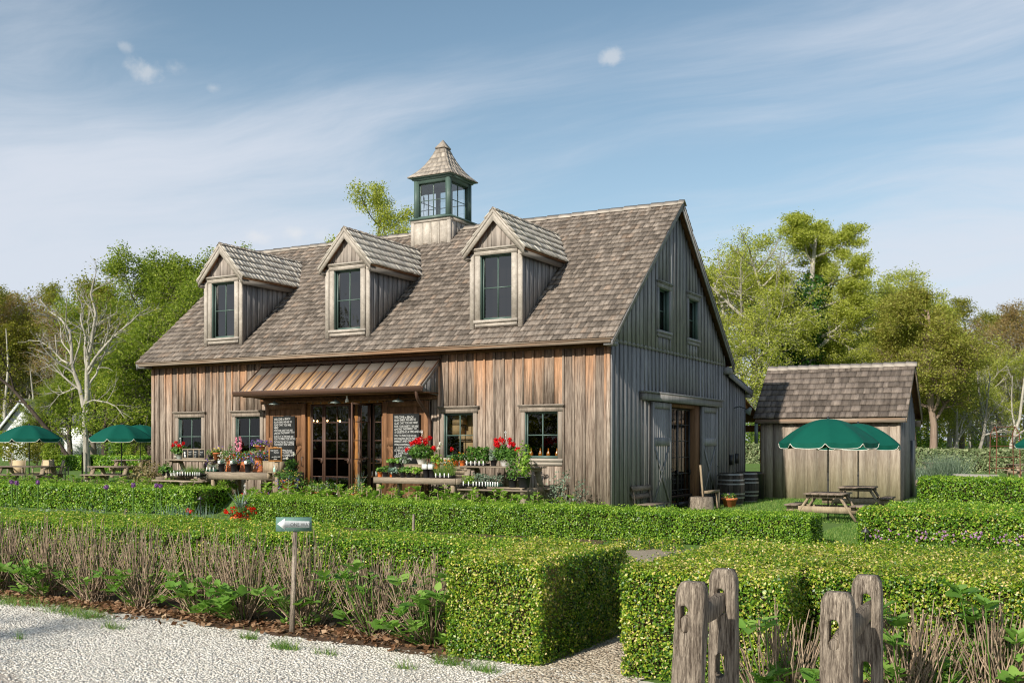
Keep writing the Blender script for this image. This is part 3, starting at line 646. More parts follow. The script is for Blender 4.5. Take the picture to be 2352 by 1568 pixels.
def window(name, parent, x0, x1, z0, z1, y, cas, cols=2, rows=2, glass='glass', trim='trimz', rec=.05, cap=True, frame_w=.055, sillm='cap', label=None, T=None):
    """window in a wall along x facing -y; T optional matrix for other walls"""
    def ob(nm, mb, m, par):
        if T is not None:
            o2 = MB(); o2.merge(mb, T); mb = o2
        return obj(nm, mb, m, par)
    mb = MB(); yo = y - .045
    mb.box(x0 - cas, x0, yo, y + .03, z0, z1, .5); mb.box(x1, x1 + cas, yo, y + .03, z0, z1, .6)
    mb.box(x0 - cas - .02, x1 + cas + .02, yo - .012, y + .03, z1 + .0005, z1 + .15, .7)
    if cap: mb.box(x0 - cas - .07, x1 + cas + .07, yo - .07, y, z1 + .151, z1 + .195, .3); mb.box(x0 - cas - .045, x1 + cas + .045, yo - .04, y, z1 + .12, z1 + .1505, .4)
    w = ob(name, mb, M[trim], parent)
    if label: w['label'] = label
    mb = MB(); mb.box(x0 - cas - .02, x1 + cas + .02, yo - .045, y + .06, z0 - .075, z0 - .001, .8); mb.box(x0 - cas, x1 + cas, yo, y, z0 - .18, z0 - .0755, .6)
    ob('sill', mb, M[sillm], w)
    mb = MB(); fw = frame_w; ya, yb = y + rec, y + rec + .045
    mb.box(x0 + .002, x0 + fw, ya, yb, z0, z1, .5); mb.box(x1 - fw, x1 - .002, ya, yb, z0, z1, .5)
    mb.box(x0 + fw, x1 - fw, ya, yb, z1 - fw, z1 - .002, .5); mb.box(x0 + fw, x1 - fw, ya, yb, z0 + .002, z0 + fw * 1.3, .5)
    mb.box(x0 + .001, x0 + .02, y - .01, ya, z0, z1, .5); mb.box(x1 - .02, x1 - .001, y - .01, ya, z0, z1, .5); mb.box(x0 + .02, x1 - .02, y - .01, ya, z1 - .02, z1 - .001, .5)
    for i in range(1, cols): 
        xc = x0 + (x1 - x0) * i / cols; mb.box(xc - .014, xc + .014, ya + .006, yb - .004, z0 + fw * 1.3, z1 - fw, .5)
    for i in range(1, rows):
        zc = z0 + (z1 - z0) * i / rows; mb.box(x0 + fw, x1 - fw, ya + .008, yb - .006, zc - .014, zc + .014, .5)
    ob('sash', mb, M['green'], w)
    mb = MB(); mb.add([(x0 + .03, yb - .02, z0 + .03), (x1 - .03, yb - .02, z0 + .03), (x1 - .03, yb - .02, z1 - .03), (x0 + .03, yb - .02, z1 - .03)], [(0, 1, 2, 3)])
    ob('pane', mb, M[glass], w)
    return w
for a, b in WIN: window('window', barn, a, b, 1.60, 2.85, -.0005, .12)
Tg = Matrix(((0, -1, 0, 0), (1, 0, 0, 0), (0, 0, 1, 0), (0, 0, 0, 1)))      # x'=-y, y'=x : wall facing +x
for a, b, _, _ in OPU: window('gable_window', barn, a, b, 5.24, 6.47, -.047, .10, trim='gable', T=Tg, sillm='gable', rec=.11)
# added dark panel stands in for the unlit rooms behind the gable windows
mb = MB(); mb.box(-.9, -.85, 2.8, 7.2, 4.8, 6.9); obj('attic_dark_panel', mb, M['inside'], barn)

# dormers
for c in DX:
    z0 = 5.19; mb = MB(); w = .80
    def dt(x): return 8.30 - (abs(x - c)) * 1.175
    slabs(c - w, c + w, .30, z0, lambda x: dt(x) - .05, [(c - .50, c + .50, 5.40, 7.19)], wall_x(mb, .05, -1), off=.20)
    for xx in (c - .75, c - .45, c - .15, c + .15, c + .45, c + .75)[1:5]:
        zt = dt(xx) - .10
        mb.box(xx - .012, xx + .012, .032, .0495, 7.42, zt)
    dm = obj('dormer', mb, M['dormer'], barn)
    for s in (-1, 1): mb = MB(); mb.box(min(c + s * .83, c + s * .70), max(c + s * .83, c + s * .70), .012, .0495, z0 - .03, 7.24, .6); obj('corner_board', mb, M['trimd'], dm)
    # cheeks
    for s in (-1, 1):
        mb = MB(); x = c + s * .80
        yy = np.arange(.05, 2.4, .24)
        for ya in yy:
            yb = min(ya + .24, 2.36); za, zb = rz_front(ya) - .05, rz_front(yb) - .05
            if za > 7.15: break
            mb.prism([(x, ya, za), (x, yb, min(zb, 7.2)), (x, yb, 7.2), (x, ya, 7.2)], (-s * .03, 0, 0))
            if ya > .1 : mb.prism([(x + s * .021, ya - .02, rz_front(ya) - .04), (x + s * .021, ya + .02, rz_front(ya) - .04), (x + s * .021, ya + .02, 7.12), (x + s * .021, ya - .02, 7.12)], (-s * .0205, 0, 0))
        mb.box(min(x, x + s * .025), max(x, x + s * .025), .0125, .13, z0 + .0, 7.15, .5)
        obj('cheek', mb, M['gable'] if s > 0 else M['dormer'], dm)
    # roof
    L = math.hypot(.99, 1.163); cs, sn = .99 / L, 1.163 / L
    for s in (-1, 1):
        mb = MB(); kp = lambda q: q[2] > rz_front(q[1]) - .06
        shingles(mb, (c + s * .99, -.15, 7.27), (0, 1, 0), (-s * cs, 0, sn), (s * sn, 0, cs), 4.0, L, .285, kp, (.10, .22), .048, seed=int(c * 10) + s)
        obj('dormer_roof_slope', mb, M['shingle_d'], dm)
        mb = MB(); zt = 8.42; 
        ye, yr = (7.27 - 4.72) / K - .5, (8.40 - 4.72) / K - .5
        A = [(c + s * .97, -.13, 7.245), (c, -.13, 8.385), (c, yr, 8.385), (c + s * .97, ye, 7.245)]
        mb.prism(A, (0, 0, -.03), .5); obj('roof_underside', mb, M['soffit'], dm)
        # barge board at the front
        mb = MB()
        for (ya, t, off, wd, e) in ((-.135, .035, .05, .19, .95), (-.15, .0145, .025, .07, .985)):
            x0_, zz = c + s * e, 7.29 + (.99 - e) * 1.175
            mb.prism([(x0_, ya, zz - off), (c, ya, 8.43 - off), (c, ya, 8.43 - off - wd * 1.5), (x0_, ya, zz - off - wd * 1.1)], (0, t, 0), .6 if e < .96 else .2)
        obj('barge_board', mb, M['trimd'], dm)
        mb = MB(); mb.prism([(c + s * .93, -.10, 7.22), (c + s * .93, ye, 7.22), (c + s * .93, ye - .22, 7.06), (c + s * .93, -.10, 7.06)], (-s * .03, 0, 0), .5)
        mb.prism([(c + s * .90, -.09, 7.13), (c + s * .90, ye - .1, 7.13), (c + s * .80, ye - .1, 7.13), (c + s * .80, -.09, 7.13)], (0, 0, -.02), .5)
        obj('dormer_fascia', mb, M['trimy'], dm)
    mb = MB(); y = -.16
    while y < 3.75:
        for s in (-1, 1):
            mb.prism([(c, y, 8.465), (c, y + .30, 8.445), (c + s * .11, y + .30, 8.445 - .125), (c + s * .11, y, 8.465 - .125)], (0, 0, -.02))
        y += .27
    obj('dormer_ridge_cap', mb, M['shingle'], dm)
    window('dormer_window', barn, c - .50, c + .50, 5.40, 7.19, .049, .16, glass='glass_d', trim='trimd', rec=.09, sillm='trimd')
    mb = MB(); mb.box(c - .7, c + .7, .55, .6, 5.2, 7.4); mb.box(c - .74, c - .7, .09, .6, 5.2, 7.4); mb.box(c + .7, c + .74, .09, .6, 5.2, 7.4); mb.box(c - .7, c + .7, .09, .6, 5.2, 5.25)  # dark panels behind the pane stand in for the unlit attic
    obj('dormer_dark_box', mb, M['inside'], dm)

# cupola
cx, cy = -8.24, 4.83; hw = .755
mb = MB()
for s, (ax) in ((-1, 'f'), (1, 'b')):
    for k_ in range(4):
        x0_ = cx - hw + .10 + k_ * (2 * hw - .2) / 4; x1_ = x0_ + (2 * hw - .2) / 4
        mb.box(x0_, x1_, cy + s * hw - (.03 if s > 0 else 0), cy + s * hw + (.03 if s < 0 else 0), 8.3, 9.45)
        if k_: mb.box(x0_ - .02, x0_ + .02, cy + s * (hw + .012) - .011, cy + s * (hw + .012) + .011, 8.3, 9.34)
        y0_ = cy - hw + .10 + k_ * (2 * hw - .2) / 4; y1_ = y0_ + (2 * hw - .2) / 4
        mb.box(cx + s * hw - (.03 if s > 0 else 0), cx + s * hw + (.03 if s < 0 else 0), y0_, y1_, 8.3, 9.45)
        if k_: mb.box(cx + s * (hw + .012) - .011, cx + s * (hw + .012) + .011, y0_ - .02, y0_ + .02, 8.3, 9.34)
for sx in (-1, 1):
    for sy in (-1, 1):
        mb.box(cx + sx * (hw + .025) - .0, cx + sx * (hw - .10), cy + sy * (hw + .025), cy + sy * (hw - .10), 8.2, 9.45) if sx * sy > 0 and sx < 0 else mb.box(min(cx + sx * (hw + .025), cx + sx * (hw - .10)), max(cx + sx * (hw + .025), cx + sx * (hw - .10)), min(cy + sy * (hw + .025), cy + sy * (hw - .10)), max(cy + sy * (hw + .025), cy + sy * (hw - .10)), 8.2, 9.45)
mb.box(cx - hw - .03, cx + hw + .03, cy - hw - .03, cy - hw - .001, 9.36, 9.452, .5); mb.box(cx + hw + .001, cx + hw + .03, cy - hw + .001, cy + hw, 9.36, 9.452, .5)
cup = obj('cupola', mb, M['trimd'], barn)
mb = MB(); mb.box(cx - hw - .09, cx + hw + .09, cy - hw - .09, cy + hw + .09, 9.453, 9.50, .5)
obj('cupola_ledge', mb, M['green'], cup)
h2 = .69
mb = MB()
for sx in (-1, 1):
    for sy in (-1, 1):
        x0_, x1_ = sorted((cx + sx * h2, cx + sx * (h2 - .15))); y0_, y1_ = sorted((cy + sy * h2, cy + sy * (h2 - .15)))
        mb.box(x0_, x1_, y0_, y1_, 9.5, 10.95, .5)
for s in (-1, 1):
    for z0_, z1_ in ((9.501, 9.57), (10.68, 10.949)):
        y0_, y1_ = sorted((cy + s * (h2 - .002), cy + s * (h2 - .1))); mb.box(cx - h2 + .15, cx + h2 - .15, y0_, y1_, z0_, z1_, .5)
        x0_, x1_ = sorted((cx + s * (h2 - .002), cx + s * (h2 - .1))); mb.box(x0_, x1_, cy - h2 + .15, cy + h2 - .15, z0_, z1_, .5)
    # trim plate standing proud of the corners
    y0_, y1_ = sorted((cy + s * (h2 + .02), cy + s * h2 )); mb.box(cx - h2 - .0, cx - h2 + .11, y0_, y1_, 9.501, 10.8, .5); mb.box(cx + h2 - .11, cx + h2, y0_, y1_, 9.501, 10.8, .5)
    x0_, x1_ = sorted((cx + s * (h2 + .02), cx + s * h2)); mb.box(x0_, x1_, cy - h2, cy - h2 + .11, 9.501, 10.8, .5); mb.box(x0_, x1_, cy + h2 - .11, cy + h2, 9.501, 10.8, .5)
mb.box(cx - h2 - .06, cx + h2 + .06, cy - h2 - .06, cy + h2 + .06, 10.80, 10.86, .5)
obj('cupola_frame', mb, M['green'], cup)
for k_, (dx_, dy_) in enumerate(((0, -1), (1, 0), (0, 1), (-1, 0))):
    Tm = Matrix.Translation((cx, cy, 0)) @ Matrix.Rotation(k_ * math.pi / 2, 4, 'Z')
    mb = MB(); a = h2 - .15
    yy0, yy1 = -h2 + .09, -h2 + .12
    for (u0, u1, w0, w1) in ((-a, -a + .03, 9.57, 10.68), (a - .03, a, 9.57, 10.68), (-a + .03, a - .03, 9.57, 9.6), (-a + .03, a - .03, 10.65, 10.68), (-.01, .01, 9.6, 10.65)): mb.box(u0, u1, yy0, yy1, w0, w1, .5)
    mb.box(-a + .03, a - .03, yy0 + .005, yy1 - .005, 10.10, 10.12, .5)
    t2 = MB(); t2.merge(mb, Tm); f_ = obj('cupola_window', t2, M['green'], cup)
    mb = MB(); mb.add([(-a, -h2 + .105, 9.57), (a, -h2 + .105, 9.57), (a, -h2 + .105, 10.68), (-a, -h2 + .105, 10.68)], [(0, 1, 2, 3)])
    t2 = MB(); t2.merge(mb, Tm); obj('cupola_pane', t2, M['glass_c'], cup)
mb = MB()                                  # bell-cast pyramid roof in shingle courses
prof = [(.865, 10.87), (.68, 11.035), (.535, 11.205), (.42, 11.375), (.318, 11.57), (.232, 11.755), (.165, 11.94)]
rs = random.Random(5)
for (h_a, z_a), (h_b, z_b) in zip(prof, prof[1:] + [(.0, 12.26)]):
    for k_ in range(4):
        rot = Matrix.Translation((cx, cy, 0)) @ Matrix.Rotation(k_ * math.pi / 2, 4, 'Z'); t2 = MB()
        n_ = max(1, int(round(h_a * 2 / .2))); top = z_b + (.05 if h_b > 0 else 0); hb_ = max(h_b - .02, .0)
        if h_b == 0: n_, h_a = 1, .195
        ed = [-1] + sorted(-1 + 2 * (i + rs.uniform(-.25, .25)) / n_ for i in range(1, n_)) + [1]
        for e0, e1 in zip(ed, ed[1:]):
            ua0, ua1, ub0, ub1 = e0 * h_a, e1 * h_a, e0 * hb_, e1 * hb_; g_ap = .004
            P = [(ua0 + g_ap, -h_a, z_a), (ua1 - g_ap, -h_a, z_a), (ub1, -hb_, top), (ub0, -hb_, top), (ua0 + g_ap, -h_a - .012, z_a + .03), (ua1 - g_ap, -h_a - .012, z_a + .03), (ub1, -hb_ - .003, top + .006), (ub0, -hb_ - .003, top + .006)]
            t2.add(P, BOXF, rs.random())
        mb.merge(t2, rot)
obj('cupola_roof', mb, M['shingle_c'], cup)
mb = MB(); mb.prism([(cx - .84, cy - .84, 10.864), (cx + .84, cy - .84, 10.864), (cx + .84, cy + .84, 10.864), (cx - .84, cy + .84, 10.864)], (0, 0, .012), .5); obj('cupola_soffit', mb, M['green'], cup)

# awning over the front door
AX0, AX1, AY, AZ0, AZ1 = -11.84, -5.20, -1.02, 3.60, 4.42
m_, g_ = newmat('standing_seam_copper'); o_ = g_.obj(); sp = g_.n('ShaderNodeSeparateXYZ', {0: o_})
nz = g_.noise(g_.mapping(o_, (14, 1.2, 1.2)), 1.0, 4, 0.6); nl = g_.noise(g_.mapping(o_, (1.2, .4, .4)), 1.0, 3, 0.5); pan = g_.attr()
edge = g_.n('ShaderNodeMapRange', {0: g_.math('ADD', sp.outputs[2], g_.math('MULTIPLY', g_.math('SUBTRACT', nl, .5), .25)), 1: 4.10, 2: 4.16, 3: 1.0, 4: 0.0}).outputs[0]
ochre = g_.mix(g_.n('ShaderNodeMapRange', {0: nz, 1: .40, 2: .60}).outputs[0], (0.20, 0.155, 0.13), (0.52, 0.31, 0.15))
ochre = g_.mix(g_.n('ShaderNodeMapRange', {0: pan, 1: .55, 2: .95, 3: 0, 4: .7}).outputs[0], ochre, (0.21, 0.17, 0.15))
pale_top = g_.n('ShaderNodeMapRange', {0: g_.math('ADD', sp.outputs[2], g_.math('MULTIPLY', nl, .2)), 1: 4.1, 2: 4.45}).outputs[0]  # paler grey-brown towards the upper edge of the metal
top_ = g_.mix(pale_top, (0.27, 0.215, 0.185), (0.44, 0.40, 0.34))
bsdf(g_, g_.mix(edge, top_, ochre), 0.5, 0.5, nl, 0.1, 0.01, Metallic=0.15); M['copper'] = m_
aw = MB(); npan = 14; pw = (AX1 - AX0) / npan; L = math.hypot(AY, AZ1 - AZ0)
for i in range(npan):
    x0_ = AX0 + i * pw; aw.prism([(x0_, AY, AZ0), (x0_ + pw, AY, AZ0), (x0_ + pw, -.03, AZ1 - .02), (x0_, -.03, AZ1 - .02)], (0, 0, -.03), random.random())
awn = obj('awning', aw, M['copper'], barn)
mb = MB()
for i in range(npan + 1): 
    x_ = AX0 + i * pw; mb.beam((x_, AY - .01, AZ0 + .012), (x_, -.03, AZ1 + .0), .022, .03)
obj('awning_seams', mb, M['steel'], awn)
mb = MB(); mb.box(AX0 - .02, AX1 + .02, -.06, -.025, AZ1 - .06, AZ1 + .09); obj('awning_flashing', mb, M['steel'], awn)
mb = MB()
pr = [(-1.03, 3.57), (-1.03, 3.47), (-1.07, 3.42), (-1.13, 3.42), (-1.15, 3.50), (-1.17, 3.55), (-1.16, 3.57), (-1.12, 3.52), (-1.07, 3.47), (-1.045, 3.57)]
mb.prism([(AX0 - .18, y_, z_) for y_, z_ in pr], (AX1 - AX0 + .26, 0, 0), .5); obj('gutter', mb, M['steel'], awn)
mb = MB(); mb.box(AX0 + .1, AX1 - .05, -1.0, -.05, 3.40, 3.43, .5); mb.box(AX0 + .1, AX1 - .02, -1.028, -.99, 3.431, 3.56, .5); obj('awning_soffit', mb, M['soffit'], awn)
for x_, s in ((AX1 - .10, 1), (AX0 + .10, -1)):
    mb = MB()
    mb.prism([(x_, -.03, 3.35), (x_, -.86, 3.44), (x_, -.93, 3.60), (x_, -.03, 4.33)], (s * .03, 0, 0), .4)
    for y_ in (-.2, -.42, -.64): mb.box(min(x_ + s * .031, x_ + s * .05), max(x_ + s * .031, x_ + s * .05), y_ - .02, y_ + .02, 3.42, 3.62 + (.86 + y_) * .72)
    mb.beam((x_ + s * .055, -1.0, 3.50), (x_ + s * .055, -.05, 4.26), .035, .12, .4)
    obj('awning_side', mb, M['gable'], awn)
mb = MB(); pth = [(AX1 - .10, -1.09, 3.45), (AX1 - .10, -1.08, 3.33), (AX1 - .13, -.98, 3.22), (AX1 - .22, -.55, 2.98), (AX1 - .30, -.22, 2.80), (AX1 - .31, -.12, 2.68), (AX1 - .31, -.10, 2.5), (AX1 - .31, -.10, .45)]
mb.tube(pth, .045, 12); obj('downspout', mb, M['steel'], barn, smooth=True)
# lamps under the awning
def barnlamp(x, y, z, r=.17):
    mb = MB(); mb.tube([(x, -.05, z + .10), (x, y + .05, z + .16), (x, y, z + .06)], .012, 8); 
    a = obj('lamp_arm', mb, M['darkmetal'], barn)
    mb = MB(); mb.lathe([(.0, .07), (.04, .07), (.05, .05), (r * .75, .02), (r, -.02), (r * .98, -.025), (r * .7, .01), (.0, .04)], 24, (x, y, z)); obj('lamp_shade', mb, M['enamel'], a, smooth=True)
    mb = MB(); mb.lathe([(.0, -.045), (.025, -.04), (.033, -.015), (.02, .02), (.0, .025)], 12, (x, y, z)); obj('bulb', mb, M['white'], a, smooth=True)
for u_ in (630, 770.7, 914): p = aty(u_, 922, -.62); barnlamp(p[0], -.62, 3.20)
p = aty(797, 912, -.7); mb = MB(); mb.lathe([(.0, .12), (.03, .12), (.02, .06), (.05, .0), (.055, -.06), (.0, -.05)], 14, (p[0], -.7, 3.26)); obj('spotlight', mb, M['white'], barn, smooth=True)

# sliding plank doors at the front, opened to both sides
def plankdoor(name, x0, x1, z0, z1, y, mat, T=None, brace='X', zmid=None, trim=None):
    """frame, planks and braces in the plane y, facing -y"""
    mb = MB(); n_ = max(3, int((x1 - x0) / .19)); pw_ = (x1 - x0) / n_
    for i in range(n_): mb.box(x0 + i * pw_ + .002, x0 + (i + 1) * pw_ - .002, y - .02, y + .02, z0, z1)
    def ob(nm, mb, par):
        if T is not None: o2 = MB(); o2.merge(mb, T); mb = o2
        return obj(nm, mb, M[mat], par)
    d = ob(name, mb, barn); mb = MB(); w = .14; yf = y - .052; yt = y - .0205
    mb.box(x0, x0 + w, yf, yt, z0, z1, .4); mb.box(x1 - w, x1, yf, yt, z0, z1, .6)
    zm = zmid or (z0 + (z1 - z0) * .58)
    for za, zb in ((z0, z0 + .18), (zm - .12, zm + .12), (z1 - .17, z1)): mb.box(x0 + w + .001, x1 - w - .001, yf, yt, za, zb)
    ob('door_frame', mb, d)
    mb = MB()
    mb.beam((x0 + w + .03, y - .034, z0 + .20), (x1 - w - .03, y - .034, zm - .14), .10, .024, .3, up=(0, 1, 0))
    if brace == 'X': mb.beam((x1 - w - .03, y - .041, z0 + .20), (x0 + w + .03, y - .041, zm - .14), .10, .024, .5, up=(0, 1, 0))
    ob('brace', mb, d)
    mb = MB(); hx = x1 - .08; mb.tube([(hx, y - .055, z0 + .85), (hx, y - .12, z0 + .87), (hx, y - .12, z0 + 1.13), (hx, y - .055, z0 + 1.15)], .012, 8)
    o2 = MB(); o2.merge(mb, T) if T is not None else None
    obj('handle', o2 if T is not None else mb, M['darkmetal'], d)
    return d
dl = plankdoor('sliding_door', -11.60, -10.02, .45, 3.22, -.09, 'door', brace='X')
dr = plankdoor('sliding_door', -7.12, -5.55, .45, 3.22, -.09, 'door', brace='X')
mb = MB(); mb.box(-11.9, -5.3, -.06, -.03, 3.2505, 3.40, .4); mb.box(-11.8, -5.4, -.16, -.1, 3.25, 3.30, .3); obj('door_track', mb, M['door'], barn)
mb = MB(); mb.box(-10.13, -9.925, -.03, .12, .42, 3.19, .5); mb.box(-7.215, -7.12, -.03, .12, .42, 3.19, .4); mb.box(-10.13, -7.12, -.032, .12, 3.1905, 3.26, .6); obj('door_casing', mb, M['orange'], barn)
def steel_leaf(name, x0, x1, z0, z1, y, cols, rows, T=None, mat='steel'):
    def ob(nm, mb, m, par):
        if T is not None: o2 = MB(); o2.merge(mb, T); mb = o2
        return obj(nm, mb, M[m], par)
    mb = MB(); f_ = .055
    mb.box(x0, x0 + f_, y - .02, y + .02, z0, z1, .5); mb.box(x1 - f_, x1, y - .02, y + .02, z0, z1, .5); mb.box(x0 + f_, x1 - f_, y - .02, y + .02, z1 - f_, z1, .5); mb.box(x0 + f_, x1 - f_, y - .02, y + .02, z0, z0 + .12, .5)
    for i in range(1, cols): xc = x0 + (x1 - x0) * i / cols; mb.box(xc - .012, xc + .012, y - .012, y + .012, z0 + .12, z1 - f_, .5)
    for i in range(1, rows): zc = z0 + (z1 - z0) * i / rows; mb.box(x0 + f_, x1 - f_, y - .0115, y + .0115, zc - .012, zc + .012, .5)
    mb.box(x1 - .09, x1 - .02, y - .05, y - .0205, z0 + .95, z0 + 1.10, .5); mb.beam((x1 - .05, y - .06, z0 + 1.05), (x1 - .17, y - .06, z0 + 1.05), .015, .015)
    d = ob(name, mb, mat, barn)
    mb = MB(); mb.add([(x0 + .02, y, z0 + .05), (x1 - .02, y, z0 + .05), (x1 - .02, y, z1 - .02), (x0 + .02, y, z1 - .02)], [(0, 1, 2, 3)]); ob('door_pane', mb, 'glass', d)
    return d
steel_leaf('glazed_door', -9.90, -9.42, .46, 3.17, .02, 1, 5); steel_leaf('glazed_door', -9.41, -8.42, .46, 3.17, .02, 2, 5)
Td = Matrix.Translation((-7.66, .0, 0)) @ Matrix.Rotation(R(-88), 4, 'Z')
steel_leaf('open_glazed_door', 0.0, .95, .46, 3.17, 0, 2, 5, Td)
steel_leaf('glazed_door', -7.60, -7.225, .46, 3.17, .03, 1, 5)
# inside the shop: timber brace, shelves with jars, pendant bulbs
mb = MB(); mb.tube([(-8.9, 3.4, 2.0), (-8.5, 3.4, 2.5), (-8.1, 3.4, 3.1), (-7.9, 3.4, 3.8)], .10, 8); mb.box(-8.0, -7.8, 3.3, 3.5, .43, 4.3); mb.box(-10.5, -6.4, 3.3, 3.5, 3.7, 3.95); obj('timber_brace', mb, M['door'], barn)
mb = MB()
for z_ in (.9, 1.35, 1.8): mb.box(-10.4, -8.2, 2.6, 3.0, z_, z_ + .04)
mb.box(-10.4, -10.34, 2.6, 3.0, .43, 2.2); mb.box(-8.26, -8.2, 2.6, 3.0, .43, 2.2); shelf = obj('shelf', mb, M['door'], barn)
mb = MB()
for z_ in (.94, 1.39, 1.84):
    for i in range(14): mb.lathe([(0, 0), (.045, 0), (.045, .13), (.03, .16), (.0, .16)], 8, (-10.2 + i * .14 + random.uniform(-.02, .02), 2.8, z_ + .001))
obj('shelf_goods', mb, M['white'], shelf)
mE, gE = newmat('lit_bulb'); gE.n('ShaderNodeOutputMaterial', {0: gE.n('ShaderNodeEmission', {0: (1.0, 0.55, 0.22, 1), 1: 14.0}).outputs[0]}); M['lit'] = mE
for (u_, v_, y_) in ((720, 966, 1.2), (729, 967, 1.3), (752, 966, 1.6), (775, 966, 1.2), (781, 967, 1.4)):
    p = aty(u_, v_, y_); mb = MB(); mb.lathe([(0, -.03), (.02, -.02), (.024, 0), (.012, .03), (0, .035)], 10, tuple(p)); b_ = obj('pendant_bulb', mb, M['lit'], barn, smooth=True)
    mb = MB(); mb.tube([(p[0], p[1], p[2] + .03), (p[0], p[1], 4.4)], .005, 4); obj('flex', mb, M['black'], b_)

# gable door: header, sliding doors, glazed doors
mb = MB(); mb.box(.0275, .20, 1.98, 8.90, 3.20, 3.40, .4); mb.box(.02, .26, 1.94, 8.94, 3.401, 3.45, .3); obj('door_header', mb, M['gable'], barn)
plankdoor('gable_sliding_door', 2.68, 4.20, .10, 3.17, -.075, 'gable', T=Tg, zmid=2.05)
plankdoor('gable_sliding_door', 7.02, 8.62, .10, 3.17, -.075, 'gable', T=Tg, zmid=2.05)
mb = MB(); mb.box(-.25, .03, 4.20, 4.32, .05, 3.19, .4); mb.box(-.35, .04, 6.55, 7.00, .05, 3.19, .5); mb.box(-.25, .03, 4.321, 6.549, 3.08, 3.19, .5); obj('gable_door_casing', mb, M['door'], barn)
Tq = Tg @ Matrix.Translation((0, .14, 0))
steel_leaf('gable_glazed_door', 4.33, 5.42, .08, 3.07, 0, 3, 6, Tq, 'darkmetal'); steel_leaf('gable_glazed_door', 5.43, 6.54, .08, 3.07, 0, 3, 6, Tq, 'darkmetal')

# lean-to at the back
mb = MB(); slabs(YB + .001, 12.5, .27, 0, lambda y: 4.42 - (y - 9.9) * .196, [], wall_y(mb, -.06, 1))
battens_y(mb, -.06, np.arange(YB + .27, 12.45, .27), 0, lambda y: 4.40 - (y - 9.9) * .196, [])
slabs(-10, -.1, .3, 0, lambda x: 3.85, [], wall_x(mb, 12.5, 1)); obj('lean_to_wall', mb, M['gable'], barn)
mb = MB(); zf = lambda y: 4.52 - (y - 9.75) * .196
mb.prism([(-10, 9.75, zf(9.75)), (-10, 12.85, zf(12.85)), (.12, 12.85, zf(12.85)), (.12, 9.75, zf(9.75))], (0, 0, .03), .4); obj('lean_to_roof', mb, M['slate'], barn)
mb = MB(); mb.prism([(.09, 9.9, zf(9.9) - .003), (.09, 12.82, zf(12.82) - .003), (.09, 12.82, zf(12.82) - .2), (.09, 9.9, zf(9.9) - .2)], (.03, 0, 0), .4); mb.box(-.2, .089, 12.5, 12.8, 3.68, 3.88, .4); obj('lean_to_fascia', mb, M['gable'], barn)
mb = MB(); zp = lambda y: 3.62 - (y - 12.55) * .30
mb.prism([(-6, 12.56, zp(12.56)), (-6, 15.2, zp(15.2)), (-.1, 15.2, zp(15.2)), (-.1, 12.56, zp(12.56))], (0, 0, .05), .4)
for x_ in (-5, -3.8, -2.6, -1.4, -.25): mb.beam((x_, 12.56, zp(12.56) - .07), (x_, 15.1, zp(15.1) - .07), .08, .13)
mb.box(-.2, -.08, 15.0, 15.12, .1, 2.75); mb.box(-6, -.08, 14.95, 15.1, 2.45, 2.7); obj('back_porch', mb, M['orange'], barn)
p = aty(0, 0, 0)
mb = MB(); mb.tube([(0.02 - .06, 11.0, 3.25), (.14, 11.05, 3.30), (.34, 11.2, 3.22)], .02, 8); a_ = obj('floodlight_arm', mb, M['darkmetal'], barn)
mb = MB(); mb.lathe([(.0, .14), (.05, .13), (.07, .06), (.14, -.10), (.12, -.10), (.0, .04)], 18); t2 = MB(); t2.merge(mb, Matrix.Translation((.42, 11.25, 3.15)) @ Matrix.Rotation(R(38), 4, 'Y')); obj('floodlight', t2, M['enamel'], a_, smooth=True)
for (y_, z_) in ((10.45, 1.25), (11.1, 1.3)):
    mb = MB(); mb.box(-.055, .06, y_, y_ + .2, z_, z_ + .35); obj('meter_box', mb, M['darkmetal'], barn)
mb = MB(); mb.tube([(-.02, 11.9, .95), (.25, 12.15, .95), (.55, 12.2, .95), (.62, 12.2, .85), (.62, 12.2, .1)], .05, 10); obj('vent_pipe', mb, M['darkmetal'], barn, smooth=True)

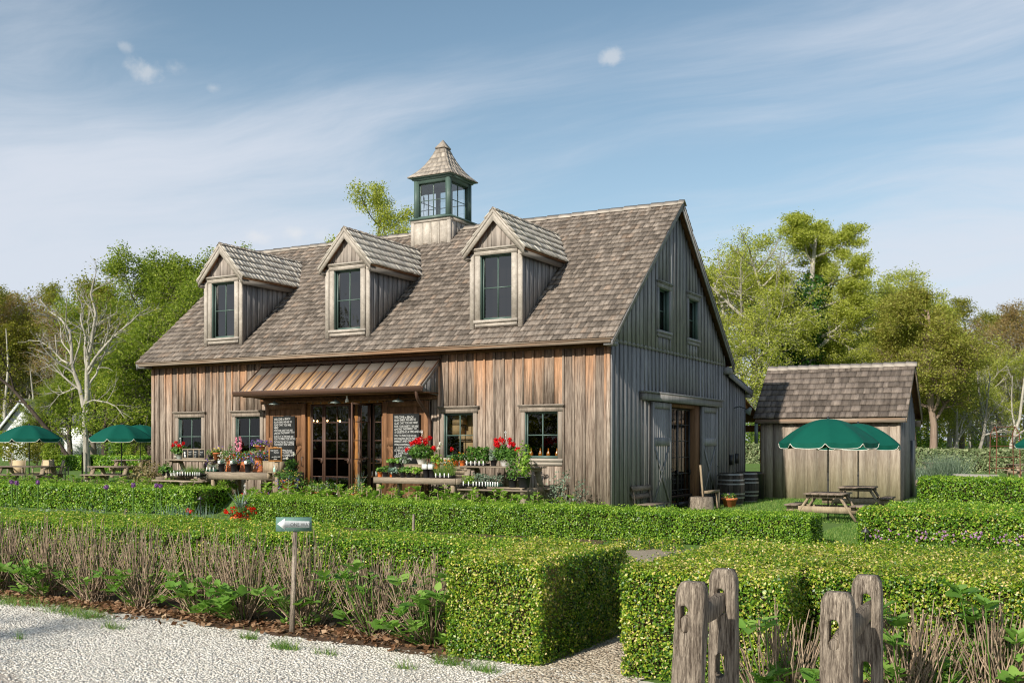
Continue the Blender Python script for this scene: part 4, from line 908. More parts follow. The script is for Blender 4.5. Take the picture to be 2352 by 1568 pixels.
# ================================================================== HEDGES
def hedge(name, label, boxes, dens, ls, mat, group=None, rr=.10, seed=1, bump=.03, yel=0.0, cat='hedge', aspect=.62):
    """boxes: (x0,x1,y0,y1,z0,z1) making up one hedge; leaves spread over a rounded, uneven surface"""
    r = np.random.default_rng(seed); mb = MB(); c0 = np.array([(boxes[0][0] + boxes[0][1]) / 2, (boxes[0][2] + boxes[0][3]) / 2, 0])
    for (x0, x1, y0, y1, z0, z1) in boxes:
        h = np.array([x1 - x0, y1 - y0, z1 - z0]) / 2; c = np.array([x0 + x1, y0 + y1, z0 + z1]) / 2
        for ax in range(3):
            for sg in ((-1, 1) if ax < 2 else (1,)):
                o = [i for i in range(3) if i != ax]; A = 4 * h[o[0]] * h[o[1]]; n = int(A * dens * (1.0 if not (ax == 1 and sg > 0) else .5))
                q = np.zeros((n, 3)); q[:, o[0]] = r.uniform(-h[o[0]], h[o[0]], n); q[:, o[1]] = r.uniform(-h[o[1]], h[o[1]], n); q[:, ax] = sg * h[ax]
                inner = np.clip(q, -(h - rr), h - rr); inner[:, 2] = np.minimum(inner[:, 2], h[2] - rr); inner[:, 2] = np.where(q[:, 2] < 0, q[:, 2], inner[:, 2])
                d = q - inner; L = np.linalg.norm(d, axis=1, keepdims=True); nrm = d / (L + 1e-9); p = inner + nrm * rr
                P = p + c
                bn = clusternoise(P, 2.2, seed + 2) * bump * 1.2 + clusternoise(P, 7.0, seed + 3) * bump + clusternoise(P, 21.0, seed + 9) * bump * .8
                depth = -np.abs(r.normal(size=n)) * .048 + (r.random(n) < .09) * r.random(n) * (.07 if ax == 2 else .045)
                P = P + nrm * (bn + depth)[:, None]
                # drop what falls inside another box of the same hedge
                keep = np.ones(n, bool)
                for bx in boxes:
                    if bx == (x0, x1, y0, y1, z0, z1): continue
                    keep &= ~((P[:, 0] > bx[0] + .03) & (P[:, 0] < bx[1] - .03) & (P[:, 1] > bx[2] + .03) & (P[:, 1] < bx[3] - .03) & (P[:, 2] < bx[5] - .04))
                P, nrm, depth = P[keep], nrm[keep], depth[keep]; n = len(P)
                N = nrm + r.normal(size=(n, 3)) * .62 + np.array([0, 0, .25])
                bare = clusternoise(P, 6.5, seed + 21); kp2 = (bare > -.50) | (r.random(n) < .45); P, nrm = P[kp2], nrm[kp2]; n = len(P)
                N = nrm + r.normal(size=(n, 3)) * .62 + np.array([0, 0, .25])
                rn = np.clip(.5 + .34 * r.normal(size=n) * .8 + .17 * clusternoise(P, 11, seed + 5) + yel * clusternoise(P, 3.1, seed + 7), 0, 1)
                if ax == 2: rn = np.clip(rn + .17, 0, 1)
                mb.leaves(P - c0, N, ls * r.uniform(.5, 1.4, n), aspect, rn, along=r.normal(size=(n, 3)) * .8 + nrm * .5 + np.array([0, 0, .5]))
    root = thing(name, label, cat, (c0[0], c0[1], 0), group=group)
    obj('hedge_foliage', mb, mat, root)
    mb = MB(); 
    for i_, (x0, x1, y0, y1, z0, z1) in enumerate(boxes): mb.box(x0 + .10 - c0[0], x1 - .10 - c0[0], y0 + .10 + i_ * .01 - c0[1], y1 - .10 - i_ * .01 - c0[1], z0 + .03, z1 - .10 - i_ * .003, .5)
    obj('twig_shade_core', mb, M['core'], root)
    return root
HG = 'clipped boxwood hedges'
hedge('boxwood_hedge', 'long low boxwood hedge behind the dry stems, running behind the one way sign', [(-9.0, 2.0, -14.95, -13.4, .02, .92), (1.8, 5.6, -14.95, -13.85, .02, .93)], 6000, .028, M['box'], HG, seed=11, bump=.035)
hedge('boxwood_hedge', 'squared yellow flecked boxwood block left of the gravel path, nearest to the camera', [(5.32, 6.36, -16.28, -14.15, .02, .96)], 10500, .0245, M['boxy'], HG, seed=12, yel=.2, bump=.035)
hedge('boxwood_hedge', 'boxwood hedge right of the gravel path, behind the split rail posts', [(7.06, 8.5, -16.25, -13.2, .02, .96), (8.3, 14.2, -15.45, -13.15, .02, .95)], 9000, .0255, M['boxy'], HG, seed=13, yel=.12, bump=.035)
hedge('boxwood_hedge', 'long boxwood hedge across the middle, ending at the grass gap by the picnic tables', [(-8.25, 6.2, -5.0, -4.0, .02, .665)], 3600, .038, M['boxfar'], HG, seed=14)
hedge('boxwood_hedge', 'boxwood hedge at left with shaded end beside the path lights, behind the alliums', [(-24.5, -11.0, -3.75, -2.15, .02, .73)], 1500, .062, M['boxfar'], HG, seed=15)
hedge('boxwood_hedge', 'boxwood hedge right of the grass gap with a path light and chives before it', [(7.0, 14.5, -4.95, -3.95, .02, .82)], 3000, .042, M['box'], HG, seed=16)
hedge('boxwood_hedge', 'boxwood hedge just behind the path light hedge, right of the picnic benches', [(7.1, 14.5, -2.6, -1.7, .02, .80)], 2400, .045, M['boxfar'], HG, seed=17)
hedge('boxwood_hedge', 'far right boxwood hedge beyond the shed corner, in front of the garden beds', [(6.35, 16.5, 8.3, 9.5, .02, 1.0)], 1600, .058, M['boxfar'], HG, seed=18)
e0 = atd(2040, 54); e1 = atd(2560, 50)
def hedge_line(name, label, p0, p1, wdt, z1, dens, ls, mat, seed, **k):
    a = math.atan2(p1[1] - p0[1], p1[0] - p0[0]); L = math.hypot(p1[0] - p0[0], p1[1] - p0[1])
    h_ = hedge(name, label, [(-L / 2, L / 2, -wdt / 2, wdt / 2, 0, z1)], dens, ls, mat, HG, seed=seed, **k)
    h_.location = ((p0[0] + p1[0]) / 2, (p0[1] + p1[1]) / 2, float(gz((p0[0] + p1[0]) / 2, (p0[1] + p1[1]) / 2)) - .05); h_.rotation_euler = (0, 0, a); return h_
hedge_line('clipped_hedge', 'tall pale leaved hedge along the edge of the woods, right of the shed', atd(1990, 58), atd(2560, 56), 1.2, 1.35, 420, .14, M['pale'], 21, rr=.2, bump=.06)
hedge_line('clipped_hedge', 'piece of pale hedge seen between the barn and the shed', atd(1690, 60), atd(1800, 60), 1.2, 1.2, 420, .14, M['pale'], 22, rr=.2, bump=.06)
hedge_line('boxwood_hedge', 'low dark boxwood hedge behind the left picnic tables', atd(132, 52), atd(345, 49), 1.0, .78, 900, .09, M['boxfar'], 23)
# little box seedlings at the garden path
sd = MB(); n = 420; q = rng.normal(size=(n, 3)); q /= np.linalg.norm(q, axis=1, keepdims=True); q[:, 2] = abs(q[:, 2]); sd.leaves(q * np.array([.19, .19, .26]) * (0.75 + .35 * rng.random((n, 1))), q + rng.normal(size=(n, 3)) * .5, .04, .6)
first = None
for i, (u, v) in enumerate(((1418, 1262), (1442, 1262), (1468, 1262), (1492, 1260), (1522, 1262), (1548, 1266), (1430, 1300), (1446, 1322), (1424, 1345))):
    p = atz(u, v); lab = 'young box bush by the garden path, ' + ['leftmost of the far row', 'second in the far row', 'third in the far row', 'fourth in the far row', 'fifth in the far row', 'rightmost of the far row', 'farthest one in the gap', 'middle one in the gap', 'nearest one in the gap'][i]
    if first is None:
        first = thing('young_box_bush', lab, 'bush', (p[0], p[1], 0), group='young box bushes'); obj('foliage', sd, M['boxy'], first)
        mb = MB(); mb.tube([(0, 0, 0), (0, 0, .2)], .012, 5); obj('stem', mb, M['stem'], first)
    else: dup(first, (p[0], p[1], 0), i * 1.3, lab, .85 + .3 * random.random())

# ================================================================== DRY HYDRANGEAS
def rosette(mb, c, n, ls, tilt=.55, rr_=None):
    """pairs of broad leaves round a shoot tip"""
    a = np.arange(n) * 2.4 + random.random() * 6; up = np.linspace(.25, 1.0, n)
    D = np.stack([np.cos(a), np.sin(a), np.full(n, tilt) * up + rng.normal(size=n) * .15], 1)
    P = np.array(c) + np.stack([np.cos(a) * .012, np.sin(a) * .012, -.10 * (1 - up)], 1)
    N = np.stack([-np.cos(a) * .5, -np.sin(a) * .5, np.full(n, 1.0)], 1) + rng.normal(size=(n, 3)) * .25
    mb.leaves(P, N, ls * (1.15 - .6 * up) * rng.uniform(.75, 1.2, n), .68, np.clip(.25 + .5 * up + rng.normal(size=n) * .16, 0, 1), fold=True, along=D)
def hydrangea(name, label, loc, nst, hgt, spread, shoots, seed, group, leafn=8, ls=.12, side=0):
    r = random.Random(seed); root = thing(name, label, 'shrub', loc, group=group); mb = MB()
    for i in range(nst):
        a = r.uniform(0, 6.28); lean = r.random() ** .7 * spread; b = (r.gauss(0, .09), r.gauss(0, .07), 0); h = hgt * r.uniform(.72, 1.05) * (1 - .25 * lean / spread)
        t = (b[0] + math.cos(a) * lean, b[1] + math.sin(a) * lean * .7, h); bow = r.uniform(-.03, .03)
        pts = [b, (b[0] + (t[0] - b[0]) * .55 + bow, b[1] + (t[1] - b[1]) * .5, h * .38), (b[0] + (t[0] - b[0]) * .8 - bow, b[1] + (t[1] - b[1]) * .8, h * .72), t]
        rn = r.random(); mb.tube(pts, [.0066, .0054, .0044, .0032], 4, rn, caps=False)
        for q in range(r.choice((0, 1, 1))):      # short stubs
            k_ = r.uniform(.3, 1.0); i0 = int(k_ * 2.99); f_ = k_ * 3 - i0; p = np.array(pts[i0]) * (1 - f_) + np.array(pts[i0 + 1]) * f_
            aa = r.uniform(0, 6.28); mb.tube([p, p + np.array([math.cos(aa) * .02, math.sin(aa) * .02, .035])], [.0045, .003], 4, rn, caps=False)
    for i in range(int(nst * .12)):                  # splayed low stems
        a = r.uniform(0, 6.28); mb.tube([(0, 0, .02), (math.cos(a) * .25, math.sin(a) * .2, .12), (math.cos(a) * .55, math.sin(a) * .35, .22 + r.random() * .15)], [.007, .006, .004], 4, r.random(), caps=False)
    obj('stems', mb, M['stem'], root)
    lf = MB(); sm = MB()
    for (dx, dy, z, n, s) in shoots:
        rosette(lf, (dx, dy, z), n, s); sm.tube([(dx * .3, dy * .3, .02), (dx * .8, dy * .8, z * .6), (dx, dy, z)], .005, 4, caps=False)
    for i in range(leafn * 4):
        a = r.uniform(0, 6.28); d = r.uniform(.05, .34); z = r.uniform(.05, .5); rosette(lf, (math.cos(a) * d, math.sin(a) * d * .7, z), r.choice((3, 4, 5)), ls * r.uniform(.4, .75))
    obj('leaves', lf, M['hyd'], root); obj('green_shoots', sm, M['hyd'], root); return root
HYG = 'dry hydrangea shrubs along the gravel'
row = ['leftmost, cut by the photo edge', 'second from the left', 'third from the left', 'fourth from the left', 'fifth from the left', 'sixth from the left', 'seventh from the left', 'eighth from the left', 'just left of the sign post', 'just right of the sign post', 'eleventh from the left', 'second from the hedge block', 'pressed against the hedge block']
for i, w in enumerate(row):
    x_ = -5.6 + i * (4.95 + 5.6) / 12; y_ = -15.62 - max(0, (x_ - 1) * .045); sh = []
    rr_ = random.Random(i + 40); big = [5, 4, 6, 3, 8, 10, 4, 5, 8, 15, 7, 9, 17][i]
    for j in range(big): sh.append((rr_.uniform(-.36, .36), rr_.uniform(-.50, -.12), rr_.uniform(.16, .48 if i < 11 else .78), rr_.choice((5, 6, 8)), rr_.uniform(.13, .20)))
    hydrangea('hydrangea_shrub', 'dry stemmed hydrangea at the gravel edge, ' + w, (x_ + rr_.uniform(-.15, .15), y_ + rr_.uniform(-.08, .08), .015), int(rr_.uniform(75, 125)), 1.10 if i < 11 else .95, .62, sh, 50 + i, HYG, leafn=[5, 5, 3, 5, 7, 8, 3, 5, 6, 8, 5, 7, 9][i], ls=.15)
for (u, v, w, n, sh) in ((1800, 1655, 'between the two pairs of split rail posts', 95, [(rng.uniform(-.3, .35), rng.uniform(-.3, .1), z, 7, .15) for z in (.25, .3, .2, .35, .42, .3, .15, .75, .68, .22, .4)]),
                         (2080, 1640, 'right of the rightmost post, big and leafy', 110, [(rng.uniform(-.45, .2), rng.uniform(-.35, .15), z, 8, .16) for z in (.3, .45, .6, .7, .5, .35, .2, .75, .8, .55, .4)]),
                         (2290, 1640, 'at the far right edge of the photo', 110, [(rng.uniform(-.4, .4), rng.uniform(-.3, .15), z, 8, .17) for z in (.85, .9, .7, .8, .5, .35, .6, .4, .25, .72)])):
    p = atz(u, v); hydrangea('hydrangea_shrub', 'dry stemmed hydrangea ' + w, (p[0], p[1] , .015), n, .86, .42, sh, int(u), HYG, leafn=6, ls=.15)

# leafy light green hydrangeas in front of the barn
def leafy(name, loc, seed, h=.85):
    r = random.Random(seed); root = thing(name, None, 'shrub', loc); lf = MB(); st = MB()
    for i in range(46):
        a = r.uniform(0, 6.28); d = r.random() ** .5 * .62; z = h * (1 - .45 * (d / .62) ** 2) * r.uniform(.62, 1.04)
        rosette(lf, (math.cos(a) * d, math.sin(a) * d * .75, z), r.choice((5, 6, 7)), r.uniform(.12, .19), .45)
        st.tube([(math.cos(a) * d * .3, math.sin(a) * d * .3, 0), (math.cos(a) * d, math.sin(a) * d * .75, z + (.05 if r.random() < .3 else 0))], .006, 4, r.random(), caps=False)
    obj('leaves', lf, M['hydl'], root); obj('stems', st, M['stem'], root); return root
protos = [leafy('leafy_hydrangea', (0, 0, 0), s_) for s_ in (1, 2, 3)]
used = [False] * 3
def place_leafy(i, loc, label, sc=1.0, grp='leafy hydrangeas in front of the barn'):
    k_ = i % 3
    if not used[k_]: o = protos[k_]; o.location = loc; o.scale = (sc,) * 3; used[k_] = True; o['label'] = label; o['group'] = grp
    else: dup(protos[k_], loc, i * 1.7, label, sc, group=grp)
ordn = ['first', 'second', 'third', 'fourth', 'fifth', 'sixth', 'seventh', 'eighth', 'ninth', 'tenth', 'eleventh', 'twelfth', 'thirteenth', 'fourteenth', 'fifteenth']
for i, x in enumerate(np.linspace(-8.6, .35, 12)): place_leafy(i, (x, -3.45 + .12 * math.sin(i * 2.1), 0), 'light green hydrangea between middle hedge and barn, %s from the left' % ordn[i], 1.13 if i < 10 else 1.0)
for i, x in enumerate(np.linspace(-24.5, -11.9, 12)): place_leafy(i + 1, (x, -1.55, float(gz(x, -1.55)) - .05), 'light green hydrangea behind the left hedge, %s from the left' % ordn[i], (.85, .85, .72) if x < -12.5 else .75)

# ================================================================== TREES
class Tree:
    def __init__(s, seed): s.r = random.Random(seed); s.wood = MB(); s.tips = []; s.tw = MB()
    def limb(s, p, d, L, r0, lev, maxlev, nseg=6, wig=.18, up=.06, nchild=6, ang=.75, ratio=.62, path=None, start=.3):
        R_ = s.r
        if path is None:
            pts = [np.array(p, float)]; d = np.array(d, float); d /= np.linalg.norm(d)
            for i in range(nseg):
                d = d + np.array([R_.gauss(0, wig), R_.gauss(0, wig), R_.gauss(0, wig * .7) + up]); d /= np.linalg.norm(d); pts.append(pts[-1] + d * L / nseg)
        else: pts = [np.array(q, float) for q in path]; L = sum(np.linalg.norm(b - a) for a, b in zip(pts, pts[1:])); nseg = len(pts) - 1
        end = .28 if lev < maxlev else .35
        rad = [r0 * (1 - (1 - end) * i / nseg) for i in range(nseg + 1)]
        s.wood.tube(pts, rad, 8 if lev == 0 else (6 if lev == 1 else (4 if lev == 2 else 3)), R_.random(), caps=False)
        if lev >= maxlev - 1: s.tips += [(q, lev) for q in (pts[1:] if lev == maxlev else pts[nseg // 2:])]
        if lev < maxlev:
            for i in range(nchild):
                t = start + (1 - start) * (i + R_.random() * .8) / nchild; t = min(t, .99); k_ = int(t * nseg); f_ = t * nseg - k_
                q = pts[k_] * (1 - f_) + pts[k_ + 1] * f_; dd = pts[k_ + 1] - pts[k_]; dd /= np.linalg.norm(dd)
                a = R_.uniform(0, 6.28) + i * 2.4; x = np.cross(dd, [0.13, .21, .97]); x /= np.linalg.norm(x) + 1e-9; y = np.cross(dd, x)
                an = ang * R_.uniform(.7, 1.25); nd = dd * math.cos(an) + (x * math.cos(a) + y * math.sin(a)) * math.sin(an)
                Lc = L * ratio * (1.15 - .55 * t) * R_.uniform(.75, 1.15) * (1 if lev or path is None else .8)
                s.limb(q, nd, Lc, rad[k_] * .58, lev + 1, maxlev, max(3, nseg - 2), wig * 1.15, up, max(3, nchild - 1), ang, ratio)
    def build(s, name, label, loc, bark, leafspec, group='trees around the barn', extra=None, cat='tree'):
        """leafspec: list of (material, leaves per tip, leaf size, spread, tip share)"""
        root = thing(name, label, cat, loc, group=group); obj('trunk', s.wood, bark, root, smooth=True)
        T = np.array([t[0] for t in s.tips]); lg = np.random.default_rng(len(T))
        for (m, per, size, spr, share) in leafspec:
            sel = T[lg.random(len(T)) < share]; n = len(sel) * per
            cl = lg.normal(size=len(sel)) * .13
            P = np.repeat(sel, per, 0) + lg.normal(size=(n, 3)) * spr * np.array([1, 1, .55]); N = lg.normal(size=(n, 3)) * .8 + np.array([0, 0, .7])
            rn = np.clip(.5 + np.repeat(cl, per) + lg.normal(size=n) * .2, 0, 1)
            mb = MB(); mb.leaves(P, N, size * lg.uniform(.6, 1.3, n), .6, rn); obj('crown', mb, m, root)
        if extra: extra(root)
        return root
def std_tree(seed, H, spread=.5, trunk=.3, r=.22, lean=(0, 0), maxlev=3, nchild=7, ang=.8, up=.05, wig=.14, ratio=.62):
    t = Tree(seed); rr = t.r
    path = [(0, 0, -.3)]; 
    for i in range(1, 8): z = H * .82 * i / 7; path.append((lean[0] * z + rr.gauss(0, .025 * H * i / 7), lean[1] * z + rr.gauss(0, .025 * H * i / 7), z))
    t.limb(None, None, 0, r, 0, maxlev, nchild=nchild + 4, ang=ang, ratio=spread, path=path, start=trunk, up=up, wig=wig); return t

# --- left side: back row of olive and russet woods, pale sycamore, fresh green tree by the barn
spec_olive = [(M['t_olive'], 13, .12, .22, .75)]; spec_fresh = [(M['t_fresh'], 15, .14, .22, .85)]; spec_lime = [(M['t_lime'], 14, .12, .22, .8)]; spec_russet = [(M['t_brown'], 8, .11, .22, .5)]
LT = []
A1 = std_tree(101, 12.2, .60, .16, .24, nchild=9, ang=.85, wig=.2).build('woodland_tree', '', (0, 0, 0), M['bark'], spec_olive)
A2 = std_tree(102, 11.5, .58, .2, .2, nchild=9, ang=.8, wig=.2).build('woodland_tree', '', (0, 0, 0), M['barkpale'], spec_russet)
A3 = std_tree(103, 12.0, .64, .15, .28, nchild=9, ang=.9, wig=.2).build('broadleaf_tree', '', (0, 0, 0), M['bark'], spec_fresh)
A4 = std_tree(104, 12.5, .62, .18, .24, nchild=8, ang=.85, wig=.2).build('woodland_tree', '', (0, 0, 0), M['barkpale'], spec_lime)
A5 = std_tree(105, 12.0, .45, .18, .2, nchild=7, ang=.7, up=.09).build('woodland_tree', '', (0, 0, 0), M['bark'], [(M['t_olive'], 9, .15, .4, .8)])
started = {}
def plant(A, u, d, s_, rz, label, dz=0):
    p = atd(u, d); p[2] += dz
    if A.name not in started: A.location = p; A.rotation_euler = (0, 0, rz); A.scale = (s_,) * 3 if isinstance(s_, (int, float)) else s_; A['label'] = label; started[A.name] = A; return A
    return dup(A, tuple(p), rz, label, s_)
plant(A1, -60, 80, 1.05, .3, 'olive leaved tree at the far left edge of the woods')
plant(A2, 20, 84, 1.12, 1.2, 'russet budding tree at left, behind the white building')
plant(A1, 95, 88, 1.15, 2.2, 'olive leaved tree rising behind the white building roof')
plant(A2, 165, 80, 1.10, 2.9, 'thin russet tree right behind the pale sycamore')
plant(A5, 245, 86, 1.22, .9, 'sparse olive tree behind the sycamore, right of its trunk')
plant(A2, 300, 92, 1.1, 4.2, 'russet tree half hidden between sycamore and green tree')
plant(A3, 325, 66, 1.0, .4, 'fresh green tree left of the barn roof, nearest to the sycamore')
plant(A3, 440, 60, (1.0, 1.0, .98), 2.4, 'fresh green tree rising directly behind the left end of the barn roof')
plant(A3, 170, 70, .50, 3.3, 'small round fresh green tree above the right part of the white building')
plant(A3, 120, 62, .36, 1.3, 'low leafy tree hugging the right side of the white gable')
plant(A3, 265, 61, .42, 5.0, 'low fresh green tree behind the right umbrella of the left seating area')
plant(A5, 50, 95, 1.0, 3.7, 'sparse tree deepest in the left woods')
plant(A1, 380, 84, .95, 5.1, 'olive tree deep behind the barn roof at left')
# pale sycamore with its two leaders, limbs traced as real branches
t = Tree(7); s_ = 50 / F
def tp(u, v, y=0): return ((u - 198) * s_ , y, (1050 - v) * s_)
t.limb(None, None, 0, .20, 0, 3, path=[tp(202, 1062), tp(198, 1000), tp(196, 960), tp(192, 925), tp(193, 905)], nchild=2, ratio=.3, start=.7)
for (pth, r, nc) in (([(193, 905, 0), (184, 880, .2), (176, 854, .3), (160, 822, .5), (149, 800, .8), (144, 760, 1.0), (132, 720, 1.4), (105, 690, 1.6), (70, 670, 2), (40, 640, 2.4)], .13, 9),
                     ([(193, 905, 0), (201, 883, 0), (204, 850, -.2), (204, 818, -.2), (208, 790, -.3), (218, 760, -.4), (225, 735, -.6), (232, 690, -.6), (228, 650, -1), (236, 615, -1)], .14, 10),
                     ([(204, 818, -.2), (196, 795, 0), (189, 765, .3), (185, 740, .6), (170, 700, .8), (168, 660, 1), (150, 620, 1)], .075, 8),
                     ([(204, 822, -.2), (232, 790, -.6), (262, 765, -1), (290, 740, -1.2), (328, 716, -1.5), (345, 700, -1.6)], .085, 7),
                     ([(149, 804, .8), (120, 790, 1), (95, 765, 1.2), (62, 745, 1.4), (30, 742, 1.6)], .06, 7),
                     ([(196, 895, 0), (230, 888, -.8), (275, 895, -1.5), (300, 905, -1.8), (322, 930, -2)], .05, 6),
                     ([(176, 854, .3), (140, 860, 1.2), (95, 870, 2), (60, 900, 2.5)], .05, 7)):
    t.limb(None, None, 0, r, 1, 3, path=[tp(a, b, c) for a, b, c in pth], nchild=nc, ratio=.42, start=.18, ang=.7, wig=.2)
syc = t.build('sycamore_tree', 'nearly bare pale barked sycamore forking above the left umbrellas', tuple(atd(198, 50)), M['barkpale'], [(M['t_olive'], 2, .13, .3, .35)]); syc.rotation_euler = (0, 0, YAW)
# dark leaning trunk at the far left
t = Tree(9); t.limb(None, None, 0, .15, 0, 3, path=[(3.4, 0, .2), (2.4, 0, 1.6), (1.2, 0.1, 3.0), (0, .2, 4.3), (-1.6, .2, 5.6), (-3.2, 0, 7.2)], nchild=7, ratio=.35, start=.45)
dk = t.build('leaning_tree', 'dark leaning trunk crossing in front of the white gable at far left', tuple(atd(22, 56)), M['barkdark'], [(M['t_olive'], 4, .14, .35, .4)]); dk.rotation_euler = (0, 0, YAW)
# trunks in front of the right part of the white building
for (u, d, w, lab) in ((160, 60, .30, 'short rough trunk wrapped in vines before the white siding, left one'), (214, 59, .34, 'pale crooked trunk left of the white corner post'), (240, 59, .36, 'dark trunk leaning right beside the white corner post')):
    t = Tree(int(u)); t.limb(None, None, 0, w * .62, 0, 2, path=[(0, 0, -.2), (.03, 0, .8), (-.06, 0, 1.8), (.1 if u < 230 else .25, 0, 3.0), (.2 if u < 230 else .5, .1, 4.6)], nchild=6, ratio=.35, start=.35)
    t.build('tree', lab, tuple(atd(u, d)), M['bark'] if u != 240 else M['barkdark'], [(M['t_fresh'], 16, .15, .4, .9)])
# --- behind the barn
t = std_tree(33, 18.6, .34, .62, .20, nchild=8, ang=.75, up=.08, wig=.2)
t.build('tall_tree', 'tall sparse yellow green tree rising behind the ridge left of the cupola', tuple(atd(893, 64)), M['bark'], [(M['t_lime'], 5, .13, .26, .7)])
# --- right side woods
def locust(seed, H):
    t = Tree(seed); rr = t.r
    t.limb(None, None, 0, .36, 0, 3, path=[(0, 0, -.3), (.05, 0, H * .15), (-.1, 0, H * .3), (.2, .1, H * .45), (.5, 0, H * .62), (.6, 0, H * .8), (.9, .2, H * .93)], nchild=15, ratio=.40, start=.34, ang=1.0, up=.03, wig=.2)
    t.limb(None, None, 0, .24, 1, 3, path=[(-.1, 0, H * .3), (-1.2, .3, H * .42), (-2.2, .3, H * .55), (-2.8, 0, H * .72), (-3.4, 0, H * .84)], nchild=10, ratio=.5, start=.3, ang=.95, up=.03, wig=.2)
    t.limb(None, None, 0, .2, 1, 3, path=[(.2, .1, H * .42), (1.6, -.3, H * .5), (3.2, -.4, H * .56), (4.6, -.4, H * .60)], nchild=9, ratio=.5, start=.25, ang=.95, up=.04, wig=.2)
    t.limb(None, None, 0, .2, 1, 3, path=[(-.1, 0, H * .34), (-2.4, -.5, H * .5), (-4.6, -.5, H * .62), (-6.2, -.4, H * .72)], nchild=9, ratio=.5, start=.25, ang=.95, up=.04, wig=.2)
    return t
def ivy(paths, rad, n, seed):
    def f(root):
        r = np.random.default_rng(seed); mb = MB()
        for pth, rr_ in zip(paths, rad):
            P = np.array(pth, float); k_ = r.random(n) * (len(P) - 1); i0 = k_.astype(int); f_ = (k_ - i0)[:, None]; q = P[i0] * (1 - f_) + P[i0 + 1] * f_
            a = r.random(n) * 6.28; bulge = rr_ * (.6 + .5 * np.sin(k_ * 5.1 + seed) ** 2 + .3 * r.random(n)); d = np.stack([np.cos(a), np.sin(a), r.normal(size=n) * .3], 1)
            mb.leaves(q + d * bulge[:, None], d + r.normal(size=(n, 3)) * .5, r.uniform(.12, .24, n), .8, r.random(n))
        obj('ivy', mb, M['t_ivy'], root)
    return f
Hh = 15.6
lc = locust(61, Hh).build('ivy_clad_tree', 'tall yellow green tree with ivy covered trunk behind the shed roof', tuple(atd(1845, 66)), M['barkpale'], [(M['t_lime'], 15, .12, .23, .85)],
    extra=ivy([[(0, 0, 1.5), (-.1, 0, Hh * .3), (.2, .1, Hh * .45), (.5, 0, Hh * .62), (.6, 0, Hh * .74)], [(-.3, 0, 4.0), (-1.6, .3, Hh * .42), (-2.2, .3, Hh * .55), (-2.6, 0, Hh * .62)], [(-.6, 0, 1.0), (-.5, 0, 5.5)], [(1.0, 0, 1.0), (.9, 0, 4.5)]], (.95, .7, 1.5, 1.3), 5200, 5)); lc.rotation_euler = (0, 0, YAW)
t = std_tree(71, 12.6, .62, .15, .30, nchild=10, ang=.85, wig=.18)
mp = t.build('broad_tree', 'broad rounded yellow green tree behind the right side of the shed', tuple(atd(2085, 72)), M['bark'], [(M['t_lime'], 14, .12, .22, .85)])
t = std_tree(72, 11.2, .46, .30, .24, nchild=13, ang=1.0, up=.02, wig=.2)
cd = t.build('cedar_tree', 'brownish olive cedar with bare shredded trunk just right of the shed', tuple(atd(2142, 58)), M['barkcedar'], [(M['t_cedar'], 9, .11, .26, .55), (M['t_lime'], 5, .11, .3, .3)])
t = std_tree(73, 10.6, .46, .32, .24, nchild=12, ang=1.0, up=.02, wig=.2)
t.build('cedar_tree', 'second darker cedar right behind the shed gable edge', tuple(atd(2098, 62)), M['barkcedar'], [(M['t_cedar'], 8, .11, .24, .5), (M['t_lime'], 4, .11, .3, .3)])
plant(A4, 1655, 66, 1.12, .8, 'yellow green tree appearing right beside the barn gable')
plant(A4, 1735, 74, 1.22, 2.0, 'loose lime green tree between barn gable and shed')
plant(A4, 1960, 80, 1.12, 3.1, 'lime green tree in the middle of the right woods')
plant(A4, 2010, 66, .62, 4.4, 'smaller lime green tree close behind the shed ridge')
plant(A1, 2210, 84, 1.02, 4.9, 'olive green tree in the right woods beyond the cedar')
plant(A5, 2290, 78, .95, 1.9, 'sparse olive tree near the right edge of the photo')
plant(A2, 2330, 70, .95, .2, 'russet budding tree at the right edge of the photo')
plant(A1, 2420, 82, 1.0, 2.7, 'olive tree cut off by the right edge of the photo')
plant(A4, 2260, 66, .62, 5.7, 'low lime green tree above the pale hedge at right')
plant(A5, 1890, 88, 1.1, 4.6, 'sparse tree deep behind the shed roof')
for i, (u, d, h, ln, lab) in enumerate(((2245, 60, 5.5, .25, 'bare forked dead tree above the pale hedge, left of the iron arch'), (2268, 62, 6.5, -.2, 'bare pale trunk with upswept limbs behind the iron arch'), (2318, 60, 7.5, .3, 'bare leaning pale trunk right of the iron arch'), (2190, 61, 5.0, .1, 'thin bare dead stem right of the cedar trunk'))):
    t = Tree(200 + i); t.limb(None, None, 0, .13, 0, 3, path=[(0, 0, -.2), (.1, 0, h * .2), (.1 + ln * h * .2, 0, h * .4), (ln * h * .35, .1, h * .7), (ln * h * .5, .1, h)], nchild=6, ratio=.5, start=.25, ang=.7)
    t.build('dead_tree', lab, tuple(atd(u, d)), M['barkpale'], [(M['t_olive'], 2, .12, .3, .25)])
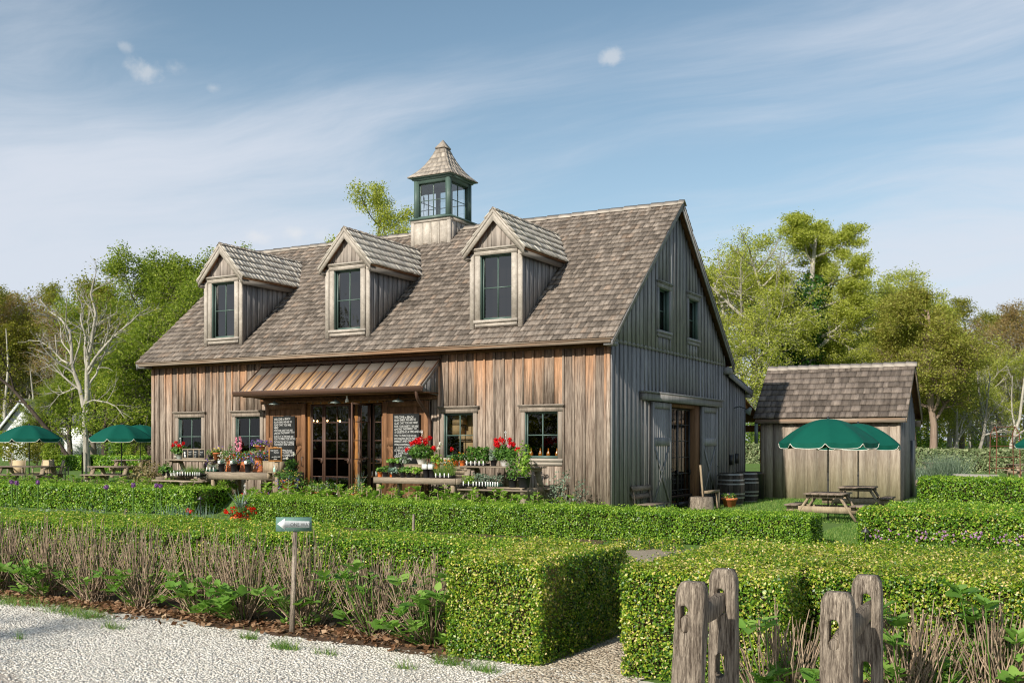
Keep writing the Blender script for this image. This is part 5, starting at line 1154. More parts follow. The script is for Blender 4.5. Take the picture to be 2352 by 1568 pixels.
# undergrowth and far woods that read as one mass
def mass(name, pts, m, n, hgt, depth, size, seed, gap=.0, trunks=0):
    r = np.random.default_rng(seed); k_ = r.random(n) * (len(pts) - 1); i0 = k_.astype(int); f_ = (k_ - i0)[:, None]; P = np.array([(*atd(u, d)[:2], h_) for u, d, h_ in pts]); q = P[i0] * (1 - f_) + P[i0 + 1] * f_
    top = q[:, 2] * hgt * (.72 + .28 * np.sin(k_ * 7 + seed) * np.sin(k_ * 17.3) ) ; z = r.random(n) ** .8 * top
    x = q[:, 0] + r.normal(size=n) * depth * .5; y = q[:, 1] + r.normal(size=n) * depth * .5
    z = z + .10 * clusternoise(np.stack([x, y, z], 1), 1.2, seed) * top; g_ = gz(x, y)
    keep = clusternoise(np.stack([x, y, z], 1), 1.6, seed + 2) > gap
    V = np.stack([x, y, z + g_], 1)[keep]; mb = MB(); mb.leaves(V, r.normal(size=(len(V), 3)) * .8 + np.array([0, 0, .6]), size * r.uniform(.6, 1.3, len(V)), .6, np.clip(.5 + .2 * clusternoise(V, 1.5, seed + 4) + r.normal(size=len(V)) * .2, 0, 1)); obj(name, mb, m, kind='stuff')
mass('far_woods', [(-200, 104, 11.5), (150, 104, 11.5), (450, 104, 11)], M['t_olive'], 60000, 1.0, 6, .28, 31, -.22)
mass('far_woods', [(1600, 104, 10), (1950, 104, 11.), (2250, 104, 9.5), (2560, 104, 9.0)], M['t_olive'], 60000, 1.0, 6, .26, 32, -.2)
mass('undergrowth', [(-160, 76, 3.2), (100, 76, 3.2), (360, 72, 3.6)], M['t_under'], 26000, 1.0, 3, .17, 33, -.25)
mass('undergrowth', [(1640, 68, 4.2), (1900, 68, 3.2), (2100, 66, 2.7), (2560, 64, 3.0)], M['t_under'], 36000, 1.0, 3.5, .15, 34, -.12)
mb = MB(); r_ = random.Random(8)
for i in range(90):                          # thin trunks deep in the woods
    u = r_.choice((r_.uniform(-60, 340), r_.uniform(1660, 2500), r_.uniform(1900, 2450))); p = atd(u, r_.uniform(72, 100)); h = r_.uniform(6, 10); l = r_.gauss(0, .5)
    mb.tube([p, p + [l * .4, 0, h * .4], p + [l, .2, h * .7], p + [l * 1.2, 0, h]], [.13, .11, .08, .04], 5, r_.random(), caps=False)
obj('far_tree_stems', mb, M['barkpale'], kind='stuff')

# ================================================================== SHED
shed = thing('garden_shed', 'small weathered plank shed with shingle roof behind the right umbrellas', 'shed', (0, 0, 0))
SX0, SX1, SY0, SY1 = .50, 5.25, 12.65, 16.25; SK = (4.87 - 2.93) / (14.45 - 12.40)
sf = lambda y: 2.93 + SK * (y - 12.40); sbk = lambda y: 2.93 + SK * (16.50 - y)
mb = MB(); Es = slabs(SX0, SX1, .40, 0, lambda x: 2.86, [], wall_x(mb, SY0, -1))
for xc in Es[1:-1]: mb.box(xc - .03, xc + .03, SY0 - .02, SY0 - .0005, .05, 2.75) if random.random() < .45 else mb.box(xc - .004, xc + .004, SY0 - .002, SY0 - .0003, .05, 2.8, .0)
mb.box(SX0 - .03, SX0 + .10, SY0 - .03, SY0 - .0205, 0, 2.8, .5); mb.box(SX1 - .11, SX1 + .02, SY0 - .03, SY0 - .0205, 0, 2.8, .9)
obj('shed_front_wall', mb, M['shed'], shed)
mb = MB(); slabs(SY0, SY1, .2, 0, lambda y: min(sf(y), sbk(y)) - .1, [], wall_y(mb, SX1, 1)); battens_y(mb, SX1, np.arange(SY0 + .15, SY1, .2), 0, lambda y: min(sf(y), sbk(y)) - .12, [])
slabs(SY0, SY1, .3, 0, lambda y: min(sf(y), sbk(y)) - .1, [], wall_y(mb, SX0, -1)); slabs(SX0, SX1, .3, 0, lambda x: 2.8, [], wall_x(mb, SY1, 1))
obj('shed_side_wall', mb, M['gable'], shed)
mb = MB(); mb.box(SX1 + .025, SX1 + .06, 15.0, 16.1, .05, 2.1, .2); obj('shed_door', mb, M['darkmetal'], shed)
nl_ = math.hypot(1, SK); lsl = (14.45 - 12.40) * nl_
mb = MB(); shingles(mb, (.26, 12.38, 2.90), (1, 0, 0), (0, 1 / nl_, SK / nl_), (0, -SK / nl_, 1 / nl_), 5.26, lsl, .31, None, (.17, .36), .034, seed=9); obj('shed_roof_slope', mb, M['shingle_shed'], shed)
mb = MB(); shingles(mb, (.26, 16.52, 2.90), (1, 0, 0), (0, -1 / nl_, SK / nl_), (0, SK / nl_, 1 / nl_), 5.26, lsl, .31, None, (.3, .5), .034, seed=10); obj('shed_roof_slope', mb, M['shingle_shed'], shed)
mb = MB(); x = .26; i = 0
while x < 5.5:
    w = min(.38, 5.54 - x)
    for sgn in (-1, 1): mb.prism([(x, 14.45, 4.93 + .006 * (i % 2)), (x + w * 1.1, 14.45, 4.91), (x + w * 1.1, 14.45 + sgn * .17, 4.91 - .17 * SK), (x, 14.45 + sgn * .17, 4.93 - .17 * SK)], (0, 0, -.022))
    x += w; i += 1
obj('shed_ridge_cap', mb, M['cap'], shed)
mb = MB()
mb.box(.32, 5.46, 12.40, 12.43, 2.72, 2.87, .5); mb.box(.36, 5.3, 12.44, 12.64, 2.80, 2.82, .2)
for y0_, y1_ in ((12.42, 14.45), (16.48, 14.45)):
    f_ = sf if y0_ < 14 else sbk; mb.prism([(5.47, y0_, f_(y0_) - .07), (5.47, y1_, f_(y1_) - .07), (5.47, y1_, f_(y1_) - .25), (5.47, y0_, f_(y0_) - .25)], (.03, 0, 0), .3)
mb.box(5.28, 5.46, 16.2, 16.46, 2.62, 2.85, .3); obj('shed_fascia', mb, M['trimx'], shed)
mb = MB()
for f_, ya, yb in ((sf, 12.45, 14.45), (sbk, 16.45, 14.45)): mb.prism([(.3, ya, f_(ya) - .05), (.3, yb, f_(yb) - .05), (5.47, yb, f_(yb) - .05), (5.47, ya, f_(ya) - .05)], (0, 0, -.03), .5)
obj('shed_roof_deck', mb, M['soffit'], shed)
mb = MB(); mb.box(.30, .42, 12.40, 12.46, 2.0, 2.75); obj('grey_panel', mb, M['enamel'], shed)

# ================================================================== PICNIC TABLES, UMBRELLAS, CHAIRS
def picnic(label, loc, rz, L=1.2, W=.75, H=.75, mat='tabledark', leg='tabley', group='picnic tables', bench=.30, Hb=.44):
    t = thing('picnic_table', label, 'table', loc, rz, group)
    mb = MB(); n_ = 5; pw_ = W / n_
    for i in range(n_): mb.box(-L / 2, L / 2, -W / 2 + i * pw_ + .004, -W / 2 + (i + 1) * pw_ - .004, H - .04, H)
    mb.box(-L / 2 + .12, -L / 2 + .2, -W / 2 + .03, W / 2 - .03, H - .12, H - .041); mb.box(L / 2 - .2, L / 2 - .12, -W / 2 + .03, W / 2 - .03, H - .12, H - .041)
    obj('tabletop', mb, M[mat], t)
    for s in (-1, 1):
        mb = MB(); y_ = s * (W / 2 + .33); mb.box(-L / 2, L / 2, y_ - bench / 2, y_ - .005, .42, .46); mb.box(-L / 2, L / 2, y_ + .005, y_ + bench / 2, .42, .46); obj('bench', mb, M[mat], t)
    for sx in (-1, 1):
        x_ = sx * (L / 2 - .22)
        for s in (-1, 1): mb = MB(); mb.beam((x_, s * (W / 2 - .12), H - .05), (x_, s * (W / 2 + .34), .0), .05, .15, up=(1, 0, 0)); obj('leg', mb, M[leg], t)
        mb = MB(); mb.box(x_ + sx * .03, x_ + sx * .07, -W / 2 - .45, W / 2 + .47, Hb - .18, Hb - .021); obj('cross_beam', mb, M[leg], t)
    return t
def umbrella(label, loc, rz, Rr=1.18, rim=2.02, top=2.62, zbase=0, group='green market umbrellas'):
    t = thing('umbrella', label, 'umbrella', loc, rz, group); n_ = 8
    mb = MB(); mb.tube([(0, 0, zbase), (0, 0, top - .02)], .02, 10); mb.tube([(0, 0, 1.05), (0, 0, 1.1)], .026, 10); obj('pole', mb, M['darkmetal'], t, smooth=True)
    mb = MB(); K_ = 8; sub = 6; V = []; 
    for ring in range(K_ + 1):
        f_ = ring / K_; 
        for s in range(n_ * sub):
            a = 2 * math.pi * s / (n_ * sub); ph = (s % sub) / sub; sag = math.cos((ph - .5) * math.pi / n_ * 2) / math.cos(math.pi / n_)
            rad = Rr * f_ * (math.cos(math.pi / n_) / math.cos((ph - .5) * 2 * math.pi / n_)); z = rim + .10 + (top - rim - .10) * math.cos(f_ * math.pi / 2) ** .92 if f_ < 1 else rim + .10
            z -= .028 * f_ * math.sin(ph * math.pi) ; V.append((rad * math.cos(a), rad * math.sin(a), z))
    N_ = n_ * sub; i = np.arange(K_)[:, None] * N_; j = np.arange(N_)[None]; jn = (j + 1) % N_
    Fq = np.stack([i + j, i + N_ + j, i + N_ + jn, i + jn], -1).reshape(-1, 4); mb.add(V, Fq, .5)
    # valance: flaps with notches between them, white piping below
    val = MB(); pip = MB()
    for k_ in range(n_):
        a0, a1 = 2 * math.pi * k_ / n_, 2 * math.pi * (k_ + 1) / n_; p0 = np.array([math.cos(a0), math.sin(a0)]) * Rr; p1 = np.array([math.cos(a1), math.sin(a1)]) * Rr
        U_ = np.linspace(0, 1, 13); dep = np.where((U_ < .08) | (U_ > .92), .045, .135); dep = .035 + .10 * sst((np.minimum(U_, 1 - U_)) / .12)
        tp_ = [np.append(p0 * (1 - u) + p1 * u, rim + .10 - .028 * math.sin(u * math.pi)) for u in U_]; out = np.append((p0 + p1) / 2 / np.linalg.norm((p0 + p1) / 2), 0)
        bt = [q + out * .012 * math.sin(i_ * 1.3) - np.array([0, 0, d_]) for i_, (q, d_) in enumerate(zip(tp_, dep))]
        val.add(tp_ + bt, [(i_, i_ + 1, 13 + i_ + 1, 13 + i_) for i_ in range(12)], .5); pip.tube(bt, .008, 5, caps=False)
    c_ = obj('canopy', mb, M['umb'], t, smooth=True); obj('valance', val, M['umb'], c_, smooth=True); obj('piping', pip, M['trimw'], c_)
    mb = MB()
    for k_ in range(n_): a = 2 * math.pi * k_ / n_; mb.tube([(0, 0, top - .05), (Rr * .5 * math.cos(a), Rr * .5 * math.sin(a), rim + .10 + (top - rim - .1) * .69), (Rr * math.cos(a), Rr * math.sin(a), rim + .09)], .006, 4)
    obj('ribs', mb, M['darkmetal'], t); mb = MB(); mb.lathe([(0, .07), (.025, .06), (.035, .035), (.025, .005), (.045, 0), (.0, -.02)], 12, (0, 0, top - .005)); obj('finial', mb, M['black'], t, smooth=True)
    return t
a = atd(1902, 26); b = atd(1971, 29.7)
picnic('square picnic table under the nearer of the two right umbrellas', (a[0], a[1], 0), R(88), 1.15, .95)
picnic('square picnic table under the farther of the two right umbrellas', (b[0], b[1], 0), R(91), 1.15, .95)
umbrella('green market umbrella before the shed, the nearer and left one of the pair', (a[0], a[1], 0), .15, 1.22, 1.93, 2.63)
umbrella('green market umbrella before the shed, the farther and right one of the pair', (b[0], b[1], 0), .5, 1.22, 1.87, 2.58)
c_ = atd(2408, 40); umbrella('green umbrella half cut off by the right edge of the photo', tuple(c_), .2, 1.2, 1.85, 2.45); 
d_ = atd(67, 39); e_ = atd(279, 39); f2 = atd(322, 44)
picnic('long picnic table with sling chairs at the far left', tuple(atd(62, 38.6)), YAW * .7, 2.2, .75)
picnic('picnic table under the umbrella beside the barn corner', tuple(atd(262, 38.4)), YAW * .7, 1.75, .75)
picnic('picnic table behind the barn corner umbrella, partly hidden by the shrub', tuple(atd(305, 45)), YAW * .7, 1.6, .75)
umbrella('green umbrella at the far left over the chairs', tuple(d_), .45, 1.22, 1.70, 2.30)
umbrella('green umbrella just left of the barn corner', tuple(e_), .45, 1.22, 1.70, 2.32)
umbrella('green umbrella mostly hidden behind the left barn corner', tuple(f2), .3, 1.2, 1.70, 2.30)
def sling(label, loc, rz):
    t = thing('sling_chair', label, 'chair', loc, rz, 'tan sling chairs'); 
    mb = MB(); mb.prism([(-.24, -.22, .43), (.24, -.22, .43), (.24, .2, .40), (-.24, .2, .40)], (0, 0, .015)); obj('seat', mb, M['sling'], t)
    mb = MB(); mb.prism([(-.24, .2, .42), (.24, .2, .42), (.24, .32, .92), (-.24, .32, .92)], (0, .015, 0)); obj('backrest', mb, M['sling'], t)
    for sx in (-1, 1):
        for y0_, y1_, z1_ in ((-.24, -.24, .63), (.30, .20, .43)): mb = MB(); mb.beam((sx * .27, y0_ * 1.1, 0), (sx * .27, y1_, z1_), .04, .04); obj('leg', mb, M['chairw'], t)
        mb = MB(); mb.beam((sx * .27, -.3, .64), (sx * .27, .28, .66), .055, .025); obj('armrest', mb, M['chairw'], t)
        mb = MB(); mb.beam((sx * .26, .19, .40), (sx * .26, .33, .95), .035, .03); obj('back_post', mb, M['chairw'], t)
    return t
ch = sling('tan sling chair at far left facing the camera, leftmost of the group', tuple(atd(38, 40.5)), YAW + .2)
dup(ch, tuple(atd(98, 40.6)), YAW - .25, 'tan sling chair in the middle, its back to the umbrella pole'); dup(ch, tuple(atd(196 - 70, 40.2)), YAW - 1.0, 'tan sling chair turned sideways at the right end of the long table'); dup(ch, tuple(atd(138, 41.3)), YAW + 2.2, 'tan sling chair seen from its back, rightmost of the group')
pt = picnic('small picnic table before the pale hedge, seen past the shed corner', tuple(atd(2153, 52)), YAW, 1.3, .75)
picnic('small picnic table cut by the right edge of the photo, before the pale hedge', tuple(atd(2352, 50)), YAW, 1.4, .75)

# ================================================================== WHITE BUILDING
h0 = atd(52, 64); hs = thing('white_building', 'white clapboard building with a gable, behind the left umbrellas', 'building', tuple(h0), YAW)
def px2(u, v, d=64): return ((u - 52) / F * d, (HZ - v) / F * d + CAM[2] - h0[2])
gy = 0; pk = px2(52, 921); el = px2(2, 985); er = px2(102, 985)
mb = MB(); mb.prism([(el[0] + .1, 0, -.2), (er[0] - .1, 0, -.2), (er[0] - .1, 0, er[1]), (pk[0], 0, pk[1] - .1), (el[0] + .1, 0, el[1])], (0, 6, 0), .5)
z_ = 0.0
while z_ < pk[1] - .3:
    hw_ = (er[0] - .12) * min(1, max(0, (pk[1] - z_ - .16) / (pk[1] - er[1]))); mb.prism([(-hw_, -.006, z_), (hw_, -.006, z_), (hw_, -.022, z_), (-hw_, -.022, z_)], (0, .0, .012), .2); z_ += .16
obj('gable_wall', mb, M['whitepaint'], hs)
mb = MB()
for s in (-1, 1): mb.prism([(pk[0], -.3, pk[1] + .12), (s * (er[0] + .15), -.3, er[1] - .08), (s * (er[0] + .15), -.3, er[1] - .28), (pk[0], -.3, pk[1] - .12)], (0, .06, 0), .5)
obj('verge_board', mb, M['whitepaint'], hs)
mb = MB()
for s in (-1, 1): mb.prism([(pk[0], -.28, pk[1] + .12), (s * (er[0] + .2), -.28, er[1] - .1), (s * (er[0] + .2), 6.2, er[1] - .1), (pk[0], 6.2, pk[1] + .12)], (0, 0, .06), .5)
obj('roof', mb, M['slate'], hs)
w0, w1 = px2(100, 1000)[0], px2(236, 1000)[0]; mb = MB(); mb.box(w0, w1, 1.2, 6, -.2, 2.35, .5); z_ = .1
while z_ < 2.3: mb.box(w0, w1, 1.18, 1.1995, z_, z_ + .014, .2); z_ += .16
mb.box(w1 - .35, w1 + .02, 1.15, 1.179, -.2, 2.35, .5); obj('wing_wall', mb, M['whitepaint'], hs)
mb = MB(); mb.prism([(w0, .9, 2.3), (w1 + .2, .9, 2.3), (w1 + .2, 4, 3.9), (w0, 4, 3.9)], (0, 0, .06), .5); obj('wing_roof', mb, M['slate'], hs)
k0 = atd(305, 66); kk = thing('garden_gate', 'brown plank gate with a diagonal brace behind the umbrella by the barn', 'gate', tuple(k0), YAW)
mb = MB(); 
for i in range(10): mb.box(-1.4 + i * .28, -1.13 + i * .28, 0, .03, 0, 1.7)
obj('boards', mb, M['tabledark'], kk); mb = MB(); mb.box(-1.4, 1.4, -.03, -.001, 1.3, 1.45); mb.box(-1.4, 1.4, -.03, -.001, .2, .35); mb.beam((-1.3, -.045, .3), (.2, -.045, 1.4), .12, .03, up=(0, 1, 0)); obj('brace', mb, M['tabledark'], kk)

# shrubs at far left behind the chairs and near the barn corners
def shrub(name, label, loc, rad, h, n, ls, m, group=None, flat=.9, stems=8, sm='stem', z0=.1, seed=1, cat='shrub'):
    r = np.random.default_rng(seed); root = thing(name, label, cat, loc, group=group)
    q = r.normal(size=(n, 3)); q /= np.linalg.norm(q, axis=1, keepdims=True); rr_ = r.random((n, 1)) ** .45; P = q * rr_ * np.array([rad, rad * flat, h / 2]); 
    P = P * (1 + .35 * clusternoise(q * 2, 1.6, seed))[:, None] + [0, 0, h / 2 + z0]; kp = (clusternoise(P, 5.5, seed + 1) > -.25) & (P[:, 2] > .02)
    P = P[kp]; k_ = len(P); mb = MB(); mb.leaves(P, q[kp] + r.normal(size=(k_, 3)) * .7 + [0, 0, .4], ls * r.uniform(.6, 1.3, k_), .6, np.clip(.5 + r.normal(size=k_) * .25, 0, 1)); obj('foliage', mb, m, root)
    if stems:
        mb = MB()
        for i in range(stems): a = r.random() * 6.28; d = rad * r.random() * .8; mb.tube([(0, 0, 0), (math.cos(a) * d * .6, math.sin(a) * d * .6, h * .5), (math.cos(a) * d, math.sin(a) * d, h * (.7 + .4 * r.random()))], [.014, .01, .005], 4, r.random(), caps=False)
        obj('stems', mb, M[sm], root)
    return root
for i, (u, d, rad, h, m, lab) in enumerate(((25, 55, 1.3, 1.9, 't_olive', 'dark leafy bush at the far left under the umbrella'), (85, 56, 1.0, 1.7, 't_cedar', 'dark bush between the far left umbrella pole and the white siding'), (272, 56, .8, 1.9, 't_under', 'green bush right of the white corner post'), (312, 54, .6, 1.2, 't_fresh', 'small round bush beside the brown gate'), (118, 50, .55, 1.6, 't_fresh', 'slim sapling bush behind the right sling chairs'))):
    shrub('bush', lab, tuple(atd(u, d)), rad, h, 1500, .13, M[m], 'bushes behind the left tables', seed=60 + i)
p = atd(343, 33.5); shrub('brownish_shrub', 'sparse russet leaved shrub at the left corner of the barn', (p[0], p[1], float(gz(p[0], p[1]))), .75, 1.0, 900, .085, leafmat('russet_shrub_leaf', [(0, (.12, .10, .04)), (.5, (.28, .24, .10)), (1, (.45, .33, .2))], .3), None, seed=70, stems=14)
p = atz(1345, 1180, 0); shrub('climbing_rose', 'loose pale leaved rose bush at the right corner of the barn front', (-.75, -1.0, 0), .55, 1.15, 620, .075, M['silver'], None, seed=71, stems=16, z0=.2)
pl = atd(198, 40); mb = MB(); mb.tube([(0, 0, 0), (.02, 0, 1.0), (-.02, 0, 2.1)], [.05, .04, .03], 6); sp_ = thing('sapling', 'slim pale sapling stem between the two left umbrellas', 'tree', tuple(pl)); obj('trunk', mb, M['barkpale'], sp_); 
mb = MB(); r_ = np.random.default_rng(3); mb.leaves(r_.normal(size=(420, 3)) * [.45, .45, .35] + [0, 0, 2.5], r_.normal(size=(420, 3)), .11, .6); obj('crown', mb, M['t_fresh'], sp_)
mb = MB(); mb.tube([(0, 0, 0), (0, 0, 1.25)], .03, 6); obj('garden_stake', mb, M['barkdark'], loc=tuple(atd(189, 40)), label='thin dark upright stake beside the slim sapling at left', category='stake')

# iron arch, raised bed, ornamental grass far right
ia = thing('garden_arch', 'rusty iron trellis arch standing in the far right garden', 'trellis', tuple(atd(2308, 42)), YAW + .15)
mb = MB()
for x_ in (-.5, .5):
    for y_ in (-.22, .22): mb.tube([(x_ * 1.12, y_, 0), (x_, y_, 2.35), (x_ * .9, 0, 2.65)], .02, 5)
obj('uprights', mb, M['rust'], ia); mb = MB()
for z_ in (.5, .95, 1.4, 1.85, 2.25): 
    for y_ in (-.22, .22): mb.tube([(-.54, y_, z_), (.54, y_, z_)], .012, 5)
mb.tube([(-.45, 0, 2.64), (.45, 0, 2.64)], .014, 5); obj('rungs', mb, M['rust'], ia)
p0 = atd(2085, 45); p1 = atd(2150, 44); mb = MB(); mb.beam((0, 0, .14), (p1[0] - p0[0], p1[1] - p0[1], .14), .15, .26); obj('timber_edging', mb, M['table'], loc=tuple(p0), label='grey timber edge of a raised bed right of the shed', category='edging')
P = np.concatenate([np.stack([atd(2090 + 70 * q, 46 + 2 * rng.random())[:3] for q in rng.random(900)])]); P = P + rng.normal(size=P.shape) * [.25, .25, 0]
obj('bed_plants', blades('bed', P, (.35, .85), M['silver'], .05, .8), M['silver'], kind='stuff')
gr = thing('ornamental_grass', 'billowing silvery grass clump behind the far right hedge', 'grass clump', tuple(atd(2172, 46))); P = rng.normal(size=(1100, 3)) * [.35, .35, 0]; obj('blades', blades('og', P, (.7, 1.6), None, .03, .8), M['silver'], gr)
mb = MB(); mb.box(-.95, .95, -.1, .1, 0, .75); obj('stone_slab', mb, M['stone'], loc=tuple(atd(2235, 41)), label='pale stone slab showing above the far right hedge', category='slab')

# ================================================================== AT THE GABLE END
bn = thing('garden_bench', 'low dark slatted bench against the shaded gable wall', 'bench', (.35, 1.95, 0), R(90))
mb = MB()
for i in range(3): mb.box(-.7, .7, -.28 + i * .15, -.16 + i * .15, .34, .37)
obj('seat', mb, M['tabledark'], bn)
for z_ in (.50, .72): mb = MB(); mb.prism([(-.7, .24, z_), (.7, .24, z_), (.7, .28, z_ + .12), (-.7, .28, z_ + .12)], (0, .025, 0)); obj('back_slat', mb, M['tabledark'], bn)
for sx in (-.6, .6): 
    mb = MB(); mb.beam((sx, .20, 0), (sx, .30, .86), .05, .05); obj('back_leg', mb, M['tabledark'], bn); mb = MB(); mb.beam((sx, -.25, 0), (sx, -.25, .34), .05, .05); obj('front_leg', mb, M['tabledark'], bn)
def barrel(label, loc, h=1.0, r0=.30, r1=.37):
    t = thing('barrel', label, 'barrel', loc, group='oak barrels'); mb = MB(); n_ = 22
    pr_ = [(r0 + (r1 - r0) * math.sin(math.pi * i / 8) ** .9 if 0 < i < 8 else r0, h * i / 8) for i in range(9)]
    for k_ in range(n_):
        a0, a1 = 2 * math.pi * k_ / n_, 2 * math.pi * (k_ + 1) / n_ - .02; V = []
        for (q, z_) in pr_: V += [(q * math.cos(a0), q * math.sin(a0), z_), (q * math.cos(a1), q * math.sin(a1), z_)]
        mb.add(V, [(2 * i, 2 * i + 1, 2 * i + 3, 2 * i + 2) for i in range(8)], random.random())
    mb.lathe([(0, h - .03), (r0 - .01, h - .03)], n_, rnd=.3); mb.lathe([(r0 - .01, h - .03), (r0 - .012, h), (r0 + .001, h)], n_, rnd=.5); obj('staves', mb, M['barrel'], t)
    for z_ in (.02, .22, .34, .64, .76, .93):
        q = r0 + (r1 - r0) * math.sin(math.pi * z_) ** .9 + .004; q2 = r0 + (r1 - r0) * math.sin(math.pi * min(1, z_ + .045)) ** .9 + .004; mb = MB(); mb.lathe([(q, z_ * h), (q2, (z_ + .045) * h)], n_, rnd=.5); obj('hoop', mb, M['hoop'], t, smooth=True)
    return t
barrel('dark oak barrel with grey hoops by the gable corner, the nearer left one', (.72, 8.15, 0), 1.05, .36, .44)
barrel('weathered oak barrel behind the nearer barrel, right one', (.72, 9.95, 0), 1.03, .33, .40)
mb = MB(); mb.lathe([(0, 0), (.40, 0), (.41, .85), (.43, .86), (.43, .92), (0, .95)], 28); obj('metal_tank', mb, M['darkmetal'], loc=(.45, 11.6, .05), label='low dark round tank between the barrels and the shed', category='tank', smooth=True)
mb = MB(); mb.lathe([(0, .42), (.28, .42), (.31, .40), (.33, .2), (.36, .0)], 22, sx=1.15); 
for i in range(5): mb.lathe([(.06 + i * .05, .4205 + i * .0002), (.075 + i * .05, .4205)], 20, rnd=.1)
obj('tree_stump', mb, M['oldpost'], loc=(.75, 5.0, 0), label='cut tree stump seat outside the gable doors', category='stump')
dsp = thing('wooden_stand', 'small raw timber stand with a leaning post by the gable doors', 'stand', (.95, 5.6, 0))
mb = MB(); mb.box(-.05, .05, -.75, .45, .52, .60); mb.box(-.05, .05, .35, .45, 0, .52); obj('rail', mb, M['tabley'], dsp); mb = MB(); mb.beam((-.12, -.55, 0), (-.20, -.66, 1.36), .06, .04); obj('post', mb, M['tabley'], dsp)

# ================================================================== SPLIT RAIL POSTS
def evalmesh(o):
    dg = bpy.context.evaluated_depsgraph_get(); me = bpy.data.meshes.new_from_object(o.evaluated_get(dg)); return me
def fixn(me):
    import bmesh
    b = bmesh.new(); b.from_mesh(me); bmesh.ops.remove_doubles(b, verts=b.verts, dist=1e-5); bmesh.ops.recalc_face_normals(b, faces=b.faces); b.to_mesh(me); b.free(); return me
def railpost(parent, x, y, w, t, h, lean, slots, seed):
    r = random.Random(seed); nz, nx, ny = 40, 5, 4; V = []; F_ = []
    ring = []
    per = [(i / (nx - 1) - .5, -.5) for i in range(nx - 1)] + [(.5, j / (ny - 1) - .5) for j in range(ny - 1)] + [(.5 - i / (nx - 1), .5) for i in range(nx - 1)] + [(-.5, .5 - j / (ny - 1)) for j in range(ny - 1)]
    n_ = len(per); ph = [r.uniform(0, 6.28) for _ in range(12)]
    for k_ in range(nz + 1):
        z = -.25 + (h + .25) * k_ / nz; f_ = (z / h); cut = max(0, (z - (h - .055)) / .055)
        for i_, (a, b) in enumerate(per):
            ww = w * (1 - .07 * max(0, f_) ** 2 - .20 * cut - .10 * cut * cut); tt = t * (1 - .05 * f_ - .15 * cut)
            jx = .0012 * math.sin(z * 9 + ph[i_ % 12]) + .0010 * math.sin(z * 41 + ph[(i_ * 5) % 12]) + r.gauss(0, .0009)
            V.append((a * ww * (1 + jx * 2.5) + jx * .6 + lean[0] * z, b * tt + jx * 1.3 + lean[1] * z, z))
    for k_ in range(nz):
        for i_ in range(n_): F_.append((k_ * n_ + i_, k_ * n_ + (i_ + 1) % n_, (k_ + 1) * n_ + (i_ + 1) % n_, (k_ + 1) * n_ + i_))
    F_.append(tuple(range(n_))[::-1]); top = len(V); 
    V.append((lean[0] * h, lean[1] * h, h + .002)); F_ += [(nz * n_ + i_, nz * n_ + (i_ + 1) % n_, top) for i_ in range(n_)]
    mb = MB(); mb.add(V, F_, .5); tmp = bpy.data.objects.new('tmp', fixn(mb.mesh('tmp', M['oldpost']))); COL.objects.link(tmp); cutters = []
    for (zc, hh, ww, dx) in slots:
        c = MB(); P = []
        for i_ in range(17): a = math.pi * i_ / 16; P.append((dx + math.cos(a) * ww / 2 + lean[0] * zc, -.3, zc + hh / 2 - ww / 2 + math.sin(a) * ww / 2))
        for i_ in range(17): a = math.pi + math.pi * i_ / 16; P.append((dx * .8 + math.cos(a) * ww / 2 + lean[0] * zc - .004, -.3, zc - hh / 2 + ww / 2 + math.sin(a) * ww / 2))
        c.prism(P, (0, .6, 0), .5); co = bpy.data.objects.new('tmpc', fixn(c.mesh('tmpc', M['oldpost']))); COL.objects.link(co); cutters.append(co)
        md = tmp.modifiers.new('b', 'BOOLEAN'); md.operation = 'DIFFERENCE'; md.object = co; md.solver = 'EXACT'
    me = evalmesh(tmp); 
    for o in [tmp] + cutters: bpy.data.objects.remove(o)
    me.materials.clear(); me.materials.append(M['oldpost']); me.name = 'post'
    return obj('post', me, None, parent, (x, y, 0))
def railpair(label, p1, p2, spec1, spec2, rail):
    t = thing('split_rail_fence', label, 'fence', (p1[0], p1[1], 0), group='pairs of split rail posts')
    railpost(t, 0, 0, *spec1); railpost(t, p2[0] - p1[0], p2[1] - p1[1], *spec2)
    (a, b, w_, h_) = rail; mb = MB(); a = np.array(a) - [p1[0], p1[1], 0]; b = np.array(b) - [p1[0], p1[1], 0]
    n_ = 10; V = []; pr_ = [(-.5, -.4), (0, -.5), (.5, -.35), (.45, .4), (0, .5), (-.5, .35)]; r = random.Random(4)
    for k_ in range(n_ + 1):
        f_ = k_ / n_; c = a * (1 - f_) + b * f_; s_ = .8 + .45 * math.sin(math.pi * f_) ** .6
        for (q, e) in pr_: V.append((c[0] + q * w_ * s_ + r.gauss(0, .002), c[1], c[2] + e * h_ * s_ + r.gauss(0, .003)))
    F_ = [(k_ * 6 + i_, k_ * 6 + (i_ + 1) % 6, (k_ + 1) * 6 + (i_ + 1) % 6, (k_ + 1) * 6 + i_) for k_ in range(n_) for i_ in range(6)] + [tuple(range(6))[::-1], tuple(n_ * 6 + i_ for i_ in range(6))]
    mb.add(V, F_, .2); obj('rail', mb, M['oldpost'], t); return t
railpair('left pair of weathered split rail posts, the front one leaning right at its top', (8.50, -18.62), (8.545, -17.98),
         (.175, .11, 1.20, (.05, 0), [(.985, .16, .058, -.03), (.46, .17, .06, -.02)], 1), (.172, .11, 1.205, (0, 0), [(1.0, .17, .062, -.01), (.60, .155, .062, -.01)], 2),
         ((8.522, -18.665, .955), (8.545, -17.90, 1.0), .046, .125))
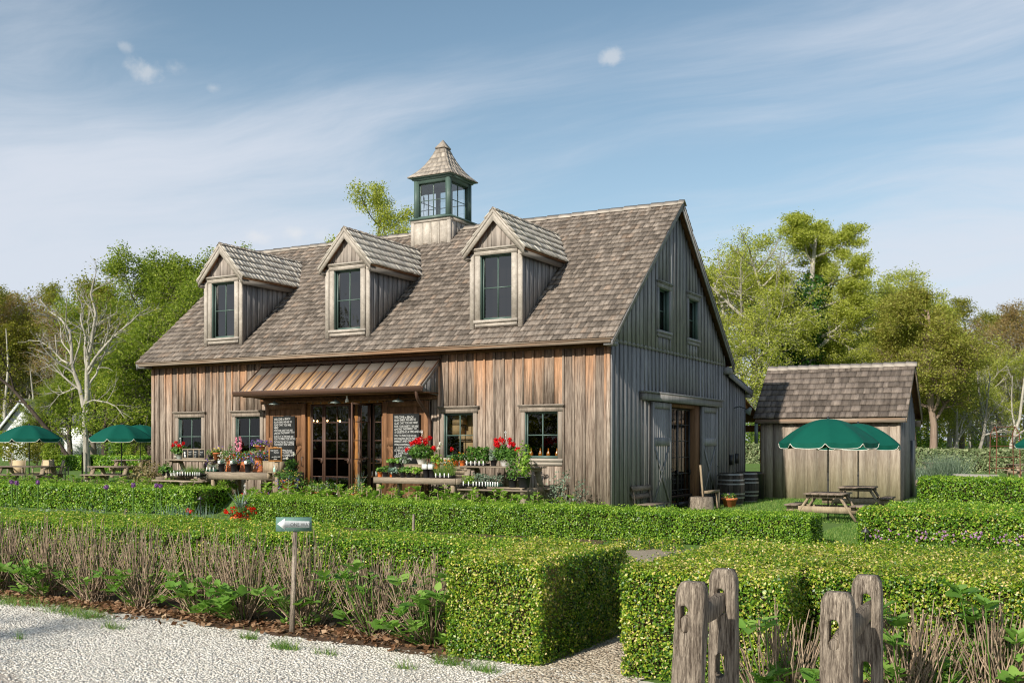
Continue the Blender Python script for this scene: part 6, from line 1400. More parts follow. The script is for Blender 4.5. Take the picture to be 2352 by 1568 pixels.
railpair('right pair of weathered split rail posts, with darker grey wood', (9.335, -18.42), (9.39, -17.82),
         (.182, .11, 1.17, (.0, 0), [(.935, .17, .062, -.015)], 3), (.175, .11, 1.20, (0, 0), [(1.0, .19, .062, 0), (.585, .20, .062, 0)], 4),
         ((9.318, -18.47, .86), (9.405, -17.78, 1.0), .05, .12))

# ================================================================== WRITING
def text_mesh(s, size, align='LEFT', shear=0.0, ext=.0006, spacing=1.0, offset=0.0):
    cu = bpy.data.curves.new('t', 'FONT'); cu.body = s; cu.size = size; cu.align_x = align; cu.shear = shear; cu.extrude = ext; cu.space_line = spacing; cu.resolution_u = 2; cu.offset = offset
    o = bpy.data.objects.new('t', cu); COL.objects.link(o); me = evalmesh(o); bpy.data.objects.remove(o); me.attributes.new('rnd', 'FLOAT', 'FACE'); return me
def text(name, s, size, loc, rot, mat, parent, align='LEFT', shear=0.0, sx=1.0, spacing=1.0, offset=0.0):
    me = text_mesh(s, size, align, shear, spacing=spacing, offset=offset); me.materials.clear(); me.materials.append(mat)
    o = bpy.data.objects.new(name, me); COL.objects.link(o); o.parent = parent; o.location = loc; o.rotation_euler = rot; o.scale = (sx, 1, 1); return o
def board_lines(parent, lines, x0, ztop, y, size, lh, seed=0, sx=.86):
    r = random.Random(seed); mbs = None; objs = []
    for i, (ind, s) in enumerate(lines):
        if s: objs.append((s, x0 + ind, ztop - i * lh - lh * .8 + r.uniform(-.004, .004), size * r.uniform(.92, 1.08), r.uniform(-.01, .035)))
    mb = MB()
    for (s, x, z, sz, tl) in objs:
        me = text_mesh(s, sz, 'LEFT', .12, .0, offset=sz * .0); V = np.zeros(len(me.vertices) * 3); me.vertices.foreach_get('co', V); V = V.reshape(-1, 3)
        V = np.stack([V[:, 0] * sx * math.cos(tl) + x, np.full(len(V), y), V[:, 1] + V[:, 0] * math.sin(tl) + z], 1); mb.add(V, [tuple(p.vertices) for p in me.polygons], .5)
    obj('lettering', mb, M['chalkink'], parent)
def chalkboard(label, x0, x1, z0, z1, y, lines, seed):
    t = thing('chalkboard', label, 'chalkboard', ((x0 + x1) / 2, y, z0), group='welcome chalkboards'); w = (x1 - x0) / 2; h = z1 - z0
    mb = MB(); mb.box(-w, w, -.012, .012, 0, h, .5); obj('panel', mb, M['chalk'], t)
    mb = MB(); 
    for a in ((-w - .012, -w, 0, h), (w, w + .012, 0, h), (-w - .012, w + .012, h, h + .012)): mb.box(a[0], a[1], -.018, .014, a[2], a[3], .5)
    obj('edge', mb, M['black'], t); board_lines(t, lines, -w + .035, h - .05, -.0135, .088, .0865, seed, .74); return t
chalkboard('tall chalkboard with handwritten welcome text on the door left of the entrance', -11.24, -10.39, 1.15, 2.83, -.19,
    [(0, 'WELCOME to BEACH'), (0, 'PLUM FARM, WE ARE SO'), (0, 'GLAD THAT YOU ARE'), (0, 'HERE!'), (0, 'FOR YOUR SAFETY WE ARE'), (0, 'LIMITING THE MARKET TO 10'), (0, 'GUESTS AT A TIME AND ASK'), (0, 'YOU TO PRACTICE SOCIAL'), (0, 'DISTANCING BOTH INSIDE'), (0, 'THE MARKET AND ON THE'), (0, 'GROUNDS.'), (0, 'WHILE SHOPPING PLEASE:'), (.04, '1. STAY 6 FT AWAY FROM'), (0, 'OTHER CUSTOMERS AND'), (.04, '2. SHOP ALONE')], 1)
chalkboard('tall chalkboard with handwritten welcome text on the door right of the entrance', -6.70, -5.82, 1.15, 2.84, -.19,
    [(0, 'WELCOME to BEACH'), (0, 'PLUM FARM, WE ARE SO'), (0, 'GLAD THAT YOU ARE HERE!'), (0, 'FOR YOUR SAFETY, WE ARE'), (0, 'LIMITING THE MARKET TO'), (0, '10 GUESTS AT A TIME AND ASK'), (0, 'YOU TO PRACTICE SOCIAL'), (0, 'DISTANCING BOTH INSIDE THE'), (0, 'MARKET AND ON THE GROUNDS'), (0, 'WHILE SHOPPING PLEASE:'), (.06, '1. STAY 6 FT AWAY FROM'), (0, 'OTHER CUSTOMERS AND'), (.06, '2. SHOP ALONE'), (0, 'GROUPS'), (.2, 'THANK YOU')], 2)
sg = thing('one_way_sign', 'green one way sign with white arrow on a grey stake', 'sign', (3.32, -16.07, 0), YAW)
mb = MB(); mb.prism([(-.026, -.02, -.1), (.03, -.02, -.1), (.062, -.02, 1.10), (.022, -.02, 1.11)], (0, .03, 0), .4); obj('stake', mb, M['oldpost'], sg)
mb = MB(); mb.box(-.155, .217, -.034, -.022, 1.085, 1.232, .5); pl_ = obj('plate', mb, M['signgreen'], sg)
mb = MB(); ar = [(-.140, 1.163), (-.058, 1.222), (-.058, 1.195), (.195, 1.190), (.195, 1.122), (-.058, 1.127), (-.058, 1.100)]; mb.prism([(a, -.0365, b) for a, b in ar], (0, .002, 0), .5); obj('arrow', mb, M['signwhite'], pl_)
text('lettering', 'ONE WAY', .052, (-.004, -.0375, 1.139), (R(90), 0, 0), M['ink'], pl_, sx=.88, offset=-.0006)
for z_ in (1.10, 1.222): mb = MB(); mb.lathe([(0, .003), (.004, .002), (.005, 0)], 8); t2 = MB(); t2.merge(mb, Matrix.Translation((.035, -.034, z_)) @ Matrix.Rotation(R(90), 4, 'X')); obj('screw', t2, M['hoop'], pl_)

# ================================================================== MARKET DISPLAY IN FRONT OF THE BARN
def aprontable(label, x0, x1, y0, y1, z1, zb, ap=.15):
    t = thing('display_table', label, 'table', ((x0 + x1) / 2, (y0 + y1) / 2, zb), group='low plank display tables'); w, d, h = (x1 - x0) / 2, (y1 - y0) / 2, z1 - zb
    mb = MB(); n_ = 7
    for i in range(n_): mb.box(-w, w, -d + 2 * d * i / n_ + .004, -d + 2 * d * (i + 1) / n_ - .004, h - .035, h)
    obj('tabletop', mb, M['table'], t); mb = MB(); mb.box(-w - .01, w + .01, -d - .035, -d - .001, h - ap, h + .004); mb.box(-w - .01, w + .01, d + .001, d + .035, h - ap, h); mb.box(-w - .04, -w - .011, -d, d, h - ap, h); mb.box(w + .011, w + .04, -d, d, h - ap, h); obj('apron', mb, M['table'], t)
    for sx in (-1, 1):
        for sy in (-1, 1): mb = MB(); mb.box(sx * (w - .10) - .05, sx * (w - .10) + .05, sy * (d - .06) - .05, sy * (d - .06) + .05, 0, h - .036); obj('leg', mb, M['tabley'], t)
    return t
aprontable('grey display table with deep front board left of the entrance, flower pots on it', -11.72, -9.15, -2.38, -1.25, 1.165, .30, .2)
aprontable('brown display table right of the entrance, small potted plants on it', -5.90, -3.36, -2.18, -1.10, 1.10, .33, .15)
picnic('plant covered picnic table against the barn under the leftmost window', (-13.72, -1.0, .40), 0, 2.15, .62, 1.10, 'table', 'table', Hb=.58)
picnic('plant covered picnic table between the two right windows of the barn', (-2.50, -1.25, .38), 0, 2.25, .62, 1.03, 'table', 'table', Hb=.52)
def crate(label, x, y, z, w, d, h, slat=False, mat='tabley'):
    t = thing('wooden_crate', label, 'crate', (x, y, z), group='wooden crates on the display tables'); mb = MB()
    if slat:
        for k_ in range(3):
            z0_ = k_ * h / 3; mb.box(-w / 2, w / 2, -d / 2, -d / 2 + .015, z0_ + .008, z0_ + h / 3 - .012); mb.box(-w / 2, w / 2, d / 2 - .015, d / 2, z0_ + .008, z0_ + h / 3 - .012)
            mb.box(-w / 2 + .001, -w / 2 + .016, -d / 2 + .016, d / 2 - .016, z0_ + .008, z0_ + h / 3 - .012); mb.box(w / 2 - .016, w / 2 - .001, -d / 2 + .016, d / 2 - .016, z0_ + .008, z0_ + h / 3 - .012)
        obj('slats', mb, M[mat], t); mb = MB()
        for sx in (-1, 1):
            for sy in (-1, 1): mb.box(sx * (w / 2 - .03) - .012, sx * (w / 2 - .03) + .012, sy * (d / 2 - .028) - .012, sy * (d / 2 - .028) + .012, 0, h)
        mb.box(-w / 2 + .02, w / 2 - .02, -d / 2 + .02, d / 2 - .02, h - .013, h - .001); obj('corner_posts', mb, M[mat], t)
    else:
        mb.box(-w / 2, w / 2, -d / 2, d / 2, 0, h - .02); obj('sides', mb, M[mat], t); mb = MB(); mb.box(-w / 2 - .008, w / 2 + .008, -d / 2 - .008, d / 2 + .008, h - .0195, h); obj('lid', mb, M[mat], t)
    return t
def potmesh(kind, r, h):
    mb = MB()
    if kind in ('terra', 'terra_up'):
        mb.lathe([(0, .005), (r * .66, 0), (r * .92, h * .80), (r * 1.02, h * .80), (r * 1.05, h), (r * .93, h), (r * .90, h * .86), (0, h * .86)], 24)
    elif kind == 'terra_flip': mb.lathe([(0, h), (r * .62, h), (r * .66, h * .98), (r * .92, h * .22), (r * 1.02, h * .21), (r * 1.05, 0), (0, 0)], 24)
    elif kind in ('white', 'greypot'): mb.lathe([(0, 0), (r * .55, 0), (r * .62, .01), (r * .98, h * .92), (r * 1.04, h * .93), (r * 1.04, h), (r * .95, h), (0, h * .85)], 24)
    elif kind == 'dish': mb.lathe([(0, 0), (r * .6, 0), (r * .9, h * .7), (r * 1.04, h * .72), (r * 1.06, h), (r * .95, h), (0, h * .8)], 24)
    else: mb.lathe([(0, 0), (r * .72, 0), (r * .74, .008), (r * .95, h * .90), (r * 1.03, h * .90), (r * 1.04, h), (r * .96, h), (0, h * .88)], 18)
    return mb
PM = dict(black='black', terra='terra', terra_flip='terra', white='white', greypot='greypot', orange='orangepot', green='greenpot', dish='terra')
def blossom(mb, c, rad, n, size):
    d = rng.normal(size=(n, 3)); d /= np.linalg.norm(d, axis=1, keepdims=True); mb.leaves(np.array(c) + d * rad * rng.uniform(.5, 1, (n, 1)), d + rng.normal(size=(n, 3)) * .4, size * rng.uniform(.8, 1.2, n), .9)
def potted(label, x, y, z, kind='black', r=.07, h=.11, fol=('potg', .12, .14, 60, .05), fl=(), hook=False, tags=0, spikes=0, group=None, cat='potted plant', heads=None, trail=0, name='potted_plant', rnd_dir=None):
    t = thing(name, label, cat, (x, y, z), group=group); obj('pot', potmesh(kind, r, h), M[PM[kind]], t, smooth=kind != 'black')
    if fol:
        m, rad, fh, n, ls = fol; q = rng.normal(size=(n, 3)); q /= np.linalg.norm(q, axis=1, keepdims=True); P = q * rng.random((n, 1)) ** .4 * [rad, rad, fh * .55]; P[:, 2] = P[:, 2] + h + fh * .38; P[:, 2] = np.maximum(P[:, 2], h * .9 - trail)
        P[:, :2] *= (1 + .3 * clusternoise(q * 2.2, 2, int(x * 100) % 97))[:, None]
        mb = MB(); mb.leaves(P, q * .8 + rng.normal(size=(n, 3)) * .5 + [0, 0, .7], ls * rng.uniform(.6, 1.25, n), .7, np.clip(.5 + rng.normal(size=n) * .26, 0, 1))
        if trail:
            k_ = int(n * .5); a = rng.random(k_) * 6.28; mb.leaves(np.stack([np.cos(a) * r * 1.15, np.sin(a) * r * 1.15, h - rng.random(k_) * trail], 1), rng.normal(size=(k_, 3)), ls * .8, .7)
        obj('foliage', mb, M[m], t)
        mb = MB()
        for i in range(5): a = i * 1.3; mb.tube([(0, 0, h * .85), (math.cos(a) * rad * .3, math.sin(a) * rad * .3, h + fh * .35), (math.cos(a) * rad * .6, math.sin(a) * rad * .6, h + fh * .7)], .003, 4, caps=False)
        obj('stems', mb, M[m], t)
    for (m, n, size, spread, z0_, z1_) in fl:
        a = rng.random(n) * 6.28; d = rng.random(n) ** .5 * spread; zz = h + z0_ + (z1_ - z0_) * rng.random(n) - .25 * (d / spread) ** 2 * abs(z1_ - z0_)
        mb = MB(); 
        for i in range(n): blossom(mb, (math.cos(a[i]) * d[i], math.sin(a[i]) * d[i], zz[i]), size * .45, 5, size * .8)
        obj('flowers', mb, M[m], t)
    if heads:
        m, lst, rad = heads
        for (dx, dz, dy) in lst:
            mb = MB(); blossom(mb, (dx, dy, h + dz), rad * 1.25, 60, rad * .7); hd = obj('flower_head', mb, M[m], t)
            mb = MB(); mb.tube([(dx * .4, dy * .4, h), (dx * .9, dy * .9, h + dz * .8), (dx, dy, h + dz)], .003, 4, caps=False); obj('flower_stalk', mb, M['potg'], hd)
    if hook:
        mb = MB(); H_ = h + hook
        for i in range(3): a = i * 2.09 + .4; mb.tube([(math.cos(a) * r, math.sin(a) * r, h), (0, 0, H_ - .09)], .004, 5)
        mb.tube([(0, 0, H_ - .09), (0, 0, H_ - .03), (.012, 0, H_ + .01)] + [(.025 * math.cos(b_), 0, H_ + .03 + .032 * math.sin(b_)) for b_ in np.linspace(3.5, -.9, 9)], .0075, 6); obj('hanger', mb, M['white'], t)
    for i in range(tags): dx = (i - (tags - 1) / 2) * .05; mb = MB(); mb.box(dx - .012, dx + .012, -r * .8, -r * .8 + .002, h * .8, h + .07); obj('plant_tag', mb, M['white'], t)
    if spikes:
        mb = MB(); a = rng.random(spikes) * 6.28
        for i in range(spikes):
            l = rng.uniform(.4, .62); o_ = rng.uniform(.1, .38); ca_, sa_ = math.cos(a[i]), math.sin(a[i]); w_ = .009
            P = [(0, 0, h), (ca_ * o_ * .4, sa_ * o_ * .4, h + l * .6), (ca_ * o_, sa_ * o_, h + l)]
            V = []; 
            for k_, p_ in enumerate(P): ww = w_ * (1, .9, .15)[k_]; V += [(p_[0] - sa_ * ww, p_[1] + ca_ * ww, p_[2]), (p_[0] + sa_ * ww, p_[1] - ca_ * ww, p_[2])]
            mb.add(V, [(0, 1, 3, 2), (2, 3, 5, 4)], rng.random())
        obj('spiky_blades', mb, M['blueg'], t)
    return t
def X(u, y, v=1080): return float(aty(u, v, y)[0])
def tray(label, x0, x1, y, z, m, fh, ls, n, tags, kind='black', group='seedling trays', grassy=False):
    w = (x1 - x0) / 2; t = thing('seedling_tray', label, 'tray', ((x0 + x1) / 2, y, z), group=group); mb = MB(); k_ = max(2, int(round(w * 2 / .085)))
    mb.box(-w, w, -.14, .14, .045, .055, .5)
    for i in range(k_):
        for sy in (-.07, .07): 
            c = -w + (i + .5) * 2 * w / k_; q = w / k_ * .85; mb.add([(c - q * .7, sy - .045, 0), (c + q * .7, sy - .045, 0), (c + q * .7, sy + .045, 0), (c - q * .7, sy + .045, 0), (c - q, sy - .06, .075), (c + q, sy - .06, .075), (c + q, sy + .06, .075), (c - q, sy + .06, .075)], BOXF, .5)
    obj('cells', mb, M['greenpot' if kind == 'green' else 'black'], t)
    if grassy: P = np.stack([rng.uniform(-w, w, n), rng.uniform(-.12, .12, n), np.full(n, .07)], 1); obj('foliage', blades('x', P, (fh * .5, fh), None, .006, .9), M[m], t)
    else:
        P = np.stack([rng.uniform(-w, w, n), rng.uniform(-.13, .13, n), .075 + fh * rng.random(n) ** .8], 1); mb = MB(); mb.leaves(P, rng.normal(size=(n, 3)) * .7 + [0, -.3, .6], ls * rng.uniform(.6, 1.3, n), .6, np.clip(.5 + .25 * rng.normal(size=n), 0, 1)); obj('foliage', mb, M[m], t)
    for i in range(tags): dx = -w + (i + .5) * 2 * w / tags; mb = MB(); mb.box(dx - .014, dx + .014, -.146, -.143, .02, .135); obj('plant_tag', mb, M['white'], t)
    return t
gh = lambda: [(-.24, .17, -.1), (-.12, .24, -.05), (.02, .27, -.1), (.12, .25, 0), (.22, .14, -.1), (-.02, .19, -.18), (.1, .2, .1)]
# left picnic table
T1, B1 = 1.50, 1.0; yA = -1.15
potted('hanging basket of red geraniums on the leftmost picnic table, greenish white bowl', X(414, yA), yA, T1, 'greypot', .15, .17, ('potg', .29, .30, 700, .08), hook=.45, heads=('red', [(-.20, .27, -.1), (-.13, .36, -.05), (.13, .22, -.14), (.19, .33, -.06), (.05, .27, -.1)], .055), name='hanging_basket', cat='hanging basket', group='red geranium baskets')
x0_, x1_ = X(425, yA), X(477, yA); ra = thing('message_rack', 'wooden rack of four small chalkboards on the leftmost picnic table', 'sign', ((x0_ + x1_) / 2, yA - .12, T1)); w = (x1_ - x0_) / 2
mb = MB(); mb.box(-w, w, 0, .02, 0, .05); mb.box(-w, w, 0, .02, .30, .34); mb.box(-w, -w + .03, 0, .02, .0505, .2995)
for i in range(1, 5): xx = -w + i * (2 * w) / 4; mb.box(xx - .02, xx + (.01 if i < 4 else 0), 0, .02, .0505, .2995)
mb.box(-w + .03, w - .02, .012, .0195, .0505, .2995); obj('rack_frame', mb, M['table'], ra)
for i, lines in enumerate((['o o', '/|/'], ['MARKET', 'PLANTS', ''], ['HERBS', '$ 5.00', '$ 8.00'], ['BASKETS', '$ 25'])):
    mb = MB(); c_ = -w + (i + .5) * 2 * w / 4; mb.box(c_ - w / 4 + .025, c_ + w / 4 - .025, .001, .0115, .055, .295, .5); bd = obj('small_board', mb, M['chalk'], ra)
    if i: board_lines(bd, [(0, s) for s in lines], c_ - w / 4 + .03, .27, -.001, .045, .07, i, .75)
    else:
        mb = MB(); mb.lathe([(0, 0), (.03, .01), (.04, .05), (.02, .08), (0, .085)], 10, sy=.02); t2 = MB(); t2.merge(mb, Matrix.Translation((c_ - .01, -.0015, .16))); t2.prism([(c_ - .04, -.001, .07), (c_ + .05, -.001, .07), (c_ + .03, -.001, .15), (c_ - .03, -.001, .15)], (0, -.001, 0), .5); obj('chalk_drawing', t2, M['chalkink'], bd)
potted('trailing purple and yellow violas on the right end of the leftmost picnic table', X(484, yA - .1), yA - .1, T1, 'black', .08, .12, ('potg', .15, .22, 160, .045), [('purple', 26, .035, .17, -.25, .2), ('yellow', 12, .03, .15, 0, .2)], trail=.35)
potted('terracotta pot of pale yellow pansies on the leftmost picnic table', X(499, yA), yA, T1, 'terra', .145, .22, ('potg', .17, .15, 190, .045), [('yellow', 34, .045, .18, .02, .17), ('purple', 14, .035, .17, .1, .22)])
yb = -1.72
for i, (u, k_, m, fh, lab) in enumerate(((376, 'black', 'potg', .26, 'leafy pot at the left end of the leftmost picnic bench'), (387, 'black', 'potg', .30, 'broad leafy pot second from the left on the leftmost bench'), (394.5, 'white', 'potg', .10, 'small white pot, left one of three on the leftmost bench'), (402, 'white', 'silver', .09, 'small white pot, middle one of three on the leftmost bench'), (409.6, 'white', 'potg', .09, 'small white pot, right one of three on the leftmost bench'))):
    potted(lab, X(u, yb), yb, B1, k_, .065 if k_ == 'white' else .07, .10 if k_ == 'white' else .12, (m, .09 if k_ == 'white' else .17, fh, 60, .05 if k_ == 'white' else .12), tags=1, group='small pots on the left bench')
tray('seedling tray with low greens, left one of three on the leftmost picnic bench', X(413.5, yb), X(430, yb), yb, B1, 'silver', .16, .04, 140, 3); tray('seedling tray of chives, middle one of three on the leftmost picnic bench', X(431, yb), X(447.5, yb), yb, B1, 'grassy', .34, .04, 420, 3, grassy=True); tray('seedling tray with bright lime herbs, right one on the leftmost picnic bench', X(448.5, yb), X(468, yb), yb, B1, 'potg', .17, .035, 260, 4)
# grey display table left of the entrance
ZT = 1.165; yf = -2.15; yr = -1.75
tray('green tray of three seedlings at the left end of the grey display table', X(479, yf), X(502, yf), yf, ZT, 'silver', .14, .035, 170, 3, 'green')
for u, lab in ((509, 'black nursery pot with white tag, leftmost on the grey display table'), (537, 'black nursery pot with white tag, middle one on the grey display table'), (569.5, 'black nursery pot with white tag, right one on the grey display table')): potted(lab, X(u, yf), yf, ZT, 'black', .10, .25, ('blueg', .13, .16, 110, .045), tags=0, group='tagged black nursery pots')
for ob_ in [o for o in COL.objects if o.get('group') == 'tagged black nursery pots']: mb = MB(); mb.box(-.05, .05, -.105, -.10, .24, .33); obj('plant_tag', mb, M['white'], ob_)
for u, hh, lab in ((528, .30, 'upside down terracotta pot between the left and middle black pots'), (560.5, .30, 'upside down terracotta pot between the middle and right black pots'), (594, .34, 'large upside down terracotta pot at the right of the grey display table')):
    t = thing('terracotta_pot', lab, 'pot', (X(u, yr), yr, ZT), group='upside down terracotta pots'); obj('pot', potmesh('terra_flip', .155 if u > 590 else .13, hh), M['terra'], t, smooth=True)
potted('mass of white impatiens at the left of the grey display table', X(524, yr), yr, ZT + .30, 'terra', .13, .12, ('potg', .27, .26, 300, .05), [('whitef', 90, .045, .30, -.18, .22)], trail=.2)
potted('mixed red and white impatiens in the middle of the grey display table', X(546, yr + .1), yr + .1, ZT + .2, 'terra', .13, .14, ('potg', .24, .24, 260, .05), [('red', 36, .045, .26, .0, .26), ('whitef', 34, .04, .26, .0, .28)], trail=.1)
potted('blue lobelia and red flowers on the middle upside down pot', X(562, yr), yr, ZT + .30, 'terra', .12, .12, ('potg', .25, .24, 280, .045), [('blue', 50, .035, .26, -.12, .2), ('scarlet', 14, .04, .26, .0, .2)], trail=.15)
potted('trailing violet lobelia spilling over the large upside down pot', X(594, yr), yr, ZT + .34, 'terra', .14, .13, ('potg', .33, .28, 380, .045), [('blue', 90, .035, .32, -.28, .12), ('purple', 34, .035, .3, .0, .2), ('scarlet', 10, .04, .3, .05, .2)], trail=.25)
potted('purple and yellow pansy bowl high behind the grey display table', X(598, -1.35), -1.35, ZT + .62, 'terra', .16, .16, ('potg', .28, .16, 260, .045), [('purple', 60, .05, .32, .0, .17), ('yellow', 22, .045, .28, .0, .17)])
crate('wooden crate supporting the high pansy bowl behind the grey display table', X(597, -1.35), -1.38, ZT, .62, .22, .619, True)
potted('tall pink foxglove behind the grey display table', X(549, -1.3), -1.3, ZT, 'black', .10, .26, ('potg', .15, .40, 130, .07), name='potted_plant')
mb = MB(); xf = X(549, -1.3) 
fg = [o for o in COL.objects if o.get('label') == 'tall pink foxglove behind the grey display table'][0]
for (dx, z0_, z1_) in ((-.10, .62, 1.0), (.08, .66, 1.02), (.02, .55, .85)):
    mb.tube([(dx * .3, 0, .26), (dx, 0, z1_)], .006, 5)
    for i in range(7): blossom(mb, (dx + rng.normal() * .02, -.02, z0_ + (z1_ - z0_) * i / 6), .026, 6, .06)
obj('flower_spikes', mb, M['pink'], fg)
potted('slim green snapdragon with pale buds at the left back of the display table', X(529, -1.3), -1.3, ZT, 'black', .08, .25, ('potg', .09, .75, 130, .05), [('pink', 6, .04, .08, .3, .6)])
crate('pale wooden block crate at the right end of the grey display table', X(632, -1.7), -1.7, ZT, .62, .36, .33)
for u, lab in ((624, 'small orange pot on the block crate left of the easel sign'), (636.5, 'small orange pot on the block crate behind the easel sign')): potted(lab, X(u, -1.7), -1.7, ZT + .33, 'orange', .075, .13, ('potg', .11, .14, 60, .07), tags=2, group='small orange pots')
# easel sign post, shelf and pump bottle
xs_ = X(643, -2.35); es = thing('sign_post', 'wooden post with small framed chalkboard and a shelf, right of the display table', 'sign', (xs_, -2.50, .25))
mb = MB(); mb.box(-.06, .06, 0, .06, 0, 1.66); obj('post', mb, M['tabley'], es)
mb = MB(); mb.box(-.16, .16, -.20, -.001, .93, .955); mb.box(-.16, -.13, -.19, -.01, .76, .9295); obj('shelf', mb, M['tabley'], es)
mb = MB()
for a in ((-.24, .24, 1.60, 1.635), (-.24, .24, 1.245, 1.28)): mb.box(a[0], a[1], -.05, -.015, a[2], a[3])
mb.box(-.24, -.205, -.049, -.016, 1.2805, 1.5995); mb.box(.205, .24, -.049, -.016, 1.2805, 1.5995); mb.box(-.07, .07, -.052, -.0505, 1.60, 1.66); fr_ = obj('board_frame', mb, M['orange'], es)
mb = MB(); mb.box(-.205, .205, -.035, -.02, 1.28, 1.60, .5); bd = obj('small_board', mb, M['chalk'], es)
board_lines(bd, [(0, 'Masks Required'), (.12, 'Thank you'), (0, ''), (.04, 'one child per adult'), (.12, 'please!')], -.18, 1.58, -.0365, .052, .058, 5, .8)
mb = MB(); mb.lathe([(0, 0), (.035, 0), (.037, .01), (.037, .10), (.015, .13), (.013, .15), (0, .15)], 14, sy=.7); bt = obj('pump_bottle', mb, M['gel'], loc=(xs_ + .02, -2.6, .25 + .956), smooth=True, label='clear green hand gel pump bottle on the little shelf', category='bottle')
mb = MB(); mb.lathe([(0, .15), (.014, .15), (.014, .17), (.005, .172), (.005, .20), (0, .2)], 10); mb.box(-.04, .008, -.006, .006, .196, .208); obj('pump', mb, M['white'], bt)
# pots at the entrance
st = MB(); st.lathe([(0, .42), (.26, .42), (.27, .4), (.26, .2), (.30, 0)], 16); xl = X(661, -2.5); obj('tree_stump', st, M['oldpost'], loc=(xl, -2.5, .3), label='low stump under the lobelia bowl left of the entrance', category='stump')
potted('terracotta bowl of blue lobelia and yellow flowers on a stump left of the entrance', xl, -2.5, .72, 'terra', .20, .27, ('potg', .40, .34, 620, .05), [('blue', 80, .035, .38, -.2, .12), ('yellow', 46, .035, .40, -.05, .30)], trail=.15, name='flower_bowl')
potted('dark square planter with white geranium left of the entrance', X(668, -1.7), -1.7, .95, 'black', .20, .32, ('potg', .20, .32, 200, .08), heads=('whitef', [(.12, .42, 0), (-.1, .3, -.05)], .035), name='planter')
mb = MB(); mb.box(-.26, .26, -.2, .2, 0, .55); obj('plinth', mb, M['tabledark'], loc=(X(668, -1.7), -1.7, .39), label='dark wooden box under the dark planter left of the entrance', category='box')
potted('terracotta bowl of white and yellow daisies just left of the glazed doors', X(743, -1.8), -1.8, .4, 'dish', .24, .25, ('potg', .50, .34, 620, .05), [('whitef', 44, .045, .46, .0, .26), ('yellow', 30, .03, .46, .0, .26), ('blue', 14, .03, .46, .0, .2)], name='flower_bowl')
potted('low shrubby yellow and green planter right beside the daisy bowl', X(706, -1.6), -1.6, .4, 'dish', .2, .25, ('potg', .38, .42, 420, .06), [('yellow', 22, .03, .34, .1, .34)], name='flower_bowl')
potted('spiky grass and yellow violas in a bowl beside the open glazed door', X(826, -1.9), -1.9, .4, 'dish', .24, .24, ('potg', .40, .30, 420, .045), [('yellow', 60, .04, .40, .0, .22), ('blue', 22, .03, .36, .0, .2)], spikes=16, name='flower_bowl')
# brown display table right of the entrance
ZR = 1.10; yf = -1.98
for u, k_, m, rad, fh, lab in ((873, 'orange', 'potg', .13, .14, 'small orange pot at the left end of the brown display table'), (885, 'black', 'potg', .15, .20, 'black pot with loose leaves next to the first orange pot'), (892.5, 'orange', 'potg', .12, .14, 'orange pot tucked behind, third from the left on the brown table'), (905, 'black', 'blueg', .17, .17, 'black pot of bluish drooping leaves on the brown table'), (925, 'black', 'potg', .14, .17, 'black pot in front of the first crate on the brown table'), (939, 'black', 'hyd', .17, .20, 'black pot of reddish green leaves in front of the big crate'), (959, 'black', 'hydl', .20, .19, 'black pot of bright lime leaves below the geranium basket')):
    potted(lab, X(u, yf), yf + (.15 if u == 892.5 else 0), ZR, k_, .078, .13, (m, rad, fh, 100, .085), tags=0, group='small pots in the front row of the brown table')
for u, lab in ((979.5, 'taller black nursery pot with white label on the brown table, left one'), (993, 'taller black nursery pot with white label on the brown table, right one')):
    t = potted(lab, X(u, yf), yf, ZR, 'black', .10, .24, ('blueg', .10, .22, 80, .04), group='labelled tall nursery pots'); mb = MB(); mb.box(-.075, .075, -.105, -.10, .23, .36); obj('plant_tag', mb, M['white'], t)
tray('black tray of strappy green plants with four white tags on the brown table', X(1003, yf), X(1042, yf), yf, ZR, 'grassy', .36, .05, 700, 4, grassy=True)
crate('low wooden crate at the left back of the brown display table', X(905, -1.5), -1.5, ZR, .72, .34, .24); crate('big wooden crate under the geranium basket on the brown table', X(960, -1.45), -1.45, ZR, .68, .34, .34); crate('slatted wooden crate at the right end of the brown display table', X(1050, -1.4), -1.35, ZR, .60, .34, .30, True)
for u, lab, m, rad, fh, fl in ((899, 'black pot with red flower on the low crate, left one of three', 'hyd', .13, .14, [('scarlet', 5, .04, .08, .08, .14)]), (915, 'black pot of plain leaves on the low crate, middle one of three', 'hyd', .13, .14, []), (928.5, 'black pot of tall sage green leaves on the low crate, right one of three', 'silver', .16, .30, [])):
    potted(lab, X(u, -1.5), -1.5, ZR + .24, 'black', .08, .14, (m, rad, fh, 70, .10), fl, tags=1, group='pots on the low crate')
potted('hanging basket of red geraniums on the big crate right of the entrance', X(969, -1.45), -1.45, ZR + .34, 'white', .165, .19, ('potg', .36, .40, 1200, .085), [('whitef', 3, .05, .3, .1, .2)], hook=.62, heads=('red', [(-.42, .20, -.1), (-.30, .37, -.05), (-.22, .42, .05), (-.10, .47, -.05), (.02, .50, -.1), (.10, .46, 0), (.18, .40, -.1), (.22, .52, .05), (.44, .24, -.1), (-.12, .40, -.15), (.05, .40, -.2)], .062), name='hanging_basket', cat='hanging basket', group='red geranium baskets')
potted('orange pot with yellow orange blooms and tall white geranium head', X(1003, -1.5), -1.5, ZR + .22, 'orange', .09, .15, ('hydl', .20, .30, 170, .085), [('orangef', 16, .05, .12, .0, .1)], heads=('whitef', [(.12, .52, 0), (.04, .40, .02)], .045))
potted('orange marigolds beside the strappy plant tray on the brown table', X(1033, -1.55), -1.55, ZR + .10, 'orange', .09, .15, ('potg', .2, .36, 170, .06), [('orangef', 26, .05, .14, .0, .26)])
